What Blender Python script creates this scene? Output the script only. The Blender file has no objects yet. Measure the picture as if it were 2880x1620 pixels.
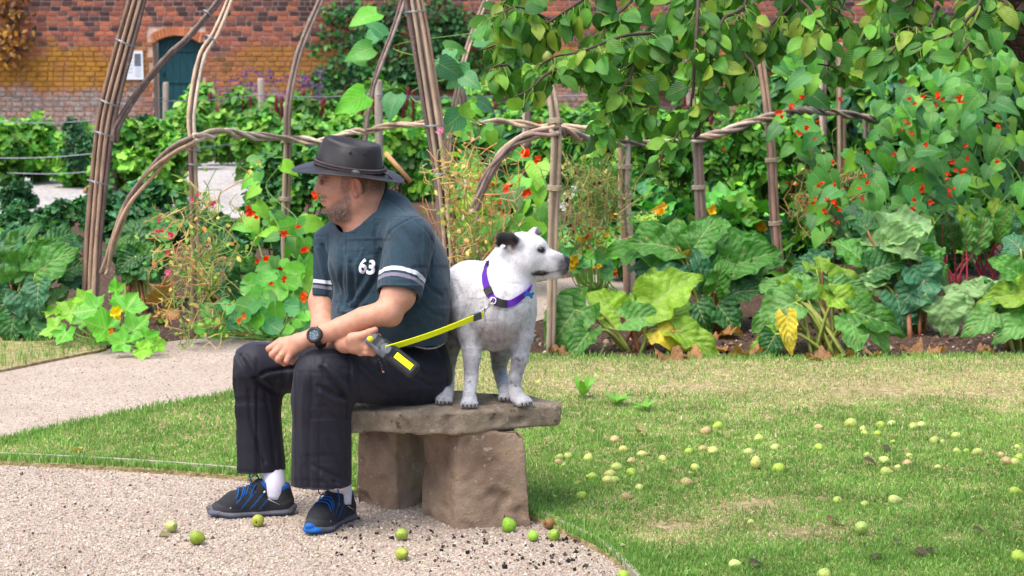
import bpy, bmesh, math, random
import numpy as np
from mathutils import Vector, Matrix, Euler
from mathutils.bvhtree import BVHTree

SC = bpy.context.scene
COL = SC.collection
RNG = np.random.default_rng(7)
random.seed(7)

# ------------------------------------------------------------------ camera
F_PX, CAM_Z, HORIZON = 5300.0, 1.6, 150.0          # photograph pixels, 2880 x 1620
PITCH = math.atan((810.0 - HORIZON) / F_PX)
cam_data = bpy.data.cameras.new('camera')
cam_data.sensor_width = 36.0
cam_data.lens = F_PX / 2880.0 * 36.0
cam_data.clip_start, cam_data.clip_end = 0.1, 600.0
cam_data.dof.use_dof = True
cam_data.dof.focus_distance = 6.35
cam_data.dof.aperture_fstop = 7.5
cam = bpy.data.objects.new('camera', cam_data)
COL.objects.link(cam)
cam.location = (0, 0, CAM_Z)
cam.rotation_euler = (math.pi / 2 - PITCH, 0, 0)
SC.camera = cam

# ------------------------------------------------------------------ world, sun, exposure
SUN_EL, SUN_AZ = math.radians(66), math.radians(-128)   # azimuth measured from +Y towards +X
world = bpy.data.worlds.new('World')
SC.world = world
world.use_nodes = True
wn = world.node_tree
bg = wn.nodes['Background']
sky = wn.nodes.new('ShaderNodeTexSky')
sky.sky_type = 'NISHITA'
sky.sun_disc = False
sky.sun_elevation = SUN_EL
sky.sun_rotation = SUN_AZ
sky.air_density = 1.0
sky.dust_density = 4.0
sky.ozone_density = 0.6
wn.links.new(sky.outputs[0], bg.inputs[0])
bg.inputs[1].default_value = 0.15
sun_data = bpy.data.lights.new('sun', 'SUN')
sun_data.energy = 1.15
sun_data.angle = math.radians(50)
sun_data.color = (1.0, 0.975, 0.94)
sun = bpy.data.objects.new('sun', sun_data)
COL.objects.link(sun)
sd = Vector((math.sin(SUN_AZ) * math.cos(SUN_EL), math.cos(SUN_AZ) * math.cos(SUN_EL), math.sin(SUN_EL)))
sun.rotation_euler = sd.to_track_quat('Z', 'Y').to_euler()
sun.location = (-4, -2, 8)
SC.view_settings.view_transform = 'Standard'
SC.view_settings.look = 'None'
SC.view_settings.gamma = 1.0
SC.view_settings.use_curve_mapping = False
SC.view_settings.exposure = 1.28

# ------------------------------------------------------------------ pixel -> world
_c, _s = math.cos(PITCH), math.sin(PITCH)
def ray(px, py):
    a, b = (px - 1440.0) / F_PX, (810.0 - py) / F_PX
    return np.array([a, _c + b * _s, -_s + b * _c])
def at(px, py, Y):
    d = ray(px, py)
    return np.array([0, 0, CAM_Z]) + d * (Y / d[1])
def gp(px, py, z=0.0):
    d = ray(px, py)
    return np.array([0, 0, CAM_Z]) + d * ((z - CAM_Z) / d[2])
A = at
def mpp(Y):                                   # metres per photo pixel at depth Y (approx.)
    return Y * 0.993 / F_PX

def L(r, g, b):                               # sRGB 0-255 -> linear
    def f(c):
        c /= 255.0
        return c / 12.92 if c <= 0.04045 else ((c + 0.055) / 1.055) ** 2.4
    return np.array([f(r), f(g), f(b)])

# ------------------------------------------------------------------ numpy noise
_perm = np.random.default_rng(3).random(65536).astype(np.float32)
def _hash(i, j, k):
    n = (i * 73856093) ^ (j * 19349663) ^ (k * 83492791)
    return _perm[n & 65535]
_ROT = np.array([[0.36, 0.48, -0.8], [-0.8, 0.6, 0.0], [0.48, 0.64, 0.6]])
def vnoise(P, scale=1.0, seed=0):             # value noise in [-1, 1]
    Q = (np.asarray(P, dtype=np.float64) @ _ROT) * scale + seed * 17.31
    I = np.floor(Q).astype(np.int64)
    f = Q - I
    f = f * f * (3 - 2 * f)
    out = 0
    for dx in (0, 1):
        for dy in (0, 1):
            for dz in (0, 1):
                w = (f[..., 0] if dx else 1 - f[..., 0]) * (f[..., 1] if dy else 1 - f[..., 1]) * (f[..., 2] if dz else 1 - f[..., 2])
                out = out + w * _hash(I[..., 0] + dx, I[..., 1] + dy, I[..., 2] + dz)
    return out * 2 - 1
def fbm(P, scale, octs=3, seed=0):
    o, a, t = 0, 1.0, 0
    for k in range(octs):
        o = o + a * vnoise(P, scale * 2 ** k, seed + k); t += a; a *= 0.5
    return o / t

# ------------------------------------------------------------------ mesh helpers
def mesh_np(name, V, F, cols=None, uvs=None, smooth=True):
    """V (n,3); F one array or a list of arrays (m,3)/(m,4)."""
    me = bpy.data.meshes.new(name)
    V = np.ascontiguousarray(V, dtype=np.float32)
    Fs = [np.ascontiguousarray(f, dtype=np.int32) for f in (F if isinstance(F, list) else [F]) if len(f)]
    me.vertices.add(len(V)); me.vertices.foreach_set('co', V.ravel())
    li = np.concatenate([f.ravel() for f in Fs])
    tot = np.concatenate([np.full(len(f), f.shape[1], np.int32) for f in Fs])
    st = np.concatenate([[0], np.cumsum(tot)[:-1]]).astype(np.int32)
    me.loops.add(len(li)); me.loops.foreach_set('vertex_index', li)
    me.polygons.add(len(tot)); me.polygons.foreach_set('loop_start', st)
    if uvs is not None:
        uv = me.uv_layers.new(name='UVMap')
        uv.data.foreach_set('uv', np.ascontiguousarray(np.asarray(uvs, np.float32)[li]).ravel())
    me.update(calc_edges=True)
    me.polygons.foreach_set('use_smooth', np.full(len(tot), smooth, dtype=bool))
    if cols is not None:
        c = np.ones((len(V), 4), np.float32); c[:, :3] = cols
        ca = me.color_attributes.new('col', 'FLOAT_COLOR', 'POINT')
        ca.data.foreach_set('color', c.ravel())
    me.validate()
    return me
def tag(o, label=None, cat=None, group=None, kind=None):
    if label: o['label'] = label
    if cat: o['category'] = cat
    if group: o['group'] = group
    if kind: o['kind'] = kind
    return o
def obj(name, me, mat=None, parent=None):
    o = bpy.data.objects.new(name, me)
    COL.objects.link(o)
    if mat is not None and me is not None and not me.materials:
        me.materials.append(mat)
    if parent is not None:
        o.parent = parent
        o.matrix_parent_inverse = base_inv(parent)
    return o
_BASE = {}
def base_inv(p):
    return _BASE.get(p.name, Matrix.Identity(4))
def thing(name, loc, label, cat, group=None):
    o = bpy.data.objects.new(name, None)
    COL.objects.link(o)
    o.empty_display_size = 0.05
    o.location = tuple(loc)
    _BASE[o.name] = Matrix.Translation(tuple(loc)).inverted()
    return tag(o, label, cat, group)
def root_mesh(o):
    """register a mesh object standing at the origin as a root (identity)"""
    _BASE[o.name] = Matrix.Identity(4)
    return o

class MB:
    """collects tubes, boxes and grids; one mesh object at the end"""
    def __init__(s): s.V, s.T, s.Q, s.C, s.U, s.n = [], [], [], [], [], 0
    def add(s, V, T=None, Q=None, col=(1, 1, 1), uv=None):
        V = np.asarray(V, float)
        s.V.append(V)
        if T is not None and len(T): s.T.append(np.asarray(T) + s.n)
        if Q is not None and len(Q): s.Q.append(np.asarray(Q) + s.n)
        c = np.asarray(col, float)
        s.C.append(np.tile(c, (len(V), 1)) if c.ndim == 1 else c)
        s.U.append(np.zeros((len(V), 2)) if uv is None else uv)
        s.n += len(V)
    def tube(s, pts, rad, sides=7, col=(1, 1, 1), cap=True, flat=None):
        V, Q, T, U = tube_geo(pts, rad, sides, cap, flat)
        s.add(V, T, Q, col, U)
    def box(s, c, half, R=None, col=(1, 1, 1), taper=1.0):
        sg = np.array([[x, y, z] for x in (-1, 1) for y in (-1, 1) for z in (-1, 1)], float)
        v = sg * np.asarray(half)
        v[sg[:, 2] > 0, :2] *= taper
        if R is not None: v = v @ np.asarray(R).T
        s.add(v + np.asarray(c), None, [[0, 1, 3, 2], [4, 6, 7, 5], [0, 4, 5, 1], [2, 3, 7, 6], [0, 2, 6, 4], [1, 5, 7, 3]], col)
    def mesh(s, name, smooth=True):
        F = []
        if s.T: F.append(np.concatenate(s.T))
        if s.Q: F.append(np.concatenate(s.Q))
        return mesh_np(name, np.concatenate(s.V), F, np.concatenate(s.C), np.concatenate(s.U), smooth)
    def obj(s, name, mat, parent=None, smooth=True):
        return obj(name, s.mesh(name, smooth), mat, parent)

def tube_geo(pts, rad, sides=7, cap=True, flat=None):
    P = np.asarray(pts, float); n = len(P)
    r = np.broadcast_to(np.asarray(rad, float), (n,))
    T = np.gradient(P, axis=0); T /= np.linalg.norm(T, axis=1)[:, None] + 1e-12
    up = np.array([0, 0, 1.0]) if abs(T[0, 2]) < 0.9 else np.array([1.0, 0, 0])
    N = np.zeros_like(P); nrm = np.cross(T[0], up); nrm /= np.linalg.norm(nrm)
    for i in range(n):
        nrm = nrm - T[i] * nrm.dot(T[i]); nrm /= np.linalg.norm(nrm) + 1e-12
        N[i] = nrm
    B = np.cross(T, N)
    a = np.linspace(0, 2 * math.pi, sides, endpoint=False)
    fl = 1.0 if flat is None else flat
    V = (P[:, None] + r[:, None, None] * (np.cos(a)[None, :, None] * N[:, None] + fl * np.sin(a)[None, :, None] * B[:, None])).reshape(-1, 3)
    U = np.stack(np.meshgrid(np.linspace(0, 1, n), np.linspace(0, 1, sides), indexing='ij'), -1).reshape(-1, 2)
    i, j = np.meshgrid(np.arange(n - 1), np.arange(sides), indexing='ij')
    j2 = (j + 1) % sides
    Q = np.stack([i * sides + j, i * sides + j2, (i + 1) * sides + j2, (i + 1) * sides + j], -1).reshape(-1, 4)
    Tt = []
    if cap:
        c0, c1 = len(V), len(V) + 1
        V = np.vstack([V, P[0], P[-1]]); U = np.vstack([U, [0, 0], [1, 0]])
        for k in range(sides):
            Tt.append([c0, (k + 1) % sides, k]); Tt.append([c1, (n - 1) * sides + k, (n - 1) * sides + (k + 1) % sides])
    return V, Q, Tt, U
def spline(pts, n):
    """Catmull-Rom through pts, n samples"""
    P = np.asarray(pts, float)
    if len(P) == 2:
        t = np.linspace(0, 1, n)[:, None]; return P[0] * (1 - t) + P[1] * t
    Pp = np.vstack([2 * P[0] - P[1], P, 2 * P[-1] - P[-2]])
    u = np.linspace(0, len(P) - 1, n); i = np.minimum(u.astype(int), len(P) - 2); t = (u - i)[:, None]
    p0, p1, p2, p3 = Pp[i], Pp[i + 1], Pp[i + 2], Pp[i + 3]
    return 0.5 * (2 * p1 + (p2 - p0) * t + (2 * p0 - 5 * p1 + 4 * p2 - p3) * t ** 2 + (3 * p1 - p0 - 3 * p2 + p3) * t ** 3)
def unit(v):
    v = np.asarray(v, float); return v / (np.linalg.norm(v) + 1e-12)
def frame(x, z):
    """rotation matrix with columns x, y, z from an x direction and a z hint"""
    x = unit(x); y = unit(np.cross(z, x)); z = np.cross(x, y)
    return np.stack([x, y, z], 1)
def bake(TV, TF, Tuv, M, P, cols):
    """many copies of a template in one set of arrays"""
    m, n = len(P), len(TV)
    V = np.einsum('mij,nj->mni', M, TV) + P[:, None]
    F = (TF[None] + (np.arange(m) * n)[:, None, None]).reshape(-1, TF.shape[1])
    C = np.repeat(cols, n, axis=0)
    U = np.tile(Tuv, (m, 1))
    return V.reshape(-1, 3), F, C, U
def rand_rot(m, rng, tilt=1.0):
    """random frames (m,3,3)"""
    a = rng.normal(size=(m, 3)); a /= np.linalg.norm(a, axis=1)[:, None]
    b = rng.normal(size=(m, 3)); b -= a * (a * b).sum(1)[:, None]; b /= np.linalg.norm(b, axis=1)[:, None]
    return np.stack([a, b, np.cross(a, b)], 2)

# ------------------------------------------------------------------ materials
def N(nt, typ, **kw):
    n = nt.nodes.new(typ)
    for k, v in kw.items(): setattr(n, k, v)
    return n
def newmat(name, rough=0.8, spec=0.3):
    m = bpy.data.materials.new(name); m.use_nodes = True
    b = m.node_tree.nodes['Principled BSDF']
    b.inputs['Roughness'].default_value = rough
    b.inputs['Specular IOR Level'].default_value = spec
    return m, m.node_tree, b
def mixrgb(nt, fac, a, b, mode='MIX'):
    n = N(nt, 'ShaderNodeMix', data_type='RGBA', blend_type=mode)
    for s, v in ((0, fac), (6, a), (7, b)):
        if hasattr(v, 'links') or hasattr(v, 'is_linked'): nt.links.new(v, n.inputs[s])
        elif s == 0: n.inputs[0].default_value = v
        else: n.inputs[s].default_value = (*v, 1)
    return n.outputs[2]
def noise(nt, scale, detail=3, coord=None, rough=0.55, vec_scale=None):
    n = N(nt, 'ShaderNodeTexNoise'); n.inputs['Scale'].default_value = scale
    n.inputs['Detail'].default_value = detail; n.inputs['Roughness'].default_value = rough
    if coord is not None:
        if vec_scale is not None:
            mp = N(nt, 'ShaderNodeMapping'); mp.inputs['Scale'].default_value = vec_scale
            nt.links.new(coord, mp.inputs[0]); coord = mp.outputs[0]
        nt.links.new(coord, n.inputs['Vector'])
    return n.outputs[0]
def ramp(nt, fac, stops):
    r = N(nt, 'ShaderNodeValToRGB'); e = r.color_ramp.elements
    while len(e) < len(stops): e.new(0.5)
    for k, (p, c) in enumerate(stops):
        e[k].position = p; e[k].color = (*c, 1) if not np.isscalar(c) else (c, c, c, 1)
    nt.links.new(fac, r.inputs[0]); return r.outputs[0]
def math_(nt, op, a, b=None, c=None):
    n = N(nt, 'ShaderNodeMath', operation=op)
    for k, v in enumerate((a, b, c)):
        if v is None: continue
        if hasattr(v, 'is_linked'): nt.links.new(v, n.inputs[k])
        else: n.inputs[k].default_value = v
    return n.outputs[0]
def pos(nt): return N(nt, 'ShaderNodeNewGeometry').outputs['Position']
def objco(nt): return N(nt, 'ShaderNodeTexCoord').outputs['Object']
def attr(nt, name='col'):
    return N(nt, 'ShaderNodeAttribute', attribute_name=name).outputs['Color']
def objcol(nt): return N(nt, 'ShaderNodeObjectInfo').outputs['Color']
def bump(nt, bsdf, h, strength=0.3, dist=0.01):
    b = N(nt, 'ShaderNodeBump'); b.inputs['Strength'].default_value = strength; b.inputs['Distance'].default_value = dist
    nt.links.new(h, b.inputs['Height']); nt.links.new(b.outputs[0], bsdf.inputs['Normal'])
def plain(name, col, rough=0.7, spec=0.3, var=0.12, scale=40, bmp=0.0, metal=0.0, source=None, bscale=None):
    """one-colour (or attribute / object colour) material with slight mottling and bump"""
    m, nt, b = newmat(name, rough, spec)
    g = pos(nt)
    base = attr(nt) if source == 'attr' else objcol(nt) if source == 'obj' else None
    if base is None:
        r = N(nt, 'ShaderNodeRGB'); r.outputs[0].default_value = (*col, 1); base = r.outputs[0]
    nz = noise(nt, scale, 4, g)
    k = ramp(nt, nz, [(0.3, 1 - var), (0.7, 1 + var)])
    nt.links.new(mixrgb(nt, 1.0, base, k, 'MULTIPLY'), b.inputs['Base Color'])
    b.inputs['Metallic'].default_value = metal
    if bmp: bump(nt, b, noise(nt, bscale or scale * 2, 5, g), bmp, 0.004)
    return m
def leaf_mat(name, source, rough=0.45, trans=0.25, veins=0.0, var=0.25, scale=25, nveins=7, vein_col=(0.35, 0.42, 0.12), blot=None, crinkle=0):
    m, nt, b = newmat(name, rough, 0.35)
    out = nt.nodes['Material Output']
    base = attr(nt) if source == 'attr' else objcol(nt)
    k = ramp(nt, noise(nt, scale, 3, pos(nt)), [(0.3, np.array([0.98, 1.12, 0.86]) * (1.04 - var)), (0.7, np.array([0.98, 1.12, 0.86]) * (1.04 + var))])
    c = mixrgb(nt, 1.0, base, k, 'MULTIPLY')
    if crinkle and not veins: bump(nt, b, noise(nt, crinkle, 3, pos(nt)), 0.5, 0.01)
    if blot is not None:
        c = mixrgb(nt, ramp(nt, noise(nt, 22, 4, pos(nt), 0.7), [(0.63, 0.0), (0.72, 0.8)]), c, blot)
    if veins:
        uvn = N(nt, 'ShaderNodeUVMap'); sp = N(nt, 'ShaderNodeSeparateXYZ'); nt.links.new(uvn.outputs[0], sp.inputs[0])
        u = math_(nt, 'ABSOLUTE', math_(nt, 'SUBTRACT', sp.outputs[0], 0.5))
        mid = math_(nt, 'LESS_THAN', u, 0.018)
        w = math_(nt, 'SUBTRACT', sp.outputs[1], math_(nt, 'MULTIPLY', u, 0.9))
        fr = math_(nt, 'ABSOLUTE', math_(nt, 'SUBTRACT', math_(nt, 'FRACT', math_(nt, 'MULTIPLY', w, nveins)), 0.5))
        side = math_(nt, 'LESS_THAN', fr, 0.045)
        v = math_(nt, 'MULTIPLY', math_(nt, 'MAXIMUM', mid, math_(nt, 'MULTIPLY', side, 0.6)), veins)
        c = mixrgb(nt, v, c, vein_col)
        bump(nt, b, math_(nt, 'MAXIMUM', math_(nt, 'MULTIPLY', math_(nt, 'SMOOTH_MAX', fr, 0.1, 0.1), 1.0), 0) if not crinkle else math_(nt, 'ADD', fr, math_(nt, 'MULTIPLY', noise(nt, crinkle, 3, pos(nt)), 1.6)), 0.6, 0.004 if not crinkle else 0.012)
    nt.links.new(c, b.inputs['Base Color'])
    t = N(nt, 'ShaderNodeBsdfTranslucent'); nt.links.new(mixrgb(nt, 1.0, c, (1.0, 1.25, 0.45), 'MULTIPLY'), t.inputs[0])
    mx = N(nt, 'ShaderNodeMixShader'); mx.inputs[0].default_value = trans
    nt.links.new(b.outputs[0], mx.inputs[1]); nt.links.new(t.outputs[0], mx.inputs[2]); nt.links.new(mx.outputs[0], out.inputs[0])
    return m

# ------------------------------------------------------------------ signed-distance modelling
class Field:
    def __init__(s, lo, hi, h):
        s.lo = np.asarray(lo, float); s.h = h
        s.n = np.ceil((np.asarray(hi, float) - s.lo) / h).astype(int) + 1
        s.ax = [s.lo[k] + np.arange(s.n[k]) * h for k in range(3)]
        s.D = np.full(s.n, 0.2, np.float32)
    @classmethod
    def around(cls, pts, pad, h):
        P = np.asarray(pts, float); return cls(P.min(0) - pad, P.max(0) + pad, h)
    def apply(s, fn, lo, hi, k, op='u', margin=None):
        mg = (1.8 * k + 3 * s.h) if margin is None else margin
        i0 = np.maximum(np.floor((np.asarray(lo) - mg - s.lo) / s.h).astype(int), 0)
        i1 = np.minimum(np.ceil((np.asarray(hi) + mg - s.lo) / s.h).astype(int) + 1, s.n)
        if (i1 <= i0).any(): return
        sl = tuple(slice(a, b) for a, b in zip(i0, i1))
        X = s.ax[0][sl[0]][:, None, None].astype(np.float32); Y = s.ax[1][sl[1]][None, :, None].astype(np.float32); Z = s.ax[2][sl[2]][None, None, :].astype(np.float32)
        d = fn(X, Y, Z).astype(np.float32); o = s.D[sl]
        if op == 'u':
            if k > 0:
                hh = np.clip(0.5 + 0.5 * (o - d) / k, 0, 1); s.D[sl] = o * (1 - hh) + d * hh - k * hh * (1 - hh)
            else: s.D[sl] = np.minimum(o, d)
        elif op == 's':
            d = -d
            if k > 0:
                hh = np.clip(0.5 - 0.5 * (o - d) / k, 0, 1); s.D[sl] = o * (1 - hh) + d * hh + k * hh * (1 - hh)
            else: s.D[sl] = np.maximum(o, d)
    def cone(s, a, b, ra, rb, k=0.01, op='u', flat=None):
        a, b = np.asarray(a, float), np.asarray(b, float); ba = b - a; L2 = ba.dot(ba) + 1e-12
        if flat is not None: fn_, ff = unit(flat[0]), flat[1]
        def fn(X, Y, Z):
            px, py, pz = X - a[0], Y - a[1], Z - a[2]
            if flat is not None:
                # anisotropic: scale the offset from the axis along the flat direction
                t = np.clip((px * ba[0] + py * ba[1] + pz * ba[2]) / L2, 0, 1)
                qx, qy, qz = px - t * ba[0], py - t * ba[1], pz - t * ba[2]
                w = (qx * fn_[0] + qy * fn_[1] + qz * fn_[2]) * (1 / ff - 1)
                qx, qy, qz = qx + w * fn_[0], qy + w * fn_[1], qz + w * fn_[2]
                return (np.sqrt(qx * qx + qy * qy + qz * qz) - (ra + t * (rb - ra))) * (0.5 + 0.5 * ff)
            t = np.clip((px * ba[0] + py * ba[1] + pz * ba[2]) / L2, 0, 1)
            return np.sqrt((px - t * ba[0]) ** 2 + (py - t * ba[1]) ** 2 + (pz - t * ba[2]) ** 2) - (ra + t * (rb - ra))
        R = max(ra, rb) * (max(1, flat[1]) if flat is not None else 1)
        s.apply(fn, np.minimum(a, b) - R, np.maximum(a, b) + R, k, op)
    def chain(s, pts, rad, k=0.01, op='u', flat=None):
        for i in range(len(pts) - 1): s.cone(pts[i], pts[i + 1], rad[i], rad[i + 1], k if i == 0 else min(k, 0.01), op, flat)
    def ball(s, c, r, k=0.01, op='u'): s.cone(c, np.asarray(c) + 1e-6, r, r, k, op)
    def ell(s, c, r, R=None, k=0.01, op='u'):
        c = np.asarray(c, float); r = np.asarray(r, float); R = np.eye(3) if R is None else np.asarray(R)
        def fn(X, Y, Z):
            p = (X - c[0], Y - c[1], Z - c[2]); q = [p[0] * R[0, i] + p[1] * R[1, i] + p[2] * R[2, i] for i in range(3)]
            k0 = np.sqrt(sum((q[i] / r[i]) ** 2 for i in range(3))); k1 = np.sqrt(sum((q[i] / r[i] ** 2) ** 2 for i in range(3))) + 1e-9
            return k0 * (k0 - 1) / k1
        s.apply(fn, c - r.max(), c + r.max(), k, op)
    def box(s, c, half, R=None, rnd=0.005, k=0.005, op='u'):
        c = np.asarray(c, float); hb = np.asarray(half, float) - rnd; R = np.eye(3) if R is None else np.asarray(R)
        def fn(X, Y, Z):
            p = (X - c[0], Y - c[1], Z - c[2]); q = [np.abs(p[0] * R[0, i] + p[1] * R[1, i] + p[2] * R[2, i]) - hb[i] for i in range(3)]
            return np.sqrt(sum(np.maximum(v, 0) ** 2 for v in q)) + np.minimum(np.maximum(np.maximum(q[0], q[1]), q[2]), 0) - rnd
        m = np.linalg.norm(half); s.apply(fn, c - m, c + m, k, op)
    def cut(s, p, n, lo, hi, k=0.004):
        """remove everything on the +n side of the plane through p, inside the box lo..hi"""
        p = np.asarray(p, float); n = unit(n)
        s.apply(lambda X, Y, Z: -((X - p[0]) * n[0] + (Y - p[1]) * n[1] + (Z - p[2]) * n[2]), lo, hi, k, 's', margin=0)
    def mesh(s, smooth=2):
        D = s.D; S = D < 0
        c = [S[i:S.shape[0] - 1 + i, j:S.shape[1] - 1 + j, l:S.shape[2] - 1 + l] for i in (0, 1) for j in (0, 1) for l in (0, 1)]
        any_ = c[0].copy(); all_ = c[0].copy()
        for q in c[1:]: any_ |= q; all_ &= q
        act = any_ & ~all_
        I, J, K = np.nonzero(act); m = len(I)
        idx = np.full(act.shape, -1, np.int32); idx[I, J, K] = np.arange(m)
        acc = np.zeros((m, 3)); cnt = np.zeros(m)
        cor = [(i, j, l) for i in (0, 1) for j in (0, 1) for l in (0, 1)]
        val = {q: D[I + q[0], J + q[1], K + q[2]].astype(np.float64) for q in cor}
        for a in cor:
            for ax in range(3):
                if a[ax]: continue
                b = list(a); b[ax] = 1; b = tuple(b)
                va, vb = val[a], val[b]; x = (va < 0) != (vb < 0)
                t = np.where(x, va / np.where(x, va - vb, 1), 0)
                for k in range(3):
                    acc[:, k] += np.where(x, a[k] + (t if k == ax else 0), 0)
                cnt += x
        V = (acc / cnt[:, None] + np.stack([I, J, K], 1)) * s.h + s.lo
        Q = []
        for ax in range(3):
            sl0 = [slice(None)] * 3; sl1 = [slice(None)] * 3
            sl0[ax] = slice(0, -1); sl1[ax] = slice(1, None)
            a, b = S[tuple(sl0)], S[tuple(sl1)]
            o1, o2 = (ax + 1) % 3, (ax + 2) % 3
            for flip, msk in ((False, a & ~b), (True, ~a & b)):
                e = np.stack(np.nonzero(msk), 1)
                ok = (e[:, o1] > 0) & (e[:, o2] > 0) & (e[:, o1] < act.shape[o1]) & (e[:, o2] < act.shape[o2])
                e = e[ok]
                q = []
                for d1, d2 in ((-1, -1), (0, -1), (0, 0), (-1, 0)):
                    f = e.copy(); f[:, o1] += d1; f[:, o2] += d2
                    q.append(idx[f[:, 0], f[:, 1], f[:, 2]])
                q = np.stack(q, 1)
                Q.append(q[:, ::-1] if flip else q)
        Q = np.concatenate(Q); Q = Q[(Q >= 0).all(1)]
        V = lap(V, Q, smooth)
        for _ in range(2):                       # pull the vertices back onto the true surface
            d = s.sample(V); e = s.h * 1.2; g = np.stack([s.sample(V + e * ax) - s.sample(V - e * ax) for ax in np.eye(3)], 1) / (2 * e)
            st = (d / (np.sum(g * g, 1) + 1e-6))[:, None] * g; n_ = np.linalg.norm(st, axis=1)[:, None]
            V = V - st * np.minimum(1, s.h / (n_ + 1e-9))
        return lap(V, Q, 1, 0.3), Q
    def sample(s, P):
        q = np.clip((P - s.lo) / s.h, 0, np.array(s.n) - 1.001); i = q.astype(int); f = q - i; o = 0
        for a in (0, 1):
            for b in (0, 1):
                for c in (0, 1):
                    w = (f[:, 0] if a else 1 - f[:, 0]) * (f[:, 1] if b else 1 - f[:, 1]) * (f[:, 2] if c else 1 - f[:, 2])
                    o = o + w * s.D[i[:, 0] + a, i[:, 1] + b, i[:, 2] + c]
        return o
def lap(V, Q, it, w=0.5):
    if it <= 0: return V
    n = len(V); E = np.concatenate([Q[:, [i, (i + 1) % Q.shape[1]]] for i in range(Q.shape[1])])
    for _ in range(it):
        A_ = np.zeros_like(V); c = np.bincount(E[:, 0], minlength=n) + np.bincount(E[:, 1], minlength=n)
        for k in range(3):
            A_[:, k] = np.bincount(E[:, 0], V[E[:, 1], k], n) + np.bincount(E[:, 1], V[E[:, 0], k], n)
        V = V * (1 - w) + w * A_ / np.maximum(c, 1)[:, None]
    return V
def vnormals(V, Q):
    a, b, c = V[Q[:, 0]], V[Q[:, 1]], V[Q[:, 2]]
    n = np.cross(b - a, c - a); Nn = np.zeros_like(V)
    for k in range(3):
        for j in range(Q.shape[1]): Nn[:, k] += np.bincount(Q[:, j], n[:, k], len(V))
    return Nn / (np.linalg.norm(Nn, axis=1)[:, None] + 1e-12)
def seg_dist(V, pts):
    """distance from vertices to a polyline"""
    d = np.full(len(V), 9.0)
    for a, b in zip(pts[:-1], pts[1:]):
        ba = b - a; t = np.clip((V - a) @ ba / (ba @ ba + 1e-12), 0, 1)
        d = np.minimum(d, np.linalg.norm(V - a - t[:, None] * ba, axis=1))
    return d
def hairs(name, V, Q, cols, weight, n, length, width, flow, mat, parent, seed, lift=0.3, cvar=0.18):
    """short hairs lying along a surface: one thin triangle each"""
    rng = np.random.default_rng(seed); Nn = vnormals(V, Q); w = weight / weight.sum(); i = rng.choice(len(V), size=n, p=w)
    nb = Q[rng.integers(len(Q), size=1)]; B = V[i] + 0.0016 * rng.normal(size=(n, 3)); nn = Nn[i]; B -= nn * ((B - V[i]) * nn).sum(1)[:, None]
    f = np.broadcast_to(flow, (n, 3)) + 0.45 * rng.normal(size=(n, 3)); f = f - nn * (f * nn).sum(1)[:, None]; f /= np.linalg.norm(f, axis=1)[:, None] + 1e-9
    s = np.cross(nn, f); L_ = length * (0.6 + 0.8 * rng.random(n)); T = B + (f + nn * lift) * L_[:, None]; B = B - nn * 0.0005
    P = np.stack([B - s * width, B + s * width, T], 1).reshape(-1, 3); F = np.arange(3 * n).reshape(-1, 3)
    C = np.clip(np.repeat(cols[i] * (1 + cvar * rng.normal(size=(n, 1))), 3, 0), 0.004, 0.95)
    o = obj(name, mesh_np(name, P, F, C), mat, parent); o['kind'] = 'stuff'; return o
def project_px(V):
    """photo pixel of world points (used to find where a mark on a surface lies)"""
    P = V - np.array([0, 0, CAM_Z])
    dep = P[:, 1] * _c - P[:, 2] * _s; up = P[:, 1] * _s + P[:, 2] * _c
    return 1440 + F_PX * P[:, 0] / dep, 810 - F_PX * up / dep
def smooth01(x, a, b):
    t = np.clip((x - a) / (b - a), 0, 1); return t * t * (3 - 2 * t)
# ================================================================== ground, paths, lawn, bench
def poly_obj(name, px_pts, z, mat, label=None, skirt=0.0):
    pts = [gp(x, y, z) for x, y in px_pts]
    bm = bmesh.new()
    vs = [bm.verts.new(p) for p in pts]
    f = bm.faces.new(vs)
    bmesh.ops.recalc_face_normals(bm, faces=[f])
    if f.normal.z < 0: f.normal_flip()
    if skirt:
        lo = [bm.verts.new((p[0], p[1], z - skirt)) for p in pts]
        n = len(vs)
        for i in range(n): bm.faces.new((vs[i], lo[i], lo[(i + 1) % n], vs[(i + 1) % n]))
    bmesh.ops.triangulate(bm, faces=[f for f in bm.faces if len(f.verts) > 4])
    me = bpy.data.meshes.new(name); bm.to_mesh(me); bm.free()
    o = obj(name, me, mat); o['kind'] = 'structure'
    return o
def soft(pts, n):
    P = spline(np.array([[x, y, 0] for x, y in pts], float), n)
    return [(p[0], p[1]) for p in P]
FRONT_EDGE = soft([(-120, 1292), (0, 1297), (335, 1314), (643, 1337), (900, 1366), (1150, 1398), (1400, 1432), (1510, 1458), (1600, 1500), (1690, 1545), (1770, 1610), (1850, 1700)], 60)
BACK_LOW = soft([(-200, 1283), (0, 1237), (335, 1163), (637, 1107), (1000, 1036), (1300, 968), (1420, 930), (1520, 900), (1750, 845), (2230, 745), (2600, 712)], 60)
BACK_UP = soft([(-200, 1075), (0, 1040), (280, 985), (559, 950), (861, 905), (1250, 845), (1500, 795), (1720, 768), (2230, 715), (2600, 692)], 60)
LAWN_BACK = [(1330, 965), (1400, 985), (1500, 1000), (1700, 1004), (2000, 1003), (2300, 1006), (2600, 1001), (2900, 998), (3400, 1000)]
LAWN = [p for p in BACK_LOW if p[0] < 1310] + LAWN_BACK + [(3400, 2300)] + [(1850, 2300)] + FRONT_EDGE[::-1]
LEFT_GRASS = soft([(-250, 975), (0, 945), (120, 925), (230, 930), (285, 955), (300, 978)], 12) + [p for p in BACK_UP[::-1] if p[0] < 290]

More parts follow.
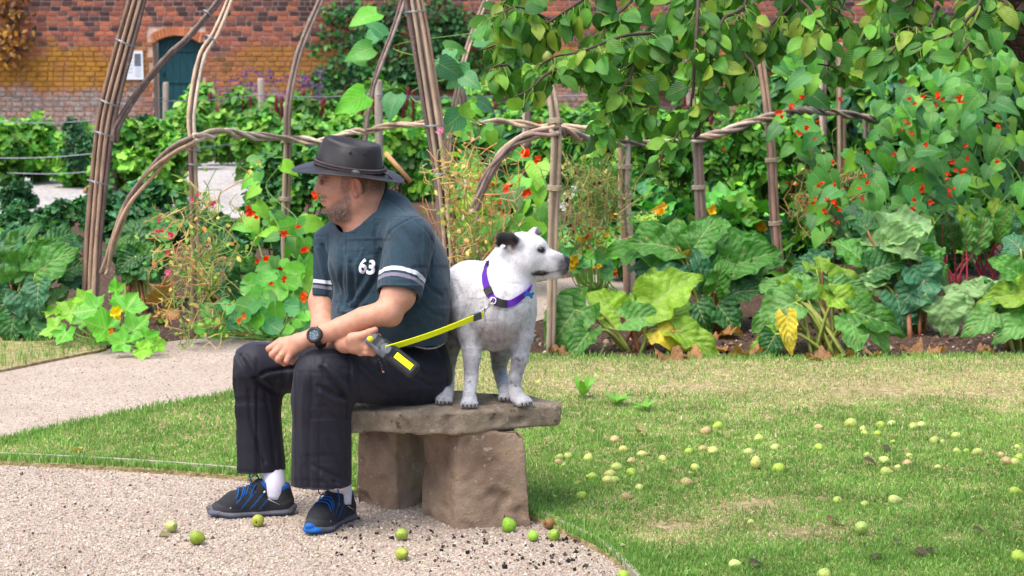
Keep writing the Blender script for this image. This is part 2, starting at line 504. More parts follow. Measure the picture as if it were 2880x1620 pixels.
# --- materials
m_soil, nt, b = newmat('dark_mulched_soil', 0.95, 0.1)
g = pos(nt)
c = ramp(nt, noise(nt, 38, 6, g, 0.7), [(0.33, L(46, 36, 30)), (0.5, L(88, 70, 58)), (0.62, L(128, 106, 88)), (0.72, L(196, 176, 150))])
c = mixrgb(nt, ramp(nt, noise(nt, 1.7, 3, g), [(0.4, 0.0), (0.7, 0.5)]), c, L(70, 50, 40))
nt.links.new(c, b.inputs['Base Color']); bump(nt, b, noise(nt, 45, 6, g, 0.7), 0.9, 0.03)

def gravel_mat(name, lo, mid, hi, dark=0.5, coarse=False):
    m, nt, b = newmat(name, 0.95, 0.15)
    g = pos(nt)
    v = N(nt, 'ShaderNodeTexVoronoi'); v.inputs['Scale'].default_value = 170; nt.links.new(g, v.inputs['Vector'])
    sep = N(nt, 'ShaderNodeSeparateColor'); nt.links.new(v.outputs['Color'], sep.inputs[0])
    c = ramp(nt, sep.outputs[0], [(0.05, lo), (0.45, mid), (0.9, hi)])
    c = mixrgb(nt, ramp(nt, noise(nt, 3.0, 4, g), [(0.35, 0.0), (0.75, dark)]), c, lo * 1.15)
    c = mixrgb(nt, ramp(nt, noise(nt, 60, 5, g, 0.7), [(0.62, 0.0), (0.74, 0.7)]), c, lo * 0.5)
    if coarse: c = mixrgb(nt, 1.0, c, ramp(nt, noise(nt, 13, 5, g, 0.75), [(0.35, 0.55), (0.6, 1.15)]), 'MULTIPLY')
    nt.links.new(c, b.inputs['Base Color'])
    h = math_(nt, 'ADD', v.outputs['Distance'], math_(nt, 'MULTIPLY', noise(nt, 14, 5, g, 0.7), 2.0))
    bump(nt, b, h, 0.6, 0.006)
    return m
m_path = gravel_mat('pinkish_gravel', L(136, 121, 107), L(168, 152, 137), L(190, 177, 164))
m_white = gravel_mat('pale_stone_chips', L(140, 134, 128), L(178, 172, 166), L(200, 196, 192), 0.4, True)
m_turf, nt, b = newmat('turf_soil', 0.95, 0.1)
g = pos(nt)
c = ramp(nt, noise(nt, 30, 5, g, 0.7), [(0.33, L(112, 106, 66)), (0.5, L(150, 136, 98)), (0.68, L(186, 168, 134))])
nt.links.new(c, b.inputs['Base Color']); bump(nt, b, noise(nt, 60, 5, g), 0.8, 0.02)

# --- sheets
me = bpy.data.meshes.new('ground')
me.from_pydata([(-70, -10, 0), (70, -10, 0), (70, 160, 0), (-70, 160, 0)], [], [(0, 1, 2, 3)])
tag(obj('ground', me, m_soil), kind='structure')
poly_obj('gravel_path', FRONT_EDGE + [(1850, 2300), (-400, 2300), (-400, 1288)], 0.006, m_path)
poly_obj('garden_path', BACK_LOW + BACK_UP[::-1], 0.006, m_path)
poly_obj('lawn', LAWN, 0.022, m_turf, skirt=0.02)
poly_obj('grass_verge', LEFT_GRASS, 0.02, m_turf, skirt=0.018)
for pts in ([(-200, 475), (150, 462), (330, 505), (300, 560), (150, 600), (-200, 590)],
            [(560, 455), (700, 462), (760, 540), (740, 610), (590, 600), (470, 560)],
            [(1440, 560), (1480, 500), (1660, 505), (1760, 560), (1700, 590), (1500, 585)],
            [(2080, 520), (2500, 480), (2900, 500), (3000, 560), (2400, 600), (2050, 580)]):
    poly_obj('stone_chip_path', [(x + 5 * math.sin(7 * x + y), y + 4 * math.sin(3.1 * x)) for x, y in soft(pts + pts[:1], 44)[:-1]], 0.008, m_white)

# --- pale edging strips where gravel meets lawn
m_edge = plain('weathered_pale_timber', L(156, 146, 132), 0.85, 0.2, 0.2, 30, 0.4)
def edging(lo, hi, label):
    P = np.array([gp(x, y, 0.0) for x, y in FRONT_EDGE if lo <= x <= hi])
    t = unit(P[-1] - P[0]); mb = MB()
    n = len(P); T = np.gradient(P, axis=0); T /= np.linalg.norm(T, axis=1)[:, None]
    S = np.stack([-T[:, 1], T[:, 0], 0 * T[:, 0]], 1) * 0.008
    S2 = S * -1
    h = np.array([0, 0, 0.038]); off = S2 * 1.5
    prof = [P + S + off + [0, 0, -0.01], P + S + off + h, P + S2 + off + h, P + S2 + off + [0, 0, -0.01]]
    V = np.stack(prof, 1).reshape(-1, 3)
    Q = [[i * 4 + k, i * 4 + k + 1, i * 4 + 5 + k, i * 4 + 4 + k] for i in range(n - 1) for k in range(3)]
    mb.add(V, None, Q)
    o = mb.obj('path_edging', m_edge, smooth=False)
    tag(o, label, 'edging')
edging(-120, 700, 'thin pale timber edging between gravel and the grass strip left of the bench')
edging(1520, 1850, 'short pale timber edging strip running from the bench along the right-hand lawn')

# --- stone bench: slab on two blocks
m_stone, nt, b = newmat('weathered_sandstone_slab', 0.9, 0.2)
g = pos(nt)
c = ramp(nt, noise(nt, 9, 6, g, 0.65), [(0.3, L(118, 106, 90)), (0.5, L(158, 142, 122)), (0.68, L(188, 172, 150))])
c = mixrgb(nt, ramp(nt, noise(nt, 34, 5, g, 0.6), [(0.60, 0.0), (0.68, 0.75)]), c, L(186, 180, 168))
c = mixrgb(nt, ramp(nt, noise(nt, 23, 3, g, 0.6), [(0.30, 0.7), (0.38, 0.0)]), c, L(52, 46, 40))
nt.links.new(c, b.inputs['Base Color'])
bump(nt, b, math_(nt, 'ADD', noise(nt, 30, 8, g, 0.7), math_(nt, 'MULTIPLY', noise(nt, 120, 4, g, 0.7), 0.4)), 0.9, 0.014)
m_block, nt, b = newmat('pink_sandstone_block', 0.92, 0.15)
g = pos(nt)
c = ramp(nt, noise(nt, 5, 6, g, 0.6), [(0.28, L(98, 82, 69)), (0.5, L(137, 115, 97)), (0.72, L(165, 143, 121))])
c = mixrgb(nt, ramp(nt, noise(nt, 45, 4, g, 0.6), [(0.62, 0.0), (0.7, 0.6)]), c, L(186, 168, 152))
c = mixrgb(nt, ramp(nt, noise(nt, 17, 3, g, 0.6), [(0.66, 0.0), (0.72, 0.6)]), c, L(140, 124, 60))
nt.links.new(c, b.inputs['Base Color'])
bump(nt, b, math_(nt, 'ADD', noise(nt, 22, 6, g, 0.65), math_(nt, 'MULTIPLY', noise(nt, 160, 5, g, 0.7), 0.35)), 0.9, 0.014)

def block(name, lo_pts, hi_pts, mat, parent, amp=0.006, rnd=0.012, per=14, nz=14, seed=1, chip=0.0):
    """closed lump between a lower and an upper outline (each a list of points)"""
    def res(pts):
        P = np.asarray(pts, float); out = []
        for i in range(len(P)):
            a, b_ = P[i], P[(i + 1) % len(P)]
            t = (np.arange(per) / per)[:, None]; out.append(a * (1 - t) + b_ * t)
        R = np.concatenate(out)
        for _ in range(max(1, int(rnd / 0.006))): R = 0.5 * R + 0.25 * (np.roll(R, 1, 0) + np.roll(R, -1, 0))
        return R
    lo, hi = res(lo_pts), res(hi_pts); n = len(lo); cl, ch = lo.mean(0), hi.mean(0)
    rings = [cl + (lo - cl) * s for s in (0.02, 0.3, 0.6, 0.85)]
    er = rnd
    szl = np.linalg.norm(lo - cl, axis=1).mean(); szh = np.linalg.norm(hi - ch, axis=1).mean()
    for k in range(nz + 1):
        t = k / nz; R = lo * (1 - t) + hi * t; c_ = R.mean(0); H = np.linalg.norm(ch - cl)
        e = min(t, 1 - t) * H; ins = er * (1 - math.sqrt(max(0, 1 - (1 - min(1, e / er)) ** 2))) if e < er else 0
        rings.append(c_ + (R - c_) * (1 - ins / (szl if t < .5 else szh)))
    rings += [ch + (hi - ch) * s for s in (0.93, 0.8, 0.6, 0.4, 0.2, 0.02)]
    V = np.concatenate(rings); m = len(rings)
    i, j = np.meshgrid(np.arange(m - 1), np.arange(n), indexing='ij'); j2 = (j + 1) % n
    Q = np.stack([i * n + j, i * n + j2, (i + 1) * n + j2, (i + 1) * n + j], -1).reshape(-1, 4)
    Q = np.concatenate([Q])
    Nn = vnormals(V, Q)
    d = amp * (fbm(V, 9, 3, seed) * 1.2 + 0.5 * fbm(V, 34, 3, seed + 4))
    if chip: d -= chip * np.maximum(0, fbm(V, 16, 2, seed + 9) - 0.25) * 3
    V = V + Nn * d[:, None]
    return obj(name, mesh_np(name, V, Q), mat, parent)
SEAT_Z = 0.41
bench = thing('stone_bench', gp(1250, 1460, 0), 'low rough stone bench, one thick slab resting on two tapered blocks', 'bench')
hi = [gp(x, y, SEAT_Z) for x, y in ((955, 1158), (1040, 1154), (1168, 1163), (1300, 1158), (1480, 1144), (1578, 1136), (1580, 1128), (1500, 1116), (1400, 1108), (1290, 1098), (1150, 1090), (1010, 1090), (945, 1120))]
lo = [p - np.array([0, 0, 0.077]) for p in hi]
cc = np.mean(lo, 0); lo = [cc + (p - cc) * 0.985 for p in lo]
block('seat_slab', lo, hi, m_stone, bench, 0.0065, 0.012, 16, 12, 3, 0.016)
def P0(x, y, z=0): return gp(x, y, z)
f1, f2, f0 = P0(1281, 1493), P0(1501, 1486), P0(1181, 1451)
bk = f2 + (f0 - f1)
lowp = [f1, f2, bk, f0]
top = []
for p, (sx, sy) in zip(lowp, ((0.012, 0.016), (-0.034, 0.014), (-0.034, -0.016), (0.016, -0.008))):
    top.append(p + np.array([sx, sy, 0.335]))
lowp = [p - np.array([0, 0, 0.05]) for p in lowp]
block('leg', lowp, top, m_block, bench, 0.0075, 0.006, 30, 44, 11, 0.012)
g0, g1 = P0(996, 1418), P0(1116, 1440)
v = np.array([0.16, 0.19, 0])
lowp = [g0, g1, g1 + v, g0 + v]
top = [p + np.array([sx, sy, 0.335]) for p, (sx, sy) in zip(lowp, ((0.022, 0.014), (0.002, 0.008), (-0.02, -0.016), (0.012, -0.014)))]
lowp = [p - np.array([0, 0, 0.05]) for p in lowp]
block('leg', lowp, top, m_block, bench, 0.0080, 0.006, 30, 44, 17, 0.012)
# ================================================================== garden wall, door, notice
YW = 36.5
def W_(px, py, dy=0.0): return A(px, py, YW + dy)
def wall_mat(name, source):
    m, nt, b = newmat(name, 0.9, 0.15)
    g = pos(nt); sp = N(nt, 'ShaderNodeSeparateXYZ'); nt.links.new(g, sp.inputs[0])
    base = attr(nt) if source == 'attr' else objcol(nt) if source == 'obj' else None
    if base is None:
        base = ramp(nt, noise(nt, 12, 4, g), [(0.3, L(196, 166, 148)), (0.7, L(222, 196, 178))])
    k = ramp(nt, noise(nt, 22, 5, g, 0.65), [(0.25, 0.72), (0.75, 1.22)])
    c = mixrgb(nt, 1.0, base, k, 'MULTIPLY')
    wob = math_(nt, 'ADD', sp.outputs[2], math_(nt, 'MULTIPLY', math_(nt, 'SUBTRACT', noise(nt, 1.1, 4, g, 0.6), 0.5), 1.3))
    xl = ramp(nt, math_(nt, 'MULTIPLY_ADD', sp.outputs[0], 0.05, 0.5), [(0.02, 1.0), (0.13, 1.0), (0.155, 0.25), (0.19, 0.15), (0.25, 0.7), (0.5, 0.7), (1.0, 0.45)])
    och = math_(nt, 'MULTIPLY', ramp(nt, math_(nt, 'MULTIPLY', wob, 0.33), [(0.28, 0.2), (0.35, 1.0), (0.53, 1.0), (0.60, 0.0)]), xl)
    och = math_(nt, 'MULTIPLY', och, ramp(nt, noise(nt, 5, 5, g, 0.7), [(0.30, 0.5), (0.5, 1.0)]))
    c = mixrgb(nt, och, c, ramp(nt, noise(nt, 9, 3, g), [(0.3, L(150, 106, 48)), (0.7, L(190, 138, 60))]))
    wht = math_(nt, 'MULTIPLY', ramp(nt, math_(nt, 'MULTIPLY', wob, 0.33), [(0.14, 0.8), (0.27, 0.85), (0.33, 0.0)]), xl)
    wht = math_(nt, 'MULTIPLY', wht, ramp(nt, noise(nt, 8, 5, g, 0.75), [(0.38, 0.2), (0.55, 1.0)]))
    c = mixrgb(nt, wht, c, ramp(nt, noise(nt, 14, 4, g), [(0.3, L(120, 108, 98)), (0.7, L(196, 190, 182))]))
    nt.links.new(c, b.inputs['Base Color']); bump(nt, b, noise(nt, 40, 5, g, 0.7), 0.7, 0.01)
    return m
m_brick_o, m_brick_a, m_mortar = wall_mat('weathered_brick', 'obj'), wall_mat('weathered_brick_mass', 'attr'), wall_mat('lime_mortar', None)
wall = thing('brick_wall', (0, YW, 0), 'tall weathered red brick garden wall with orange lichen behind the vegetable beds', 'wall')
COURSE, PITCH_B, WALL_H = 0.096, 0.200, 4.03
x0, x1 = W_(-160, 200)[0], W_(3040, 200)[0]
dx0, dx1 = W_(431, 200)[0], W_(567, 200)[0]; dcx, dhw = (dx0 + dx1) / 2, (dx1 - dx0) / 2
z_sp, z_ap = W_(440, 121)[2], W_(500, 100)[2]
def arch_z(x): return z_sp + (z_ap - z_sp) * max(0.0, 1 - ((x - dcx) / dhw) ** 2)
rng = np.random.default_rng(5)
PLUM, PURP, RED_, ORG = L(82, 60, 60), L(116, 80, 74), L(152, 92, 76), L(176, 104, 78)
cand = []
for r in range(int(WALL_H / COURSE)):
    z = (r + 0.5) * COURSE; x = x0 + (0.1 if r % 2 else 0.0) + 0.01 * rng.normal()
    while x < x1:
        w = PITCH_B if rng.random() > 0.16 else PITCH_B * 0.55
        cx = x + w / 2; px = 1440 + cx * 145.2; py = 150 + (1.6 - z) * 145.2
        hw = w / 2 - 0.0095
        x += w
        # keep clear of the door opening and its arch ring
        if abs(cx - dcx) < dhw + 0.10 and z < z_ap + 0.19 and (abs(cx - dcx) + hw < dhw + 0.16):
            if abs(cx - dcx) < dhw + 0.02 or z > z_sp - 0.05: continue
        if abs(cx - dcx) - hw < dhw and z < z_sp + 0.02:
            s = np.sign(cx - dcx); e_in = dcx + s * dhw; e_out = cx + s * hw
            if abs(e_out - dcx) < dhw + 0.03: continue
            cx = (e_in + e_out) / 2; hw = abs(e_out - e_in) / 2
        pd = np.interp(z, [0, 1.2, 1.7, 2.2, 2.8], [0.12, 0.15, 0.22, 0.45, 0.55])
        u = rng.random()
        col = PLUM if u < pd * 0.6 else PURP if u < pd else RED_ if u < pd + (1 - pd) * 0.62 else ORG
        col = col * (1 + 0.12 * rng.normal())
        vis = 60 < px < 1250 and -14 < py < 330 and not (800 < px and py > 30)
        cand.append((cx, z, hw, np.clip(col, 0.01, 0.9), vis, rng.random()))
seen = sorted([c for c in cand if c[4]], key=lambda c: -(c[2] + 0.03 * c[5]))[:300]
sid = set(id(c) for c in seen)
def brick_box(hw):
    mb = MB(); e = 0.006
    V = [[sx * hw, 0.03, sz * 0.0385] for sx, sz in ((-1, -1), (1, -1), (1, 1), (-1, 1))] + \
        [[sx * hw, -0.004, sz * 0.0385] for sx, sz in ((-1, -1), (1, -1), (1, 1), (-1, 1))] + \
        [[sx * (hw - e), -0.012, sz * (0.0385 - e)] for sx, sz in ((-1, -1), (1, -1), (1, 1), (-1, 1))]
    Q = [[8, 9, 10, 11]] + [[a + k, a + (k + 1) % 4, a + 4 + (k + 1) % 4, a + 4 + k] for a in (0, 4) for k in range(4)]
    return np.array(V), np.array(Q)
bm_full = {}
def brick_mesh(hw):
    k = round(hw, 2)
    if k not in bm_full:
        V, Q = brick_box(hw); me = mesh_np('brick', V, Q, None, None, False); me.materials.append(m_brick_o); bm_full[k] = me
    return bm_full[k]
mass = MB()
for c in cand:
    jy, jz = 0.004 * rng.normal(), 0.0015 * rng.normal()
    if id(c) in sid:
        o = bpy.data.objects.new('brick', brick_mesh(c[2])); COL.objects.link(o); o.parent = wall; o.matrix_parent_inverse = base_inv(wall)
        o.location = (c[0], YW + jy, c[1] + jz); o.color = (*c[3], 1); o.scale[0] = c[2] / round(c[2], 2)
    else:
        V, Q = brick_box(c[2]); mass.add(V + [c[0], YW + jy, c[1] + jz], None, Q, c[3])
mass.obj('brickwork', m_brick_a, wall, False)['kind'] = 'stuff'
# arch ring of tapered bricks
na = 15
for k in range(na):
    xm = dcx + (-1 + (2 * k + 1) / na) * (dhw + 0.02); th = (xm - dcx) * 0.55
    zb = arch_z(np.clip(xm, dx0, dx1)); R = np.array([[math.cos(-th), 0, math.sin(th)], [0, 1, 0], [-math.sin(th), 0, math.cos(-th)]])
    mb = MB(); mb.box((0, 0, 0), (0.030, 0.03, 0.085), R); me = mb.mesh('arch_brick', False); me.materials.append(m_brick_o)
    o = obj('arch_brick', me, None, wall); o.location = (xm, YW - 0.004 + 0.02 * 0, zb + 0.09); u = rng.random(); o.color = (*(np.array(L(196, 122, 84)) * (0.8 + 0.4 * u)), 1)
# mortar core with the opening, reveals and soffit
bm = bmesh.new()
def quad(*p): bm.faces.new([bm.verts.new(q) for q in p])
yb, yd = YW + 0.012, YW + 0.42
quad((x0, yb, 0), (dx0, yb, 0), (dx0, yb, WALL_H), (x0, yb, WALL_H)); quad((dx1, yb, 0), (x1, yb, 0), (x1, yb, WALL_H), (dx1, yb, WALL_H))
xs = np.linspace(dx0, dx1, 13)
for a, b_ in zip(xs[:-1], xs[1:]):
    quad((a, yb, arch_z(a)), (b_, yb, arch_z(b_)), (b_, yb, WALL_H), (a, yb, WALL_H))
    quad((a, YW - 0.01, arch_z(a)), (a, yd, arch_z(a)), (b_, yd, arch_z(b_)), (b_, YW - 0.01, arch_z(b_)))
for x in (dx0, dx1): quad((x, YW - 0.008, 0), (x, yd, 0), (x, yd, arch_z(x)), (x, YW - 0.008, arch_z(x)))
quad((x0, yb + 0.4, 0), (x0, yb + 0.4, WALL_H), (x1, yb + 0.4, WALL_H), (x1, yb + 0.4, 0)) if False else None
quad((x0, yb, WALL_H), (x1, yb, WALL_H), (x1, yb + 0.45, WALL_H), (x0, yb + 0.45, WALL_H))
me = bpy.data.meshes.new('wall_core'); bm.to_mesh(me); bm.free()
obj('wall_core', me, m_mortar, wall)
# coping
mb = MB(); mb.box(((x0 + x1) / 2, YW + 0.2, WALL_H + 0.05), ((x1 - x0) / 2, 0.28, 0.05)); mb.obj('coping', m_block, wall, False)
# door
m_door, nt, b = newmat('dark_green_paint', 0.6, 0.3)
g = pos(nt); c = ramp(nt, noise(nt, 9, 4, g, 0.6, (3, 1, 0.4)), [(0.3, L(16, 58, 66)), (0.7, L(30, 84, 90))]); nt.links.new(c, b.inputs['Base Color'])
door = thing('garden_door', (dcx, YW + 0.2, 0), 'dark green boarded door under a brick arch in the garden wall', 'door')
npk = 6; pw = (dx1 - dx0 - 0.10) / npk; xa = dx0 + 0.08
for k in range(npk):
    a, b_ = xa + k * pw, xa + (k + 1) * pw - 0.006
    za, zb = arch_z(a) - 0.005, arch_z(b_) - 0.005
    V = [(x, y, z) for y in (YW + 0.16, YW + 0.2) for x, z in ((a, 0.02), (b_, 0.02), (b_, zb), (a, za))]
    Q = [[0, 1, 2, 3], [4, 7, 6, 5], [0, 4, 5, 1], [1, 5, 6, 2], [2, 6, 7, 3], [3, 7, 4, 0]]
    mb = MB(); mb.add(V, None, Q); mb.obj('plank', m_door, door, False)
for py in (142, 231):
    z = W_(500, py)[2]; mb = MB(); mb.box(((xa + dx1) / 2, YW + 0.147, z), ((dx1 - xa) / 2 - 0.01, 0.012, 0.025 if py < 200 else 0.018)); mb.obj('ledge', m_door, door, False)
mb = MB(); mb.tube([(xa + 0.1, YW + 0.14, W_(500, 215)[2]), (xa + 0.1, YW + 0.14, W_(500, 195)[2])], 0.012, 6); mb.obj('handle', m_blackp if 'm_blackp' in globals() else m_door, door)
# notice on the wall
sg = thing('notice_board', W_(374, 225, -0.03), 'white printed notice panel fixed to the brick wall beside the door', 'sign')
P = [W_(x, y, -0.05) for x, y in ((346, 224), (404, 224), (401, 143), (362, 143))]
P[3] = W_(352, 143, -0.05)
V = np.vstack([P, np.array(P) + [0, 0.03, 0]]); mb = MB()
mb.add(V, None, [[0, 1, 2, 3], [7, 6, 5, 4], [0, 4, 5, 1], [1, 5, 6, 2], [2, 6, 7, 3], [3, 7, 4, 0]])
mb.obj('panel', plain('white_panel', L(226, 230, 234), 0.5, 0.3, 0.05, 20), sg, False)
m_ink = plain('grey_print', L(104, 108, 116), 0.6, 0.2, 0.35, 30)
def printed(name, x0_, y0_, x1_, y1_, mat):
    V = [W_(x, y, -0.0555) for x, y in ((x0_, y1_), (x1_, y1_), (x1_, y0_), (x0_, y0_))]; mb = MB(); mb.add(V, None, [[0, 1, 2, 3]]); mb.obj(name, mat, sg, False)
printed('printed_picture', 378, 151, 396, 186, m_ink)
m_ink2 = plain('pale_print', L(176, 180, 188), 0.6, 0.2, 0.2, 30)
for k in range(6): printed('text_line', 358, 152 + k * 10, 374, 154 + k * 10, m_ink2)
for k in range(4): printed('text_line', 380, 192 + k * 7, 397, 194 + k * 7, m_ink2)
# ================================================================== the seated person
m_skin, nt, b = newmat('skin', 0.48, 0.35)
c = attr(nt); g = pos(nt)
k = ramp(nt, noise(nt, 55, 4, g), [(0.3, (0.90, 0.86, 0.84)), (0.7, (1.08, 1.06, 1.06))])
c = mixrgb(nt, 1.0, c, k, 'MULTIPLY')
nt.links.new(c, b.inputs['Base Color'])
b.inputs['Subsurface Weight'].default_value = 0.12
b.inputs['Subsurface Radius'].default_value = (0.012, 0.005, 0.003)
b.inputs['Subsurface Scale'].default_value = 0.5
bump(nt, b, noise(nt, 420, 4, g, 0.7), 0.25, 0.002)

SKIN = L(190, 141, 116); SKIN_RED = L(180, 108, 90); SKIN_DARK = L(120, 86, 74)
YH = 6.38                                    # the head's middle plane
def H_(px, py, dy=0.0): return A(px, py, YH + dy)

# --- head, neck
f = Field.around([H_(850, 430, -0.12), H_(1110, 430, 0.12), A(735, 1045, 6.02), A(1195, 1045, 6.02), A(860, 700, 6.58), A(1195, 1045, 6.5)], 0.01, 0.0028)
f_far = Field(f.lo, f.lo + (f.n - 1) * f.h, f.h); f_far.n = f.n.copy(); f_far.ax = f.ax; f_far.D = np.full(f.n, 0.2, np.float32)
fh = f
f.ell(H_(990, 500), (0.107, 0.082, 0.10), k=0.0)
f.ell(H_(960, 540), (0.066, 0.066, 0.085), k=0.03)                      # face mass
f.ell(H_(932, 507), (0.033, 0.058, 0.030), k=0.02)                      # brow
for s in (-1, 1):
    f.cone(H_(1010, 560, s * 0.058), H_(962, 598, s * 0.044), 0.026, 0.026, k=0.03)      # jaw
    f.ell(H_(944, 540, s * 0.040), (0.034, 0.030, 0.030), k=0.02)       # cheek
f.cone(H_(950, 598, -0.012), H_(950, 598, 0.012), 0.031, 0.031, k=0.025) # chin
f.ell(H_(972, 610), (0.040, 0.050, 0.024), k=0.03)                      # under-chin
f.cone(H_(918, 566, -0.016), H_(918, 566, 0.016), 0.0165, 0.0165, k=0.02) # muzzle of the mouth
f.cone(H_(911, 497), H_(895, 531), 0.0135, 0.0148, k=0.014)             # nose
f.cone(H_(912, 535), H_(897, 535), 0.0125, 0.0125, k=0.010)
for s in (-1, 1): f.ball(H_(902, 538, s * 0.0125), 0.0088, k=0.006)     # nostril wings
for s in (-1, 1): f.ell(H_(907, 511, s * 0.030), (0.012, 0.017, 0.010), k=0.012, op='s')   # sockets
for s in (-1, 1): f.ball(H_(919.5, 511, s * 0.029), 0.0125, k=0.003)
f.cone(H_(914.5, 557.5, -0.018), H_(914.5, 557.5, 0.018), 0.0072, 0.0072, k=0.006)  # upper lip
f.cone(H_(919, 570.5, -0.017), H_(919, 570.5, 0.017), 0.0078, 0.0078, k=0.006)  # lower lip
f.cone(H_(908.5, 564, -0.024), H_(908.5, 564, 0.024), 0.0028, 0.0028, k=0.003, op='s')
f.cone(H_(917, 584, -0.02), H_(917, 584, 0.02), 0.0055, 0.0055, k=0.008, op='s')
f.cone(H_(1023, 560), H_(1036, 660), 0.062, 0.074, k=0.035)             # neck
f.cone(H_(1036, 515), H_(1046, 600), 0.045, 0.056, k=0.03)               # nape
f.cone(H_(1005, 600), H_(1015, 640), 0.045, 0.055, k=0.03)
for s in (-1, 1):                                                        # ears
    Re = frame((0.93, 0.0, 0.30 * 1), (-0.30, 0.35 * s, 0.9))
    cE = H_(1006, 525, s * 0.087)
    f.ell(cE, (0.0185, 0.012, 0.036), Re, k=0.003)
    f.ball(H_(1001, 548, s * 0.086), 0.0100, k=0.006)
    f.ell(cE + np.array([-0.002, s * 0.012, 0.003]), (0.0105, 0.009, 0.026), Re, k=0.004, op='s')
    f.ell(cE + np.array([-0.006, s * 0.0095, -0.008]), (0.006, 0.006, 0.009), Re, k=0.003, op='s')
    f.cone(H_(994, 526, s * 0.083), H_(995, 533, s * 0.083), 0.004, 0.005, k=0.004)
# --- arms and hands
FACE = unit((-0.72, -0.69, 0)); LEFT = unit((0.69, -0.72, 0))
sh_L, el_L = A(1150, 690, 6.22), A(1092, 878, 6.10)
wr_L = A(888, 946, 6.14)
UPN = unit((0.1, -0.75, 0.66))
f.cone(sh_L, A(1120, 830, 6.135), 0.058, 0.0575, k=0.02)
f.cone(A(1060, 650, 6.40), A(1105, 900, 6.42), 0.09, 0.11, k=0.03)
f.cone(A(1060, 670, 6.40), sh_L, 0.06, 0.06, k=0.03)
f.cone(A(1120, 830, 6.135), el_L, 0.0555, 0.044, k=0.01)
f.cone(el_L, A(1022, 896, 6.11), 0.042, 0.0385, k=0.014)
f.cone(A(1022, 896, 6.11), A(960, 923, 6.125), 0.0385, 0.0365, k=0.006)
f.cone(A(960, 923, 6.125), wr_L, 0.0365, 0.0285, k=0.006)
f.ball(A(1103, 890, 6.11), 0.032, k=0.014)                               # elbow point
# left hand: back towards the viewer, fingers curled under
def hp(x, y, dy): return A(x, y, 6.14 + dy)
f.cone(wr_L, hp(838, 962, 0.0), 0.0295, 0.0275, k=0.015)
mcp = [hp(790, 960, 0.022), hp(795, 972, 0.008), hp(806, 984, -0.003), hp(818, 994, -0.010)]
pip = [hp(757, 981, 0.014), hp(766, 997, -0.004), hp(783, 1010, -0.014), hp(806, 1015, -0.018)]
dip = [hp(772, 1000, 0.034), hp(782, 1013, 0.020), hp(800, 1022, 0.010), hp(822, 1019, 0.004)]
tip = [hp(797, 1000, 0.042), hp(804, 1010, 0.032), hp(820, 1014, 0.024), hp(838, 1006, 0.018)]
rads = [(0.0135, 0.0112, 0.0095, 0.0082), (0.0138, 0.0116, 0.0098, 0.0085), (0.0130, 0.0110, 0.0094, 0.008), (0.0115, 0.0095, 0.0082, 0.007)]
for q in range(4):
    f.cone(hp(846, 955 + 4 * q, 0.012 - 0.008 * q), mcp[q], 0.019, rads[q][0], k=0.012)
    f.chain([mcp[q], pip[q], dip[q], tip[q]], rads[q], k=0.0035)
f.cone(hp(842, 956, 0.022), hp(812, 972, 0.040), 0.017, 0.0135, k=0.012)   # thumb, on the far side
f.cone(hp(812, 972, 0.040), hp(792, 992, 0.046), 0.0125, 0.010, k=0.004)
# far (right) arm, and the hand gripping the leash handle
sh_R, el_R, wr_R = A(925, 700, 6.48), A(912, 925, 6.36), A(970, 965, 6.13)
f = f_far
f.cone(A(1060, 700, 6.40), A(932, 708, 6.49), 0.06, 0.042, k=0)
f.cone(A(932, 706, 6.49), A(907, 850, 6.44), 0.042, 0.0455, k=0)
f.cone(A(907, 850, 6.44), el_R, 0.0455, 0.043, k=0.02)
f.cone(el_R, A(945, 955, 6.24), 0.043, 0.038, k=0.02)
f.cone(A(945, 955, 6.24), wr_R, 0.038, 0.029, k=0.02)
def rp(x, y, dy): return A(x + 2, y - 2, 6.07 + dy)
f.cone(wr_R, rp(1000, 968, 0.02), 0.029, 0.032, k=0.02)
f.cone(rp(1000, 968, 0.02), rp(1020, 974, 0.012), 0.030, 0.024, k=0.02)
f.cone(rp(988, 954, 0.0), rp(1020, 945, -0.008), 0.019, 0.0145, k=0.014)    # thumb base
f.chain([rp(1020, 945, -0.008), rp(1038, 937, -0.012), rp(1053, 930, -0.014)], (0.0145, 0.0130, 0.0105), k=0.004)
for q, (y0, y1, y2, r) in enumerate(((955, 946, 944, 0.0118), (968, 962, 958, 0.0120), (981, 977, 972, 0.0115), (991, 990, 985, 0.0100))):
    # fingers come round from behind the handle and close on its near face
    f.chain([rp(1012, y0, 0.016), rp(1034 - q * 1.5, y1 + 3, -0.004), rp(1052 - 2 * q, y1 + 5, 0.004), rp(1062 - 2 * q, y2 + 4, 0.022)], (0.0155, r * 1.12, r * 1.05, r * 0.9), k=0.0035)
fh.D = np.minimum(fh.D, f_far.D); del f_far
HV, HQ = fh.mesh(1)
hx, hy = project_px(np.stack([HV[:, 0], np.full(len(HV), YH), HV[:, 2]], 1))
col = np.tile(SKIN, (len(HV), 1))
def blend(mask, c):
    global col
    mask = np.clip(mask, 0, 1)[:, None]; col = col * (1 - mask) + np.asarray(c) * mask
def blob(cx, cy, rx, ry, soft_=0.5):
    d = np.sqrt(((hx - cx) / rx) ** 2 + ((hy - cy) / ry) ** 2); return 1 - smooth01(d, 1 - soft_, 1 + soft_)
blend(blob(945, 535, 30, 24) * 0.22, SKIN_RED)
blend(blob(892, 533, 14, 14) * 0.30, SKIN_RED)
blend(blob(1005, 526, 18, 34) * 0.45, SKIN_RED)
nz = fbm(HV, 300, 2, 2); nb = fbm(HV, 90, 2, 8)
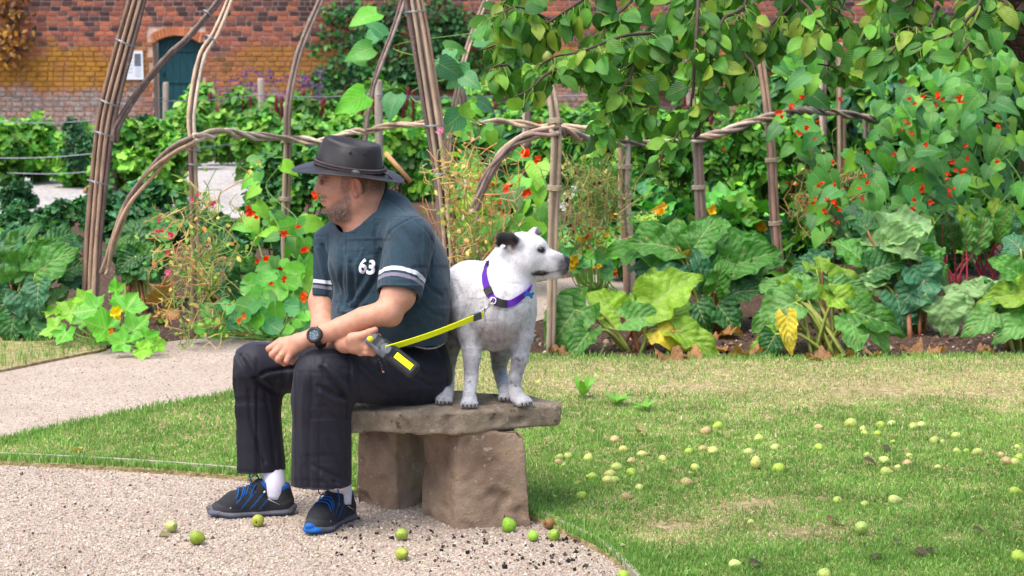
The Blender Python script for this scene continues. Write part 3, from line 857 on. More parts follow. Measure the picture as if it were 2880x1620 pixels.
# short hair below the hat, sideburn, stubble beard, moustache, brow, lips, eyes
hair = smooth01(hx, 1012, 1030) * (1 - smooth01(hy, 520, 560)) * (np.abs(HV[:, 1] - YH) > 0.0)
blend(hair * (0.75 + 0.35 * nz), L(92, 72, 62))
side = blob(977, 512, 13, 34, 0.4); blend(side * (0.6 + 0.4 * nz), L(104, 82, 72))
jawl = np.interp(hx, [900, 925, 950, 975, 990, 1010], [590, 578, 560, 545, 540, 600])
beard = smooth01(hy - jawl, -8, 14) * (1 - smooth01(hx, 985, 1004)) * (1 - smooth01(hy, 612, 632))
blend(beard * (0.66 + 0.35 * nz + 0.2 * nb), L(112, 90, 80))
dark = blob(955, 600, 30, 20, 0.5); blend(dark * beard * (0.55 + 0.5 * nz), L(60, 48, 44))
blend(blob(912, 552, 12, 6, 0.5) * (0.75 + 0.4 * nz) * (hy < 558), L(104, 78, 70))
blend(blob(914, 565, 10, 7, 0.4) * (hx < 922) * 0.5, L(176, 112, 100))
blend(blob(909, 564, 12, 1.8, 0.4) * 0.8, L(120, 62, 58))
blend(blob(916, 497, 18, 5, 0.5) * (0.7 + 0.3 * nz), L(88, 66, 56))
for_eye = blob(915.5, 511, 9, 5.5, 0.35)
blend(for_eye * 0.6, L(150, 116, 104)); blend(blob(913, 511, 4.5, 2.6, 0.4), L(48, 36, 32))
blend(blob(922, 508, 20, 11, 0.6) * 0.35, L(150, 96, 82))
blend(blob(917, 505.5, 13, 2.6, 0.5) * 0.8, L(110, 66, 56)); blend(blob(917, 517, 13, 2.4, 0.6) * 0.55, L(168, 100, 86))
blend(blob(900, 544, 5, 2.0, 0.4) * 0.6, L(96, 52, 46))
blend(blob(1004, 529, 6, 14, 0.6) * (np.abs(HV[:, 1] - YH) < 0.082) * 0.6, L(150, 78, 66))
Hn = vnormals(HV, HQ)
HV = HV + Hn * (0.0008 * nz * np.clip(beard + hair, 0, 1))[:, None]


is_head = (HV[:, 2] > A(1040, 662, YH)[2]) & (hx > 860)
knuck = mcp + pip + dip + [rp(1050, 932, -0.01), rp(1040, 960, 0), rp(1040, 985, 0)]
d = np.min([np.linalg.norm(HV - k, axis=1) for k in knuck], 0); mk_ = (0.45 * np.exp(-(d / 0.016) ** 2))[:, None]
ac = np.tile(SKIN, (len(HV), 1)) * (1 + 0.05 * fbm(HV, 22, 3, 4)[:, None])
ac = ac * (1 - mk_) + SKIN_RED * mk_
HC = np.where(is_head[:, None], col, ac)
body = obj('person', mesh_np('person', HV, HQ, HC), m_skin)
root_mesh(body)
m_hair = plain('hair', (1, 1, 1), 0.7, 0.25, 0.05, 50, source='attr')
bm_ = np.clip(beard, 0, 1) * is_head * (np.abs(HV[:, 1] - YH) < 0.09); bcol = np.where((fbm(HV, 200, 1, 77) > 0.25)[:, None], L(164, 142, 130), L(104, 80, 70))
hairs('beard', HV, HQ, bcol, bm_ ** 2 * (0.35 + dark) + 1e-9, 5200, 0.0042, 0.0004, np.array([0.3, 0, -1.0]), m_hair, body, 91, 0.35, 0.3)
hm_ = np.clip(hair, 0, 1) * is_head
hairs('cropped_hair', HV, HQ, np.tile(L(84, 66, 56), (len(HV), 1)), hm_ + 1e-9, 7000, 0.004, 0.0004, np.array([0.5, 0, -1.0]), m_hair, body, 92, 0.3, 0.3)
tag(body, 'man in dark hat, navy T-shirt and trousers seated on the stone bench, looking left', 'person')

# --- cloth
def cloth_mat(name, rough, weave, wsc, var=0.10, spec=0.2, sheen=0.0, st=0.6):
    m, nt, b = newmat(name, rough, spec)
    g = pos(nt)
    k = ramp(nt, noise(nt, 260, 3, g, 0.6, (st, st, 1)), [(0.3, 1 - var), (0.7, 1 + var)])
    k2 = ramp(nt, noise(nt, 14, 3, g), [(0.3, 0.93), (0.7, 1.07)])
    c = mixrgb(nt, 1.0, mixrgb(nt, 1.0, attr(nt), k, 'MULTIPLY'), k2, 'MULTIPLY')
    nt.links.new(c, b.inputs['Base Color'])
    b.inputs['Sheen Weight'].default_value = sheen
    bump(nt, b, noise(nt, wsc, 3, g), weave, 0.0015)
    return m
m_shirt = cloth_mat('heathered_jersey', 0.9, 0.35, 900, 0.16, 0.15, 0.15)
m_trouser = cloth_mat('dark_walking_nylon', 0.62, 0.2, 1200, 0.03, 0.28, 0.05)
# woven bands round the sleeves, from the distance above each hem
snt = m_shirt.node_tree; sb_ = snt.nodes['Principled BSDF']; cur_ = sb_.inputs['Base Color'].links[0].from_socket
for nm, lo1, hi1, lo2, hi2 in (('band_l', 0.055, 0.0695, 0.034, 0.0465), ('band_r', 0.044, 0.056, 0.026, 0.0365)):
    fv = N(snt, 'ShaderNodeAttribute', attribute_name=nm).outputs['Fac']
    for lo_, hi_, cc_ in ((lo1, hi1, L(206, 206, 214)), (lo2, hi2, L(122, 117, 132))):
        mk = math_(snt, 'MULTIPLY', math_(snt, 'GREATER_THAN', fv, lo_), math_(snt, 'LESS_THAN', fv, hi_))
        cur_ = mixrgb(snt, mk, cur_, cc_)
snt.links.new(cur_, sb_.inputs['Base Color'])
SHIRT = L(41, 60, 71); WHITE = L(226, 226, 232); GREYV = L(140, 134, 148); TROU = L(29, 29, 40)

def ringpts(c, u, v, ru, rv, n=28):
    a = np.linspace(0, 2 * math.pi, n + 1); return c + np.cos(a)[:, None] * u * ru + np.sin(a)[:, None] * v * rv
def fold(V, Nn, lines, far=None):
    """press creases (negative depth) or ridges into the side of a garment that faces the viewer"""
    x, y = project_px(V)
    vd = unit(np.array([0, 0, CAM_Z]) - V.mean(0)); face = smooth01(Nn @ vd, 0.0, 0.35)
    out = np.zeros(len(V))
    for pts, w, dep in lines:
        P = spline(np.array([[a, b_, 0] for a, b_ in pts], float), max(8, 5 * len(pts)))
        q = np.stack([x, y, 0 * x], 1)
        near = (x > P[:, 0].min() - 4 * w) & (x < P[:, 0].max() + 4 * w) & (y > P[:, 1].min() - 4 * w) & (y < P[:, 1].max() + 4 * w)
        if far is not None: near &= far(V)
        d = np.full(len(V), 1e3); d[near] = seg_dist(q[near], P)
        tt = 1.0
        out += 1.5 * dep * np.exp(-(d / w) ** 2)
    return V + Nn * (out * face)[:, None]

# T-shirt
hem = A(1210, 972, 6.42)
f = Field.around([A(850, 1000, 6.0), A(1275, 1000, 6.0), A(1000, 515, 6.7), A(1275, 700, 6.7)], 0.01, 0.0038)
fl = (FACE, 0.70)
f.cone(A(1058, 715, 6.41), A(1098, 830, 6.41), 0.205, 0.226, k=0, flat=fl)
f.cone(A(1098, 830, 6.41), A(1108, 985, 6.43), 0.226, 0.218, k=0.05, flat=fl)
f.ell(A(1005, 890, 6.33), (0.085, 0.10, 0.10), k=0.08)                    # belly
f.ell(A(1000, 745, 6.33), (0.09, 0.10, 0.08), k=0.06)                     # chest
f.cone(A(1040, 640, 6.41), A(1150, 668, 6.27), 0.088, 0.078, k=0.05)      # trapezius to near shoulder
f.cone(A(1035, 640, 6.42), A(935, 690, 6.50), 0.08, 0.066, k=0.05)
f.cone(A(1090, 610, 6.42), A(1150, 740, 6.42), 0.085, 0.12, k=0.06)       # rounded upper back
f.ell(A(1178, 800, 6.44), (0.085, 0.12, 0.19), k=0.06)                    # back
f.cone(A(1034, 560, 6.40), A(1036, 620, 6.40), 0.071, 0.086, k=0.03)      # collar stump
sl0, sl1 = A(1151, 676, 6.23), A(1117, 850, 6.12)
fs_ = Field(f.lo, f.lo + 0.01, f.h); fs_.n = f.n.copy(); fs_.ax = f.ax; fs_.D = np.full(f.n, 0.2, np.float32)
fs_.cone(sl0, sl1, 0.084, 0.0745, k=0)
sr0, sr1 = A(930, 695, 6.49), A(903, 868, 6.44)
fs_.cone(sr0, sr1, 0.070, 0.060, k=0)
# openings: collar plane, neck hole, sleeves, hem
cn = unit(np.array([-0.78, -0.33, 0.52])); cp = A(1036, 588, 6.40); na0, na1 = A(1026, 540, 6.38), A(1036, 655, 6.40); nax = unit(na1 - na0)
def collar_cut(X, Y, Z):
    p = (X - cp[0]) * cn[0] + (Y - cp[1]) * cn[1] + (Z - cp[2]) * cn[2]; q = (X - na0[0], Y - na0[1], Z - na0[2]); t = q[0] * nax[0] + q[1] * nax[1] + q[2] * nax[2]
    return np.maximum(-p, np.sqrt(np.maximum(q[0] ** 2 + q[1] ** 2 + q[2] ** 2 - t * t, 0)) - 0.105)
f.apply(collar_cut, A(930, 690, 6.24), A(1120, 450, 6.58), 0.004, 's', margin=0)
f.cone(A(1026, 540, 6.38), A(1036, 655, 6.40), 0.068, 0.071, k=0.004, op='s')
ax1 = unit(sl1 - sl0); hm1 = sl0 + (sl1 - sl0) * 0.88
fs_.cut(hm1, ax1, hm1 - 0.115, hm1 + 0.115)
fs_.cone(hm1 - ax1 * 0.035, hm1 + ax1 * 0.05, 0.0635, 0.067, k=0.003, op='s')
ax2 = unit(sr1 - sr0); hm2 = sr0 + (sr1 - sr0) * 0.83
fs_.cut(hm2, ax2, hm2 - 0.09, hm2 + 0.09)
fs_.cone(hm2 - ax2 * 0.02, hm2 + ax2 * 0.04, 0.0485, 0.052, k=0.003, op='s')
kk = 0.022; hh = np.clip(0.5 + 0.5 * (f.D - fs_.D) / kk, 0, 1); f.D = f.D * (1 - hh) + fs_.D * hh - kk * hh * (1 - hh); del fs_, hh
f.cut(A(1150, 962, 6.42), (0.06, 0, -1), A(900, 1010, 6.1), A(1275, 958, 6.8))
SV, SQ = f.mesh(2)
Sn = vnormals(SV, SQ)
up_ = SV @ ax1 - hm1 @ ax1
dL = np.linalg.norm(np.cross(SV - hm1, ax1), axis=1); dR = np.linalg.norm(np.cross(SV - hm2, ax2), axis=1)
tL, tR = (hm1 - SV) @ ax1, (hm2 - SV) @ ax2
isL = (dL < 0.10) & (tL < 0.10); isR = (dR < 0.075) & (tR < 0.09)
c = np.tile(SHIRT, (len(SV), 1))
sx, sy = project_px(SV)
def band(c, m, col_): c[m] = col_; return c
okL = isL & (sx > 1050) & (SV[:, 1] < 6.24); okR = isR & (sx < 962)
st_l = np.where((dL < 0.092) & (sx > 1050), tL, 1.0); st_r = np.where((dR < 0.072) & (sx < 965), tR, 1.0)
# cloth folds
SV = SV + Sn * (0.0040 * fbm(SV, 11, 2, 5) + 0.0012 * fbm(SV, 40, 2, 6))[:, None]
SV = fold(SV, Sn, [
    ([(906, 690), (925, 752), (946, 822)], 7, -0.010), ([(893, 700), (905, 750), (915, 800)], 8, 0.005),
    ([(958, 690), (962, 740), (956, 800), (962, 850)], 9, -0.006), ([(985, 735), (992, 790), (985, 840)], 8, -0.007),
    ([(972, 720), (976, 780), (972, 840)], 7, 0.005),
    ([(1064, 705), (1060, 765), (1035, 815), (1000, 862)], 8, -0.011), ([(1045, 770), (1020, 812), (985, 852)], 7, 0.006),
    ([(1040, 735), (1010, 800), (975, 850)], 6, -0.006), ([(1020, 700), (1005, 740)], 8, 0.004),
    ([(945, 850), (985, 866), (1030, 862)], 7, -0.006), ([(950, 870), (990, 885)], 7, 0.005),
    ([(1090, 655), (1120, 700), (1150, 760)], 10, -0.005), ([(1110, 650), (1150, 710), (1175, 770)], 9, 0.005), ([(1130, 640), (1175, 700), (1185, 750)], 8, -0.005),
    ([(1190, 780), (1215, 810), (1245, 830)], 8, -0.007), ([(1185, 850), (1215, 880), (1245, 890)], 9, -0.005), ([(1180, 900), (1210, 930), (1243, 940)], 9, 0.004),
    ([(1000, 655), (1015, 690), (1040, 715)], 7, -0.004), ([(1060, 630), (1050, 670), (1060, 700)], 7, -0.004),
    ([(912, 728), (990, 724), (1072, 711)], 3.2, -0.0010), ([(1158, 611), (1100, 645), (1078, 690), (1068, 745)], 2.2, -0.0030),
    ([(1053, 546), (1105, 570), (1158, 611)], 2.0, -0.0022), ([(1158, 611), (1202, 653), (1222, 700), (1200, 770)], 2.2, -0.0026),
    ([(1068, 812), (1118, 812), (1182, 820)], 1.8, -0.0015)])
SV = lap(SV, SQ, 1)
c = c * (1 + 0.10 * np.clip(fbm(SV, 90, 2, 3), -1, 1))[:, None]
sme = mesh_np('t_shirt', SV, SQ, c)
for nm, vals in (('band_l', st_l), ('band_r', st_r)):
    at_ = sme.attributes.new(nm, 'FLOAT', 'POINT'); at_.data.foreach_set('value', np.ascontiguousarray(vals, dtype=np.float32))
shirt = obj('t_shirt', sme, m_shirt, body)
# collar rib
cr = [A(1077, 524, 6.40), A(1072, 560, 6.335), A(1052, 605, 6.315), A(1028, 634, 6.32), A(1000, 646, 6.335), A(980, 632, 6.38), A(978, 605, 6.43), A(1010, 570, 6.47), A(1055, 530, 6.46), A(1077, 524, 6.40)]

cc0 = na0 + nax * ((cp - na0) @ cn / (nax @ cn)); cu = unit(np.array([0, 0, 1.0]) - cn * cn[2]); cv = np.cross(cn, cu)
mb = MB(); mb.tube(ringpts(cc0, cu, cv, 0.0745 / abs(nax @ cn), 0.0745, 48) - cn * 0.003, 0.0065, 8, SHIRT * 0.8, cap=False); mb.obj('collar_rib', m_shirt, shirt)
# chest number, printed on the cloth
def text_mesh(body_, size, bold=0.0):
    cu = bpy.data.curves.new('lettering', 'FONT'); cu.body = body_; cu.size = size; cu.align_x = 'CENTER'; cu.align_y = 'CENTER'
    cu.offset = bold; cu.resolution_u = 4; cu.fill_mode = 'FRONT'
    o = bpy.data.objects.new('lettering', cu); COL.objects.link(o)
    me = bpy.data.meshes.new_from_object(o.evaluated_get(bpy.context.evaluated_depsgraph_get()))
    bpy.data.objects.remove(o)
    bm = bmesh.new(); bm.from_mesh(me); bmesh.ops.triangulate(bm, faces=bm.faces)
    for _ in range(2): bmesh.ops.subdivide_edges(bm, edges=[e for e in bm.edges if e.calc_length() > size * 0.12], cuts=1, use_grid_fill=True)
    bmesh.ops.triangulate(bm, faces=bm.faces)
    V = np.array([v.co for v in bm.verts]); F = np.array([[v.index for v in fc.verts] for fc in bm.faces]); bm.free()
    bpy.data.meshes.remove(me)
    return V, F
def bvh_of(V, Q): return BVHTree.FromPolygons([tuple(v) for v in V], [tuple(int(i) for i in q) for q in Q])
def drape(V2, cx, cy, ang, bvh, lift):
    """lay flat points (in photo pixels about cx, cy) on a surface"""
    ca, sa = math.cos(ang), math.sin(ang); out = []
    for x, y, _ in V2:
        px, py = cx + x * ca - y * sa, cy - (x * sa + y * ca)
        d = Vector(ray(px, py)).normalized(); loc, nr, _i, _d = bvh.ray_cast(Vector((0, 0, CAM_Z)), d)
        if loc is None: loc, nr = Vector(at(px, py, 6.3)), -d
        if nr.dot(d) > 0: nr = -nr
        out.append(loc + nr * lift)
    return np.array(out)
bv = bvh_of(SV, SQ)
m_print = plain('white_print', L(232, 232, 236), 0.8, 0.2, 0.06, 300)
m_printd = plain('dark_print_shadow', L(30, 36, 44), 0.85, 0.2, 0.06, 300)
V2, F2 = text_mesh('63', 51, 1.6)
V2[:, 1] *= 1.06; V2[:, 0] *= 0.92
obj('chest_number', mesh_np('chest_number', drape(V2, 1032, 752, -0.12, bv, 0.0035), F2, None, None, False), m_print, shirt)

# belt glimpse
mb = MB(); nseg = 24
BELT_TODO = True
m_belt, nt, b = newmat('white_woven_belt', 0.7, 0.2)
vv = N(nt, 'ShaderNodeTexVoronoi'); vv.inputs['Scale'].default_value = 190; nt.links.new(pos(nt), vv.inputs['Vector'])
nt.links.new(ramp(nt, vv.outputs['Distance'], [(0.22, L(30, 30, 34)), (0.32, L(206, 206, 208))]), b.inputs['Base Color'])

# trousers
f = Field.around([A(625, 1400, 6.0), A(1275, 940, 6.8), A(625, 940, 6.0)], 0.01, 0.0042)
YD = np.array([0, 1.0, 0])
f.cone(A(1172, 1050, 6.40), A(905, 1055, 6.15), 0.112, 0.086, k=0)                       # near thigh
f.cone(A(905, 1060, 6.15), A(906, 1120, 6.17), 0.088, 0.097, k=0.03, flat=(YD, 0.9))
f.cone(A(906, 1120, 6.17), A(903, 1420, 6.23), 0.097, 0.102, k=0.03, flat=(YD, 0.85))
f.cone(A(1090, 1040, 6.60), A(720, 1032, 6.42), 0.105, 0.084, k=0.02)                    # far thigh
f.cone(A(718, 1040, 6.42), A(714, 1110, 6.44), 0.085, 0.090, k=0.03, flat=(YD, 0.9))
f.cone(A(714, 1110, 6.44), A(726, 1380, 6.46), 0.090, 0.102, k=0.03, flat=(YD, 0.85))
f.ell(A(1165, 1052, 6.47), (0.125, 0.17, 0.105), k=0.05)                                 # seat
f.cone(A(1165, 985, 6.46), A(1160, 1040, 6.46), 0.118, 0.13, k=0.04, flat=(FACE, 0.85))
f.cut(A(905, 1391, 6.2), (0.06, 0, -1), A(800, 1440, 5.9), A(1010, 1388, 6.5))
f.cut(A(722, 1344, 6.45), (-0.10, 0, -1), A(600, 1420, 6.25), A(812, 1325, 6.7))
f.cone(A(904, 1368, 6.22), A(903, 1440, 6.234), 0.084, 0.090, k=0.003, op='s', flat=(YD, 0.83))
f.cone(A(725, 1322, 6.458), A(727, 1400, 6.46), 0.083, 0.089, k=0.003, op='s', flat=(YD, 0.83))
f.cut((0, 0, SEAT_Z + 0.004), (0, 0, -1), [A(985, 1100, 6.3)[0], 6.28, 0.3], [A(1290, 1100, 6.5)[0], 6.9, SEAT_Z + 0.03])
PV, PQ = f.mesh(2)
Pn = vnormals(PV, PQ)
PV = PV + Pn * (0.0034 * fbm(PV, 9, 2, 15) + 0.0007 * fbm(PV, 40, 2, 16))[:, None]
near_leg = lambda V: V[:, 1] < 6.36 - 0.0 * V[:, 0]
PV = fold(PV, Pn, [
    ([(905, 1035), (935, 1075), (975, 1120), (985, 1150)], 8, -0.010), ([(918, 1030), (955, 1070), (985, 1110)], 8, 0.007),
    ([(895, 1085), (935, 1105), (982, 1122)], 6, -0.007), ([(900, 1105), (945, 1128), (984, 1132)], 7, 0.006),
    ([(985, 1060), (990, 1120), (984, 1175)], 7, -0.010), ([(915, 1140), (950, 1180), (975, 1260)], 8, -0.004),
    ([(903, 1130), (900, 1220), (899, 1385)], 2.4, -0.0030), ([(860, 1050), (850, 1150), (855, 1300)], 12, 0.004), ([(875, 1080), (872, 1200), (868, 1370)], 9, -0.004),
    ([(973, 981), (993, 1022), (995, 1058), (987, 1114)], 2.6, 0.0030), ([(966, 984), (985, 1022), (987, 1060)], 2.4, -0.003),
    ([(1012, 1030), (1050, 1075), (1095, 1115)], 7, -0.005), ([(1040, 1010), (1090, 1060), (1150, 1110)], 8, -0.005), ([(1100, 1000), (1150, 1050), (1210, 1085)], 8, -0.005),
    ([(1060, 1020), (1110, 1075), (1160, 1118)], 8, 0.005), ([(1075, 995), (1085, 1035), (1088, 1075)], 2.4, -0.003),
    ([(1150, 1000), (1200, 1040), (1240, 1060)], 8, -0.006), ([(830, 1370), (880, 1373), (975, 1377)], 2.2, -0.0022),
    ([(905, 1340), (930, 1360), (960, 1372)], 8, 0.005), ([(880, 1310), (930, 1335), (975, 1345)], 8, -0.006), ([(925, 1240), (950, 1290), (972, 1330)], 8, -0.005),
    ([(940, 1355), (950, 1385)], 5, -0.006)], near_leg)
PV = fold(PV, Pn, [
    ([(717, 1066), (757, 1045), (829, 1035)], 5, -0.009), ([(674, 1001), (700, 1045), (735, 1085), (782, 1110)], 7, -0.010), ([(690, 1000), (720, 1045), (760, 1085)], 8, 0.006),
    ([(726, 1095), (724, 1200), (735, 1335)], 2.4, -0.0030), ([(670, 1050), (668, 1200), (672, 1320)], 12, 0.004), ([(700, 1100), (710, 1200), (745, 1300)], 9, -0.006),
    ([(750, 1110), (765, 1200), (775, 1300)], 8, -0.004), ([(648, 1322), (720, 1330), (800, 1336)], 2.2, -0.0022), ([(650, 1030), (660, 1090)], 8, 0.004)], lambda V: V[:, 1] > 6.30)
PV = lap(PV, PQ, 2)
trousers = obj('trousers', mesh_np('trousers', PV, PQ, np.tile(TROU, (len(PV), 1))), m_trouser, body)
# small stitched logo on the pocket
bvp = bvh_of(PV, PQ)
P = drape(np.array([[a - 1200, 975 - b_, 0] for a, b_ in spline(np.array([(1150, 968, 0), (1180, 977, 0), (1205, 980, 0), (1228, 975, 0), (1243, 966, 0)], float), 20)[:, :2]]), 1200, 975, 0, bvp, 0.002)
mb = MB(); mb.tube(P, 0.011, 8, flat=0.3); mb.obj('belt', m_belt, body)
m_thr = plain('grey_thread', L(120, 124, 136), 0.8, 0.2, 0.05, 200)
def stitch(name, pts, hw, mat):
    """small stitched bars at photo points, lying on the cloth"""
    V, Q = [], []
    for k, (a, b_) in enumerate(pts):
        V += [[a - 1070 + dx * hw, 1030 - b_ + dy * hw, 0] for dx, dy in ((-1.3, -0.6), (1.1, -1.0), (1.3, 0.6), (-1.1, 1.0))]; Q.append([4 * k + q for q in range(4)])
    o = obj(name, mesh_np(name, drape(np.array(V, float), 1070, 1030, 0, bvp, 0.003), np.array(Q), None, None, False), mat, trousers); o['kind'] = 'stuff'
stitch('pocket_stitching', [(1063, 1012), (1066, 1019), (1068, 1022), (1070, 1027), (1071.5, 1031), (1073, 1036)], 1.3, m_thr)
stitch('red_stitch', [(1075, 1041)], 2.2, plain('red_thread', L(190, 60, 60), 0.8, 0.2, 0.05, 200))
stitch('white_stitch', [(1077, 1045)], 2.2, plain('white_thread', L(200, 204, 210), 0.8, 0.2, 0.05, 200))

# --- socks and shoes
m_sock = plain('white_ribbed_sock', L(214, 210, 226), 0.95, 0.1, 0.06, 200, 0.4, bscale=500)
m_shoe = plain('black_mesh_upper', (1, 1, 1), 0.75, 0.3, 0.25, 260, 0.5, source='attr', bscale=700)
m_sole = plain('rubber_sole', (1, 1, 1), 0.7, 0.3, 0.15, 80, 0.2, source='attr')
m_lace = plain('blue_and_black_lace', (1, 1, 1), 0.8, 0.2, 0.1, 200, source='attr')
BLUE = L(22, 92, 168); BLK = L(34, 36, 40); GRYS = L(84, 84, 90)
def shoe(heel, toe, ankle_top, seed, label, toe_z=0.06):
    """heel and toe: points on the ground; ankle_top: where the sock meets the hem"""
    d = toe - heel; Ln = np.linalg.norm(d); d = d / Ln
    zz = np.array([0, 0, 1.0]); w = np.cross(zz, d); R = np.stack([d, w, zz], 1)
    def p(u, v, z): return heel + R @ np.array([u * Ln, v, z])
    lo = heel - 0.12; lo = np.minimum(heel, toe) - 0.07; hi = np.maximum(heel, toe) + 0.07; lo[2] = -0.02; hi[2] = 0.19
    f = Field(lo, hi, 0.003)
    fz = (zz, 0.9)
    f.cone(p(.13, 0, .050), p(.40, 0, .046), .037, .034, k=0)
    f.cone(p(.40, 0, .046), p(.70, .002, .040), .034, .043, k=.02)
    f.cone(p(.70, .002, .040), p(.86, .004, .030), .043, .032, k=.02)
    f.cone(p(.12, 0, .055), p(.14, 0, .098), .036, .033, k=.015)               # heel counter
    f.cone(p(.40, 0, .07), p(.36, 0, .108), .036, .030, k=.02)                 # tongue rise
    f.cone(p(.40, 0, .095), p(.66, 0, .060), .026, .034, k=.025)               # vamp
    f.cone(p(.36, 0, .115), p(.33, 0, .135), .019, .011, k=.01)                # tongue tip
    f.cone(p(.20, 0, .16), p(.235, 0, .07), .034, .028, k=.004, op='s')        # ankle opening
    f.cone(p(.17, 0, .135), p(.31, 0, .150), .036, .030, k=.004, op='s')
    f.cut(p(.5, 0, .018), -zz, lo, hi, 0.002)
    V, Q = f.mesh(1); q = (V - heel) @ R; u = q[:, 0] / Ln; z = q[:, 2]
    c = np.tile(BLK, (len(V), 1))
    rand = z < np.interp(u, [0, .1, .3, .55, .75, 1], [.07, .062, .036, .036, .046, .07])
    c[rand] = L(48, 50, 54)
    lin = (np.abs(((u * 9 + z * 26) % 1.0) - 0.5) < 0.075) & (~rand) & (u > .30) & (u < .66) & (z < .098)
    c[lin] = BLUE * 0.75
    col_rim = (z > np.interp(u, [0, .1, .2, .32, .5], [.112, .108, .094, .108, .2]) - .006) & (u < .42)
    c[col_rim] = BLUE * 0.8
    c[(u > .93) & (z < .045)] = L(52, 54, 60)
    c *= (1 + 0.2 * fbm(V, 60, 2, seed))[:, None]
    up = obj('shoe', mesh_np('shoe', V, Q, c), m_shoe, body)
    if label: up['label'] = label
    # sole
    f = Field(lo - [0, 0, 0.03], hi, 0.003)
    fs = (zz, 0.36)
    f.chain([p(.12, 0, .020), p(.40, -.001, .018), p(.70, .003, .018), p(.88, .006, .024)], (.043, .037, .050, .036), k=.01, flat=fs)
    f.cone(p(.88, .005, .028), p(.96, .005, .040), .030, .016, k=.012, flat=(zz, .6))
    f.cone(p(.08, 0, .025), p(.05, 0, .034), .034, .028, k=.01, flat=(zz, .5))
    f.cut(p(.5, 0, .0), -zz, lo - .05, [hi[0], hi[1], .002], 0.001)
    V, Q = f.mesh(1); q = (V - heel) @ R; u = q[:, 0] / Ln; z = q[:, 2]
    c = np.tile(GRYS, (len(V), 1)); c[z < .013 + .003 * np.sin(u * 90)] = BLUE; c[z < 0.004] = L(40, 44, 50)
    c[(u > .90) & (z < toe_z)] = BLUE * 1.0
    obj('sole', mesh_np('sole', V, Q, c), m_sole, up)
    # laces
    mb = MB()
    for k, t in enumerate(np.linspace(.40, .62, 5)):
        zt = np.interp(t, [.38, .66], [.124, .096]); hw = .024 + .004 * k
        P = spline([p(t + .02, -hw, zt - .028), p(t + .01, -hw * .55, zt - .004), p(t, 0, zt + .001), p(t - .01, hw * .55, zt - .004), p(t + .02, hw, zt - .028)], 12)
        mb.tube(P, .0024, 5, BLUE * 0.7 if k % 2 else BLK)
        mb.tube(P + [0, 0, .0015] + R @ np.array([.006, 0, 0]), .0018, 5, BLUE)
    for s in (-1, 1):
        P = spline([p(.385, 0, .128), p(.44, s * .022, .155), p(.50, s * .038, .140), p(.47, s * .036, .112), p(.40, s * .006, .124)], 18)
        mb.tube(P, .0022, 5, BLK if s < 0 else BLUE * .6)
        P = spline([p(.385, 0, .126), p(.44, s * .030, .118), p(.50, s * .044, .085)], 12); mb.tube(P, .002, 5, BLUE * .8)
    mb.obj('laces', m_lace, up)
    # side mark
    mb = MB()
    for s in (-1, 1):
        mb.tube([p(.16, s * .041, .050), p(.30, s * .0425, .072)], .0016, 5, L(150, 150, 154))
        mb.tube([p(.325, s * .036, .098), p(.345, s * .0365, .093)], .0035, 5, L(210, 210, 214))
        mb.tube([p(.70, s * .0465, .048), p(.735, s * .0465, .045)], .003, 5, L(150, 150, 154))
    mb.obj('trim', m_sole, up)['kind'] = 'stuff'
    # sock
    P = spline([p(.22, 0, .07), p(.215, 0, .12), ankle_top], 8)
    mb = MB(); mb.tube(P, [.037, .037, .037, .038, .038, .039, .039, .040], 18); mb.obj('sock', m_sock, body)
shoe(gp(826, 1450), gp(583, 1458), A(757, 1300, 6.46), 31, None, 0.022)
shoe(gp(985, 1462), gp(862, 1513), A(940, 1345, 6.24), 37, None)

# --- watch and ring
m_black = plain('black_resin', L(26, 28, 32), 0.45, 0.45, 0.15, 90, 0.1)
m_dial, nt, b = newmat('watch_dial', 0.55, 0.2)
c = ramp(nt, noise(nt, 260, 3, pos(nt)), [(0.35, L(30, 46, 56)), (0.5, L(84, 106, 116)), (0.6, L(124, 140, 148)), (0.7, L(140, 76, 66))])
nt.links.new(c, b.inputs['Base Color'])
wa = unit(wr_L - A(960, 924, 6.125))                      # along the forearm
wc = A(897, 948, 6.139)
wn_ = unit(np.array([-0.15, -0.93, 0.36])); wn_ = unit(wn_ - wa * wn_.dot(wa)); wb = np.cross(wn_, wa)
def ringpts(c, u, v, ru, rv, n=28):
    a = np.linspace(0, 2 * math.pi, n + 1); return c + np.cos(a)[:, None] * u * ru + np.sin(a)[:, None] * v * rv
mb = MB()
for k in np.linspace(-1, 1, 5):
    mb.tube(ringpts(wc + wa * 0.0085 * k, wn_, wb, 0.0350, 0.0345), 0.0034, 6, cap=False)
watch = mb.obj('wristwatch', m_black, body)
cc = wc + wn_ * 0.040
mb = MB()
for r, dz, rr in ((0.0225, -0.002, 0.0050), (0.0225, 0.004, 0.0042), (0.0195, 0.006, 0.003)):
    mb.tube(ringpts(cc + wn_ * dz, wa, wb, r, r, 32), rr, 8, cap=False)
for k in range(8):
    a = k * math.pi / 4 + 0.2; d = math.cos(a) * wa + math.sin(a) * wb
    mb.tube([cc + d * 0.0235 - wn_ * 0.002, cc + d * 0.0275 + wn_ * 0.002], [0.0042, 0.0028], 6)
mb.obj('case', m_black, watch)
mb = MB(); a = np.linspace(0, 2 * math.pi, 28, endpoint=False)
V = np.vstack([cc + wn_ * 0.0065, cc + wn_ * 0.0065 + np.cos(a)[:, None] * wa * 0.019 + np.sin(a)[:, None] * wb * 0.019])
mb.add(V, [[0, 1 + k, 1 + (k + 1) % 28] for k in range(28)]); mb.obj('dial', m_dial, watch, False)
rg = mcp[2] * 0.36 + pip[2] * 0.64; ra_ = unit(pip[2] - mcp[2]); ru = unit(np.cross(ra_, (0, 0, 1))); rv = np.cross(ra_, ru)
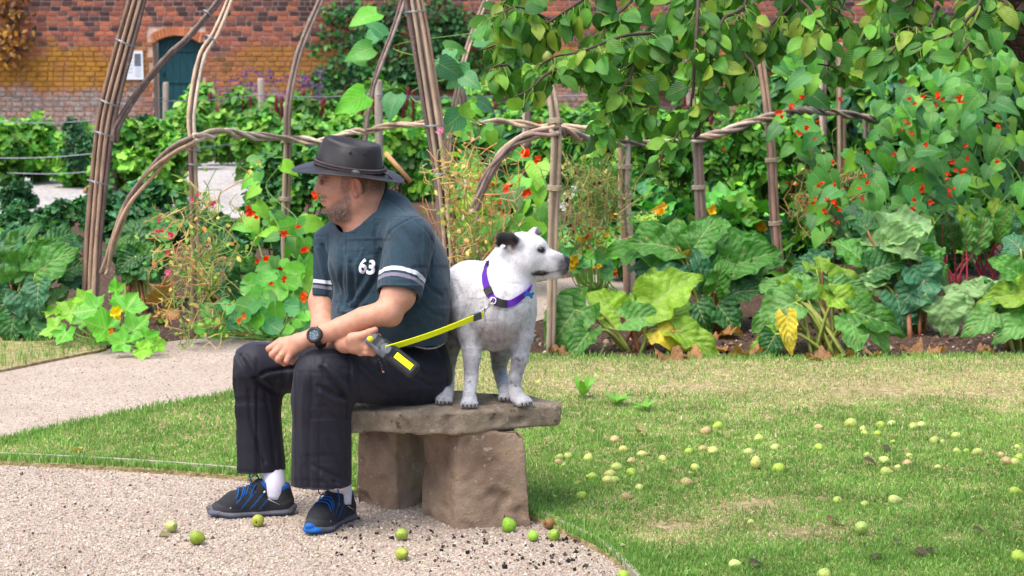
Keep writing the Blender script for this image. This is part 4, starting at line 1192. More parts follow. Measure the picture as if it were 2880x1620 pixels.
mb = MB(); mb.tube(ringpts(rg, ru, rv, 0.0122, 0.0122, 20), 0.0017, 6, cap=False)
mb.obj('ring', plain('gold', L(220, 176, 110), 0.3, 0.5, 0.05, 50, metal=0.9), body)

# --- hat
m_hat, nt, b = newmat('dark_oiled_leather', 0.48, 0.4)
g = pos(nt)
c = ramp(nt, noise(nt, 13, 5, g, 0.6), [(0.3, L(24, 21, 21)), (0.55, L(36, 32, 32)), (0.75, L(54, 49, 49))])
nt.links.new(c, b.inputs['Base Color']); bump(nt, b, noise(nt, 240, 5, g, 0.65), 0.25, 0.003)
nt.links.new(ramp(nt, noise(nt, 20, 4, g), [(0.3, 0.38), (0.7, 0.62)]), b.inputs['Roughness'])
K = mpp(YH)
hc = H_(985, 470); NA = 72
ang = np.linspace(0, 2 * math.pi, NA, endpoint=False); ca, sa = np.cos(ang), np.sin(ang)   # ca +: back (right), sa -: near side
ROLL = 0.11
tilt = 0.18                                     # the hat sits lower at the back
def hz(px_y): return A(985, px_y, YH)[2]
def ring(cx, cyz, rx, ry, dz=0.0, sl=tilt):
    x = H_(cx, 470)[0] + rx * ca
    return np.stack([x, YH + ry * sa, hz(cyz - 7) - sl * (rx * ca) + dz + ROLL * ry * sa], 1)
zero = 0 * ca
rings = []
# crown from the band up, then over into the pinched top
rings.append(ring(985, 481, .112, .094))
rings.append(ring(985, 466, .1125, .094))
rings.append(ring(986, 445, .109, .090))
rings.append(ring(989, 426, .103, .084))
rings.append(ring(992, 417, .0985, .079, dz=0.003 * np.cos(2 * ang)))
rings.append(ring(993, 408, .0955, .075, dz=0.003 * np.cos(2 * ang)))
rings.append(ring(994, 402, .088, .066, dz=0.003 * np.cos(2 * ang)))
rings.append(ring(994, 404, .079, .054))
rings.append(ring(996, 414, .062, .036))
rings.append(ring(996, 420, .040, .022))
rings.append(ring(996, 422, .010, .006))
V = np.concatenate(rings); nr_ = len(rings)
# pinches at the front sides, soft dents
dx = V[:, 0] - H_(930, 470)[0]
for s in (-1, 1):
    pc = np.array([H_(930, 470)[0], YH + s * 0.075, hz(425)])
    d = np.linalg.norm((V - pc) * [1, 1, 0.8], axis=1); V[:, 1] -= s * 0.016 * np.exp(-(d / 0.038) ** 2)
V = V + 0.002 * np.stack([fbm(V, 18, 2, k) for k in range(3)], 1)
i, j = np.meshgrid(np.arange(nr_ - 1), np.arange(NA), indexing='ij'); j2 = (j + 1) % NA
Q = np.stack([i * NA + j, i * NA + j2, (i + 1) * NA + j2, (i + 1) * NA + j], -1).reshape(-1, 4)
hat = obj('hat', mesh_np('hat', V, Q), m_hat, body)
md = hat.modifiers.new('subdiv', 'SUBSURF'); md.levels = 1; md.render_levels = 2
# brim
brim = []
for t, lift in ((0.0, 0.001), (0.3, 0.003), (0.6, 0.003), (0.85, 0.002), (0.97, 0.002), (1.0, 0.0), (0.97, -0.002), (0.85, -0.002), (0.5, -0.002), (0.0, -0.004)):
    rx = np.where(ca < 0, .110 + t * (.199 - .110), .110 + t * (.184 - .110)); ry = .092 + t * .062
    x = H_(985, 470)[0] + rx * ca
    front, back = np.clip(-ca, 0, 1), np.clip(ca, 0, 1)
    z = hz(471.5) + ROLL * ry * sa + lift - 0.15 * 0.112 * ca - t * (0.022 * front ** 2 + 0.030 * back ** 2 + 0.002 * sa ** 2)
    brim.append(np.stack([x, YH + ry * sa, z], 1))
V = np.concatenate(brim); nr_ = len(brim)
V[:, 2] += 0.0025 * fbm(V, 14, 2, 3)
i, j = np.meshgrid(np.arange(nr_ - 1), np.arange(NA), indexing='ij'); j2 = (j + 1) % NA
Q = np.stack([i * NA + j, (i + 1) * NA + j, (i + 1) * NA + j2, i * NA + j2], -1).reshape(-1, 4)
br = obj('brim', mesh_np('brim', V, Q), m_hat, hat)
md = br.modifiers.new('subdiv', 'SUBSURF'); md.levels = 1; md.render_levels = 2
# plaited band
m_braid = plain('plaited_leather_band', L(60, 48, 50), 0.5, 0.4, 0.5, 170, 0.3)
mb = MB(); n = 520; a = np.linspace(0, 2 * math.pi, n); w = 34
for ph in range(3):
    t = a * w + ph * 2 * math.pi / 3
    dr, dzv = 0.0040 + 0.0026 * np.sin(2 * t), 0.0062 * np.sin(t)
    rx, ry = .1145 + dr, .0955 + dr
    P = np.stack([H_(985, 470)[0] + rx * np.cos(a), YH + ry * np.sin(a), hz(464.5) - 0.15 * rx * np.cos(a) + dzv + ROLL * ry * np.sin(a)], 1)
    mb.tube(P, 0.0040, 5, (0.7 + 0.5 * (ph == 0)) * np.ones(3), cap=False)
e0 = np.array([H_(985, 470)[0] + .115, YH - 0.035, hz(470) - 0.15 * .115])
for s in (0, 1): mb.tube(spline([e0, e0 + [.012, -.01 - .008 * s, -.002], e0 + [.022 + .01 * s, -.02, -.016 - .006 * s]], 8), [.003] * 7 + [.0015], 5)
mb.obj('hat_band', m_braid, hat)
bc = np.array([H_(1007, 470)[0], YH - 0.1005, hz(477) - 0.15 * .028]); mb = MB()
aa = np.linspace(0, 2 * math.pi, 24, endpoint=False); q = np.stack([0.0155 * np.cos(aa), 0 * aa, 0.0095 * np.sin(aa) - 0.16 * 0.0155 * np.cos(aa)], 1)
V = np.vstack([bc + [0, -.0035, 0], bc + q * .8 + [0, -.0034, 0], bc + q + [0, -.001, 0], bc + q + [0, .006, 0]])
T = [[0, 1 + k, 1 + (k + 1) % 24] for k in range(24)]; Q = [[1 + r * 24 + k, 25 + r * 24 + k, 25 + r * 24 + (k + 1) % 24, 1 + r * 24 + (k + 1) % 24] for r in range(2) for k in range(24)]
mb.add(V, T, Q); mb.obj('badge', plain('dull_oval_badge', L(86, 92, 86), 0.45, 0.5, 0.3, 160, 0.2, metal=0.4), hat)
for ex, ey in ((992, 426), (1033, 429)):
    rx_ = .1035 if ex < 1000 else .1045
    x = H_(ex, 470)[0]; cosv = (x - H_(989, 470)[0]) / .103; y = YH - .0845 * math.sqrt(max(0, 1 - cosv ** 2))
    mb = MB(); mb.tube(ringpts(np.array([x, y - .001, hz(ey)]), np.array([1., 0, 0]), np.array([0, 0, 1.]), .0042, .0042, 14), .0014, 5, cap=False); mb.obj('eyelet', m_black, hat)
# ================================================================== dog, collar, leash
m_fur, nt, b = newmat('short_white_coat', 0.72, 0.25)
g = pos(nt)
k = ramp(nt, noise(nt, 330, 4, g, 0.65, (1, 1, 0.4)), [(0.3, 0.90), (0.7, 1.06)])
nt.links.new(mixrgb(nt, 1.0, attr(nt), k, 'MULTIPLY'), b.inputs['Base Color'])
b.inputs['Sheen Weight'].default_value = 0.2
bump(nt, b, noise(nt, 420, 4, g, 0.65, (1, 1, 0.35)), 0.45, 0.003)
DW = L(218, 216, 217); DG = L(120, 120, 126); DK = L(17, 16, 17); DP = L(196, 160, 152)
zs = SEAT_Z + 0.004
def paw(px, py): return gp(px, py, zs)
fl_p, fr_p, hl_p, hr_p = paw(1320, 1143), paw(1462, 1138), paw(1252, 1133), paw(1424, 1124)
f = Field.around([A(1210, 1160, 6.15), A(1615, 630, 6.85), A(1210, 630, 6.15), A(1615, 1160, 6.3)], 0.02, 0.0034)
# trunk
f.cone(A(1300, 850, 6.68), A(1345, 850, 6.54), 0.103, 0.125, k=0)
f.cone(A(1345, 850, 6.54), A(1400, 862, 6.42), 0.125, 0.128, k=0.04)
f.ell(A(1402, 878, 6.37), (0.094, 0.10, 0.110), k=0.04)                        # chest
f.ell(A(1326, 806, 6.56), (0.095, 0.15, 0.083), k=0.05)                         # back line
f.cone(A(1360, 915, 6.50), A(1330, 930, 6.64), 0.085, 0.06, k=0.06)            # belly
f.ell(A(1284, 852, 6.70), (0.075, 0.10, 0.11), k=0.05)                         # rump
# neck and head (turned to the right, in profile)
f.cone(A(1412, 838, 6.40), A(1446, 745, 6.42), 0.102, 0.076, k=0.05)
f.cone(A(1392, 790, 6.47), A(1448, 725, 6.44), 0.066, 0.066, k=0.04)
YD_ = 6.42
def D_(x, y, dy=0.0): return A(x, y, YD_ + dy)
f.ell(D_(1474, 706), (0.068, 0.070, 0.064), k=0.03)                            # skull
f.ell(D_(1472, 738), (0.062, 0.078, 0.052), k=0.03)                            # cheeks
f.ell(D_(1502, 692), (0.045, 0.048, 0.033), k=0.02)                            # brow
f.cone(D_(1515, 732), D_(1566, 744), 0.052, 0.041, k=0.02)                    # muzzle
f.ell(D_(1578, 741), (0.026, 0.030, 0.027), k=0.012)
f.ell(D_(1571, 756), (0.027, 0.032, 0.028), k=0.014)
f.cone(D_(1510, 762), D_(1557, 765), 0.032, 0.0245, k=0.015)                    # lower jaw
f.ell(D_(1591, 731), (0.0145, 0.019, 0.0145), k=0.006)                          # nose pad
for s in (-1, 1):
    f.ell(D_(1598, 733, s * 0.009), (0.006, 0.004, 0.004), k=0.003, op='s')
    f.ell(D_(1527, 703, s * 0.040), (0.014, 0.010, 0.011), k=0.008, op='s')    # sockets
    f.ball(D_(1521, 703, s * 0.034), 0.0125, k=0.003)
    f.cone(D_(1500, 769, s * 0.043), D_(1530, 767, s * 0.040), 0.0048, 0.003, k=0.004, op='s')  # lip line
    f.cone(D_(1530, 767, s * 0.040), D_(1588, 757, s * 0.024), 0.0018, 0.0016, k=0.003, op='s')
    f.ell(D_(1512, 757, s * 0.042), (0.022, 0.008, 0.011), k=0.01)             # flews
# ears: near one folded back (rose ear), far one pricked with folded tip
f.cone(D_(1454, 690, -0.052), D_(1434, 674, -0.070), 0.025, 0.021, k=0.010)
f.cone(D_(1434, 674, -0.070), D_(1411, 668, -0.076), 0.0225, 0.0165, k=0.006)
f.cone(D_(1411, 668, -0.076), D_(1400, 689, -0.076), 0.0155, 0.0085, k=0.005)
f.ell(D_(1436, 688, -0.090), (0.020, 0.013, 0.015), k=0.004, op='s')
f.cone(D_(1440, 706, -0.068), D_(1428, 690, -0.080), 0.0085, 0.0045, k=0.005)
f.cone(D_(1490, 672, 0.050), D_(1506, 650, 0.058), 0.022, 0.013, k=0.01)
f.cone(D_(1506, 650, 0.058), D_(1519, 655, 0.050), 0.011, 0.006, k=0.004)
# front legs
def leg(pts, rad, k=0.03): f.chain(pts, rad, k=k)
def toes(p, d, s=1.0, n=4):
    d = unit(np.array([d[0], d[1], 0])); w = np.array([-d[1], d[0], 0])
    f.ell(p + d * 0.004 + [0, 0, 0.018 * s], np.array([0.030, 0.026, 0.018]) * s, np.stack([d, w, [0, 0, 1]], 1), k=0.012)
    for q in range(n):
        t = (q - (n - 1) / 2) / (n - 1) * 2
        c = p + d * (0.030 - 0.010 * abs(t)) * s + w * t * 0.0205 * s + [0, 0, 0.0125 * s]
        f.ell(c, np.array([0.0150, 0.0085, 0.0125]) * s, np.stack([d, w, [0, 0, 1]], 1), k=0.0035)
leg([A(1325, 880, 6.42), A(1326, 940, 6.38), A(1327, 1005, 6.345), A(1325, 1060, 6.335), fl_p + [0.0, 0.006, 0.030]], (0.070, 0.045, 0.029, 0.0220, 0.0220))
leg([A(1455, 890, 6.40), A(1466, 945, 6.38), A(1462, 1005, 6.36), A(1449, 1060, 6.36), A(1446, 1095, 6.365), fr_p + [-0.012, 0.018, 0.028]], (0.058, 0.041, 0.029, 0.0220, 0.0210, 0.0225))
toes(fl_p, (0.0, -1)); toes(fr_p, (0.62, -0.78), 1.02)
# hind legs: thigh, stifle forward, hock back, upright shank
leg([A(1278, 880, 6.68), A(1262, 945, 6.62), A(1262, 1010, 6.66), A(1262, 1050, 6.665), hl_p + [0.006, 0.020, 0.030]], (0.084, 0.058, 0.027, 0.0210, 0.0225))
leg([A(1400, 900, 6.66), A(1412, 965, 6.60), A(1404, 1030, 6.66), A(1410, 1060, 6.65), hr_p + [-0.004, 0.014, 0.028]], (0.076, 0.048, 0.026, 0.0215, 0.0220))
toes(hl_p, (-0.15, -1), 1.0); toes(hr_p, (0.1, -1), 0.95)
f.cone(A(1405, 935, 6.38), A(1395, 955, 6.40), 0.05, 0.035, k=0.04)             # brisket
f.cone(A(1352, 968, 6.55), A(1350, 975, 6.57), 0.018, 0.012, k=0.02)
DV, DQ = f.mesh(2)
Dn = vnormals(DV, DQ)
DV = DV + Dn * (0.0022 * fbm(DV, 14, 2, 22))[:, None]
# light muscle creases
DV = fold(DV, Dn, [([(1352, 870), (1362, 920), (1345, 965)], 8, -0.004), ([(1456, 880), (1462, 930), (1452, 965)], 8, -0.004), ([(1380, 830), (1420, 870), (1460, 850)], 9, -0.002), ([(1280, 790), (1300, 850), (1296, 920)], 14, -0.005), ([(1405, 860), (1402, 920), (1400, 965)], 8, -0.003)])
c = np.tile(DW, (len(DV), 1)); x, y = project_px(DV)
n1, n2, n3 = fbm(DV, 26, 3, 31), fbm(DV, 70, 2, 32), fbm(DV, 130, 2, 33)
def put(c, m, col_): m = np.clip(m, 0, 1)[:, None]; return c * (1 - m) + np.asarray(col_) * m
def bl(cx, cy, rx, ry, s=0.4): return 1 - smooth01(np.sqrt(((x - cx) / rx) ** 2 + ((y - cy) / ry) ** 2), 1 - s, 1 + s)
yy = DV[:, 1]; zz = DV[:, 2]
c = put(c, 0.20 * smooth01(n1, -0.2, 0.6) + 0.30 * smooth01(y, 800, 950), DG)                                       # grey skin showing through, plus shade painted into the lower body
c = put(c, 0.32 * smooth01(y, 860, 980) * (1 - smooth01(y, 1030, 1090)) * smooth01(n1, -0.6, 0.4), DG)  # more shade painted across the lower chest and upper legs
c = put(c, 0.62 * bl(1398, 940, 56, 36) * (0.75 + 0.5 * n2), L(138, 118, 112))  # pinkish brisket, with pectoral shading painted in
c = put(c, 0.4 * bl(1450, 1010, 22, 70) * (0.7 + 0.6 * n2), DG * 0.8)  # inner side of the front leg: shade painted as grey coat
c = put(c, 0.4 * bl(1275, 970, 26, 60) * (0.7 + 0.6 * n2), DG * 0.8)  # same painted shade on the left hind leg
c = put(c, 0.45 * bl(1404, 1020, 22, 70) * (0.7 + 0.6 * n2) * (yy > 6.5), DG * 0.7)               # painted shade on the far hind leg
c = put(c, 0.4 * bl(1410, 850, 40, 20) * (0.6 + 0.5 * n2), DP)
c = put(c, 0.42 * smooth01(n3, 0.2, 0.55) * smooth01(y, 740, 900), DG * 0.8)        # ticking
c = put(c, 0.6 * smooth01(n2, 0.5, 0.62) * smooth01(y, 930, 1000), DK * 3)
ear = bl(1424, 674, 36, 26, 0.2) * (yy < YD_ - 0.045); c = put(c, ear * 1.2, DK)
c = put(c, bl(1436, 690, 16, 14, 0.4) * (yy < YD_ - 0.045) * 0.8, L(92, 66, 66))
c = put(c, bl(1432, 699, 7, 9, 0.4) * (yy < YD_ - 0.05), L(200, 190, 190))
c = put(c, 0.9 * bl(1518, 655, 14, 20, 0.3) * (yy > YD_ + 0.02), L(70, 68, 72))
far_patch = bl(1544, 684, 16, 22, 0.3) * (yy > YD_ - 0.004); c = put(c, far_patch, DK)
c = put(c, 1.0 * bl(1596, 748, 31, 28, 0.4) * (0.9 + 0.3 * n2), L(36, 34, 38))       # grey muzzle end
c = put(c, 0.6 * bl(1574, 724, 22, 12, 0.6), L(90, 88, 92))
nose_d = np.linalg.norm((DV - D_(1593, 732)) * [1, 0.8, 1], axis=1); c = put(c, 1 - smooth01(nose_d, 0.022, 0.028), L(16, 16, 18))
lip = np.minimum(seg_dist(np.stack([x, y, 0 * x], 1), np.array([[1500, 770, 0], [1520, 769, 0], [1550, 766, 0], [1588, 757, 0.]])), 99)
c = put(c, (1 - smooth01(lip, 1.0, 4 + 2.5 * (1 - smooth01(x, 1515, 1535)))) * (yy < YD_) * (1 - 0.45 * smooth01(x, 1530, 1545)), L(34, 30, 32)); c = put(c, bl(1519, 768, 24, 8, 0.35) * (yy < YD_), L(26, 22, 24)); c = put(c, bl(1516, 769, 12, 3.5, 0.3) * (yy < YD_), L(84, 40, 50))
eye = bl(1522, 703, 12, 8, 0.3) * (yy < YD_ - 0.02); c = put(c, eye, L(40, 28, 24)); c = put(c, 0.7 * (bl(1522, 703, 14, 11, 0.5) - eye) * (yy < YD_ - 0.02), L(96, 84, 84))
c = put(c, 0.35 * bl(1540, 745, 28, 14, 0.6) * smooth01(n3, 0.25, 0.4), DK)
claw = (zz < SEAT_Z + 0.012) & (y > 1100); c = put(c, 0.45 * claw * (0.6 + 0.6 * n2), L(140, 118, 110))
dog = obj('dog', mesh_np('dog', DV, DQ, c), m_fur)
root_mesh(dog)
tag(dog, 'stocky white terrier with one black ear standing on the stone bench beside the man', 'dog')
m_coat = plain('coat_hair', (1, 1, 1), 0.65, 0.3, 0.04, 50, source='attr')
wt = 1.0 - 0.9 * (nose_d < 0.026) - 0.0; wt = np.clip(wt * (1 - 0.8 * np.clip(eye, 0, 1)), 0.0, 1)
spk = np.where((fbm(DV, 60, 2, 91) > 0.30)[:, None] & (y > 790)[:, None], c * 0.55, c)
hairs('coat', DV, DQ, np.clip(spk * 1.12, 0, 0.92), wt, 70000, 0.0090, 0.00060, np.array([-0.4, 0.5, -1.0]), m_coat, dog, 93, 0.24, 0.16)
# glossy eye and claws
m_eye = plain('wet_dark_eye', L(24, 16, 14), 0.08, 0.6, 0.05, 50)
def ballmesh(c, r, n=10):
    bm = bmesh.new(); bmesh.ops.create_icosphere(bm, subdivisions=2, radius=1.0)
    for v in bm.verts: v.co = Vector([v.co[k] * np.broadcast_to(r, 3)[k] + c[k] for k in range(3)])
    me = bpy.data.meshes.new('ball'); bm.to_mesh(me); bm.free()
    for p in me.polygons: p.use_smooth = True
    return me
for s in (-1, 1): obj('eye', ballmesh(D_(1522.5, 703, s * 0.0385), 0.0115), m_eye, dog)
m_claw = plain('dark_claw', L(64, 54, 50), 0.5, 0.4, 0.2, 90)
for p, d in ((fl_p, (0, -1)), (fr_p, (0.62, -0.78)), (hl_p, (-.15, -1)), (hr_p, (.1, -1))):
    d = unit(np.array([d[0], d[1], 0])); w = np.array([-d[1], d[0], 0])
    for q in range(4):
        t = (q - 1.5) / 1.5; a0 = p + d * (0.041 - 0.010 * abs(t)) + w * t * 0.0205 + [0, 0, 0.013]
        mb = MB(); mb.tube([a0, a0 + d * 0.007 + [0, 0, -0.003], a0 + d * 0.011 + [0, 0, -0.010]], [0.0036, 0.003, 0.001], 5); mb.obj('claw', m_claw, dog)

# collar: webbing following the neck
m_web = plain('purple_webbing', L(96, 44, 168), 0.75, 0.25, 0.2, 400, 0.5, bscale=900)
m_blackp = plain('black_plastic', L(26, 26, 28), 0.4, 0.4, 0.1, 60)
m_metal = plain('steel', L(196, 190, 184), 0.28, 0.5, 0.08, 60, metal=0.95)
bvd = bvh_of(DV, DQ)
cpx = [(1372, 742), (1363, 765), (1366, 795), (1378, 828), (1396, 848), (1428, 856), (1456, 842), (1476, 826), (1489, 812)]
P = spline(np.array([[a, b_, 0] for a, b_ in cpx], float), 40); loop = []
for q in P:
    d = Vector(ray(q[0], q[1])).normalized(); loc, nr, _i, _d = bvd.ray_cast(Vector((0, 0, CAM_Z)), d)
    loop.append(np.array(loc + nr * 0.004) if loc else A(q[0], q[1], 6.36))
loop = np.array(loop)
for _ in range(3): loop[1:-1] = 0.5 * loop[1:-1] + 0.25 * (loop[2:] + loop[:-2])
cen = A(1428, 790, 6.42); back = spline([loop[-1], A(1486, 790, 6.50), A(1440, 752, 6.54), A(1395, 738, 6.53), loop[0]], 26)
full = np.vstack([loop, back[1:-1]])
na_ = unit(A(1460, 715, 6.44) - A(1412, 828, 6.40))            # the neck's axis
def strip(P, axis, half, thick, closed=False, cen=None):
    n = len(P); T = np.gradient(P, axis=0); T /= np.linalg.norm(T, axis=1)[:, None]
    Wd = axis - T * (T @ axis)[:, None]; Wd /= np.linalg.norm(Wd, axis=1)[:, None]; O = np.cross(T, Wd)
    if cen is not None: O *= np.sign(((P - cen) * O).sum(1))[:, None]
    V = np.stack([P - Wd * half - O * thick, P + Wd * half - O * thick, P + Wd * half + O * thick, P - Wd * half + O * thick], 1).reshape(-1, 3)
    Q = []
    for i in range(n if closed else n - 1):
        a, b_ = i * 4, ((i + 1) % n) * 4
        for k in range(4): Q.append([a + k, a + (k + 1) % 4, b_ + (k + 1) % 4, b_ + k])
    if not closed: Q += [[0, 3, 2, 1], [(n - 1) * 4, (n - 1) * 4 + 1, (n - 1) * 4 + 2, (n - 1) * 4 + 3]]
    return V, Q
mb = MB(); V, Q = strip(full, na_, 0.0115, 0.0022, True, cen); mb.add(V, None, Q)
collar = mb.obj('collar', m_web, dog, False); collar['label'] = 'purple webbing collar with black buckle and blue bone tag'
mb = MB()
for a_, b_ in ((19, 24), (12, 15), (0, 2)):
    V, Q = strip(full[a_:b_ + 1], na_, 0.0135, 0.0046, False, cen); mb.add(V, None, Q)
bk = mb.obj('buckle', m_blackp, collar, False); bk['kind'] = 'stuff'
mb = MB()
dring = loop[17] + np.array([0.0, -0.022, -0.012])
mb.tube(ringpts(loop[17] * 0.4 + dring * 0.6, unit((0.5, -0.5, -0.7)), unit((0.8, 0.1, 0.5)), 0.012, 0.012, 20), 0.0018, 6, cap=False)
mb.obj('d_ring', m_metal, collar)
mb = MB(); tc = A(1488, 828, 6.275); tu, tv = unit((0.85, 0.3, -0.3)), unit((0.3, -0.15, 0.94)); tn = np.cross(tu, tv)
bone = [(1.3 * a_, 1.3 * b_) for a_, b_ in [(-.013, .006), (-.008, .010), (-.004, .005), (.004, .005), (.008, .010), (.013, .006), (.010, 0), (.013, -.006), (.008, -.010), (.004, -.005), (-.004, -.005), (-.008, -.010), (-.013, -.006), (-.010, 0)]]
pts = [tc + tu * a_ + tv * b_ for a_, b_ in bone]; n = len(pts)
V = np.vstack([tc, pts, np.array(pts) + tn * 0.0015, tc + tn * 0.0015])
T = [[0, 1 + k, 1 + (k + 1) % n] for k in range(n)] + [[2 * n + 1, n + 1 + (k + 1) % n, n + 1 + k] for k in range(n)]
Q = [[1 + k, n + 1 + k, n + 1 + (k + 1) % n, 1 + (k + 1) % n] for k in range(n)]
mb.add(V, T, Q); mb.obj('name_tag', plain('blue_enamel', L(30, 100, 170), 0.3, 0.5, 0.05, 60), collar, False)

# --- retractable leash
h0, h1 = A(1040, 948, 6.06), A(1166, 1046, 6.03)
leash = thing('retractable_leash', (h0 + h1) / 2, 'yellow tape leash with black handle running from the hand to the collar', 'leash')
ax = unit(h1 - h0); nn = unit(np.array([0.15, -0.95, 0.25])); nn = unit(nn - ax * nn.dot(ax)); sd_ = np.cross(nn, ax)
Rl = np.stack([ax, sd_, nn], 1)
def lp(u, v, w): return h0 + Rl @ np.array([u, v, w])
Lh = np.linalg.norm(h1 - h0)
f = Field.around([h0, h1, lp(Lh, 0, 0.03), lp(0, 0, -0.03)], 0.07, 0.0026)
f.box(lp(Lh * .62, 0, 0), (Lh * .42, 0.029, 0.019), Rl, 0.016, k=0)
f.box(lp(Lh * .16, 0, 0), (Lh * .20, 0.024, 0.017), Rl, 0.012, k=0.01)
f.box(lp(Lh * .36, 0.0, .010), (0.024, 0.017, 0.014), Rl, 0.008, k=0.006)
f.box(lp(Lh * .74, 0.004, .019), (0.037, 0.0125, 0.006), Rl, 0.002, k=0.001, op='s')
V, Q = f.mesh(1); q = (V - h0) @ Rl
c = np.tile(L(34, 38, 42), (len(V), 1)); c[q[:, 0] < Lh * .10] = L(96, 104, 110); c[(q[:, 0] < Lh * .42) & (q[:, 1] < -0.014)] = L(96, 104, 110)
c[(np.hypot(q[:, 0] - Lh * .36, q[:, 1]) < .017) & (q[:, 2] > .017)] = L(96, 104, 110)
m_handle = plain('handle_plastic', (1, 1, 1), 0.5, 0.4, 0.12, 120, 0.1, source='attr')
hd = obj('handle', mesh_np('handle', V, Q, c), m_handle, leash)
m_neon = plain('neon_yellow_tape', np.array([0.86, 0.94, 0.008]), 0.6, 0.3, 0.04, 200, 0.2)
mb = MB(); mb.box(lp(Lh * .74, 0.004, .0135), (0.034, 0.0105, 0.003), Rl); mb.obj('window_panel', m_neon, hd, False)
mb = MB(); mb.tube([lp(0.006, -0.006, 0.010), lp(0.010, -0.006, 0.021)], [0.011, 0.009], 12); mb.obj('brake_button', plain('yellow_plastic', L(226, 206, 40), 0.45, 0.4, 0.08, 60), hd)
t0, t1 = lp(Lh * .36, -0.002, 0.022), A(1334, 893, 6.22)
n = 24; P = np.array([t0 + (t1 - t0) * t - np.array([0, 0, 0.006]) * math.sin(math.pi * t) for t in np.linspace(0, 1, n)])
mb = MB(); V, Q = strip(P, np.array([0.05, -0.5, 0.85]), 0.0115, 0.0012); mb.add(V, None, Q); mb.obj('tape', m_neon, leash, False)
e = unit(t1 - t0); mb = MB(); P = np.array([t1 - e * 0.004, t1 + e * 0.027]); V, Q = strip(P, np.array([0.05, -0.2, 1.0]), 0.0125, 0.004); mb.add(V, None, Q)
mb.obj('sleeve', plain('grey_rubber', L(72, 80, 84), 0.7, 0.3, 0.1, 80), leash, False)
s0 = t1 + e * 0.027; mb = MB(); V, Q = strip(np.array([s0, s0 + e * 0.008]), np.array([0.05, -0.2, 1.0]), 0.0105, 0.002); mb.add(V, None, Q); mb.obj('tape_end', m_neon, leash, False)
e = unit(loop[17] + np.array([0.0, -0.016, -0.006]) - s0); mb = MB(); c0 = s0 + e * 0.012; up_v = unit(np.array([0.05, -0.2, 1.0]))
mb.tube(ringpts(c0, e, up_v, 0.011, 0.0125, 16), 0.0022, 6, cap=False)
mb.tube([c0 + e * 0.010, c0 + e * 0.032], [0.0045, 0.0036], 8)
mb.tube(spline([c0 + e * 0.030, c0 + e * 0.042 + up_v * 0.010, c0 + e * 0.056 + up_v * 0.006, c0 + e * 0.056 - up_v * 0.008, c0 + e * 0.040 - up_v * 0.006], 14), 0.0027, 6)
mb.obj('snap_clip', m_metal, leash)
# ================================================================== hazel arches, rails, posts, wires
m_pole, nt, b = newmat('weathered_hazel_bark', 0.85, 0.2)
g = pos(nt)
c = mixrgb(nt, 1.0, objcol(nt), ramp(nt, noise(nt, 26, 5, g, 0.65, (1, 1, 0.25)), [(0.28, 0.62), (0.72, 1.35)]), 'MULTIPLY')
c = mixrgb(nt, ramp(nt, noise(nt, 60, 3, g), [(0.64, 0.0), (0.7, 0.5)]), c, L(196, 184, 168))
nt.links.new(c, b.inputs['Base Color']); bump(nt, b, noise(nt, 90, 5, g, 0.65), 0.5, 0.006)
m_tie = plain('galvanised_wire', L(150, 156, 162), 0.4, 0.5, 0.1, 40, metal=0.7)
m_twine = plain('garden_twine', L(170, 156, 132), 0.9, 0.1, 0.2, 120, 0.4)
POLE_C = [L(142, 118, 100), L(114, 97, 88), L(160, 138, 116), L(100, 84, 78), L(172, 157, 138), L(130, 104, 87), L(120, 104, 98), L(150, 132, 112)]
rngp = np.random.default_rng(11)
def set_col(o, c): o.color = (*[float(np.clip(v, 0.004, 1)) for v in c], 1); return o
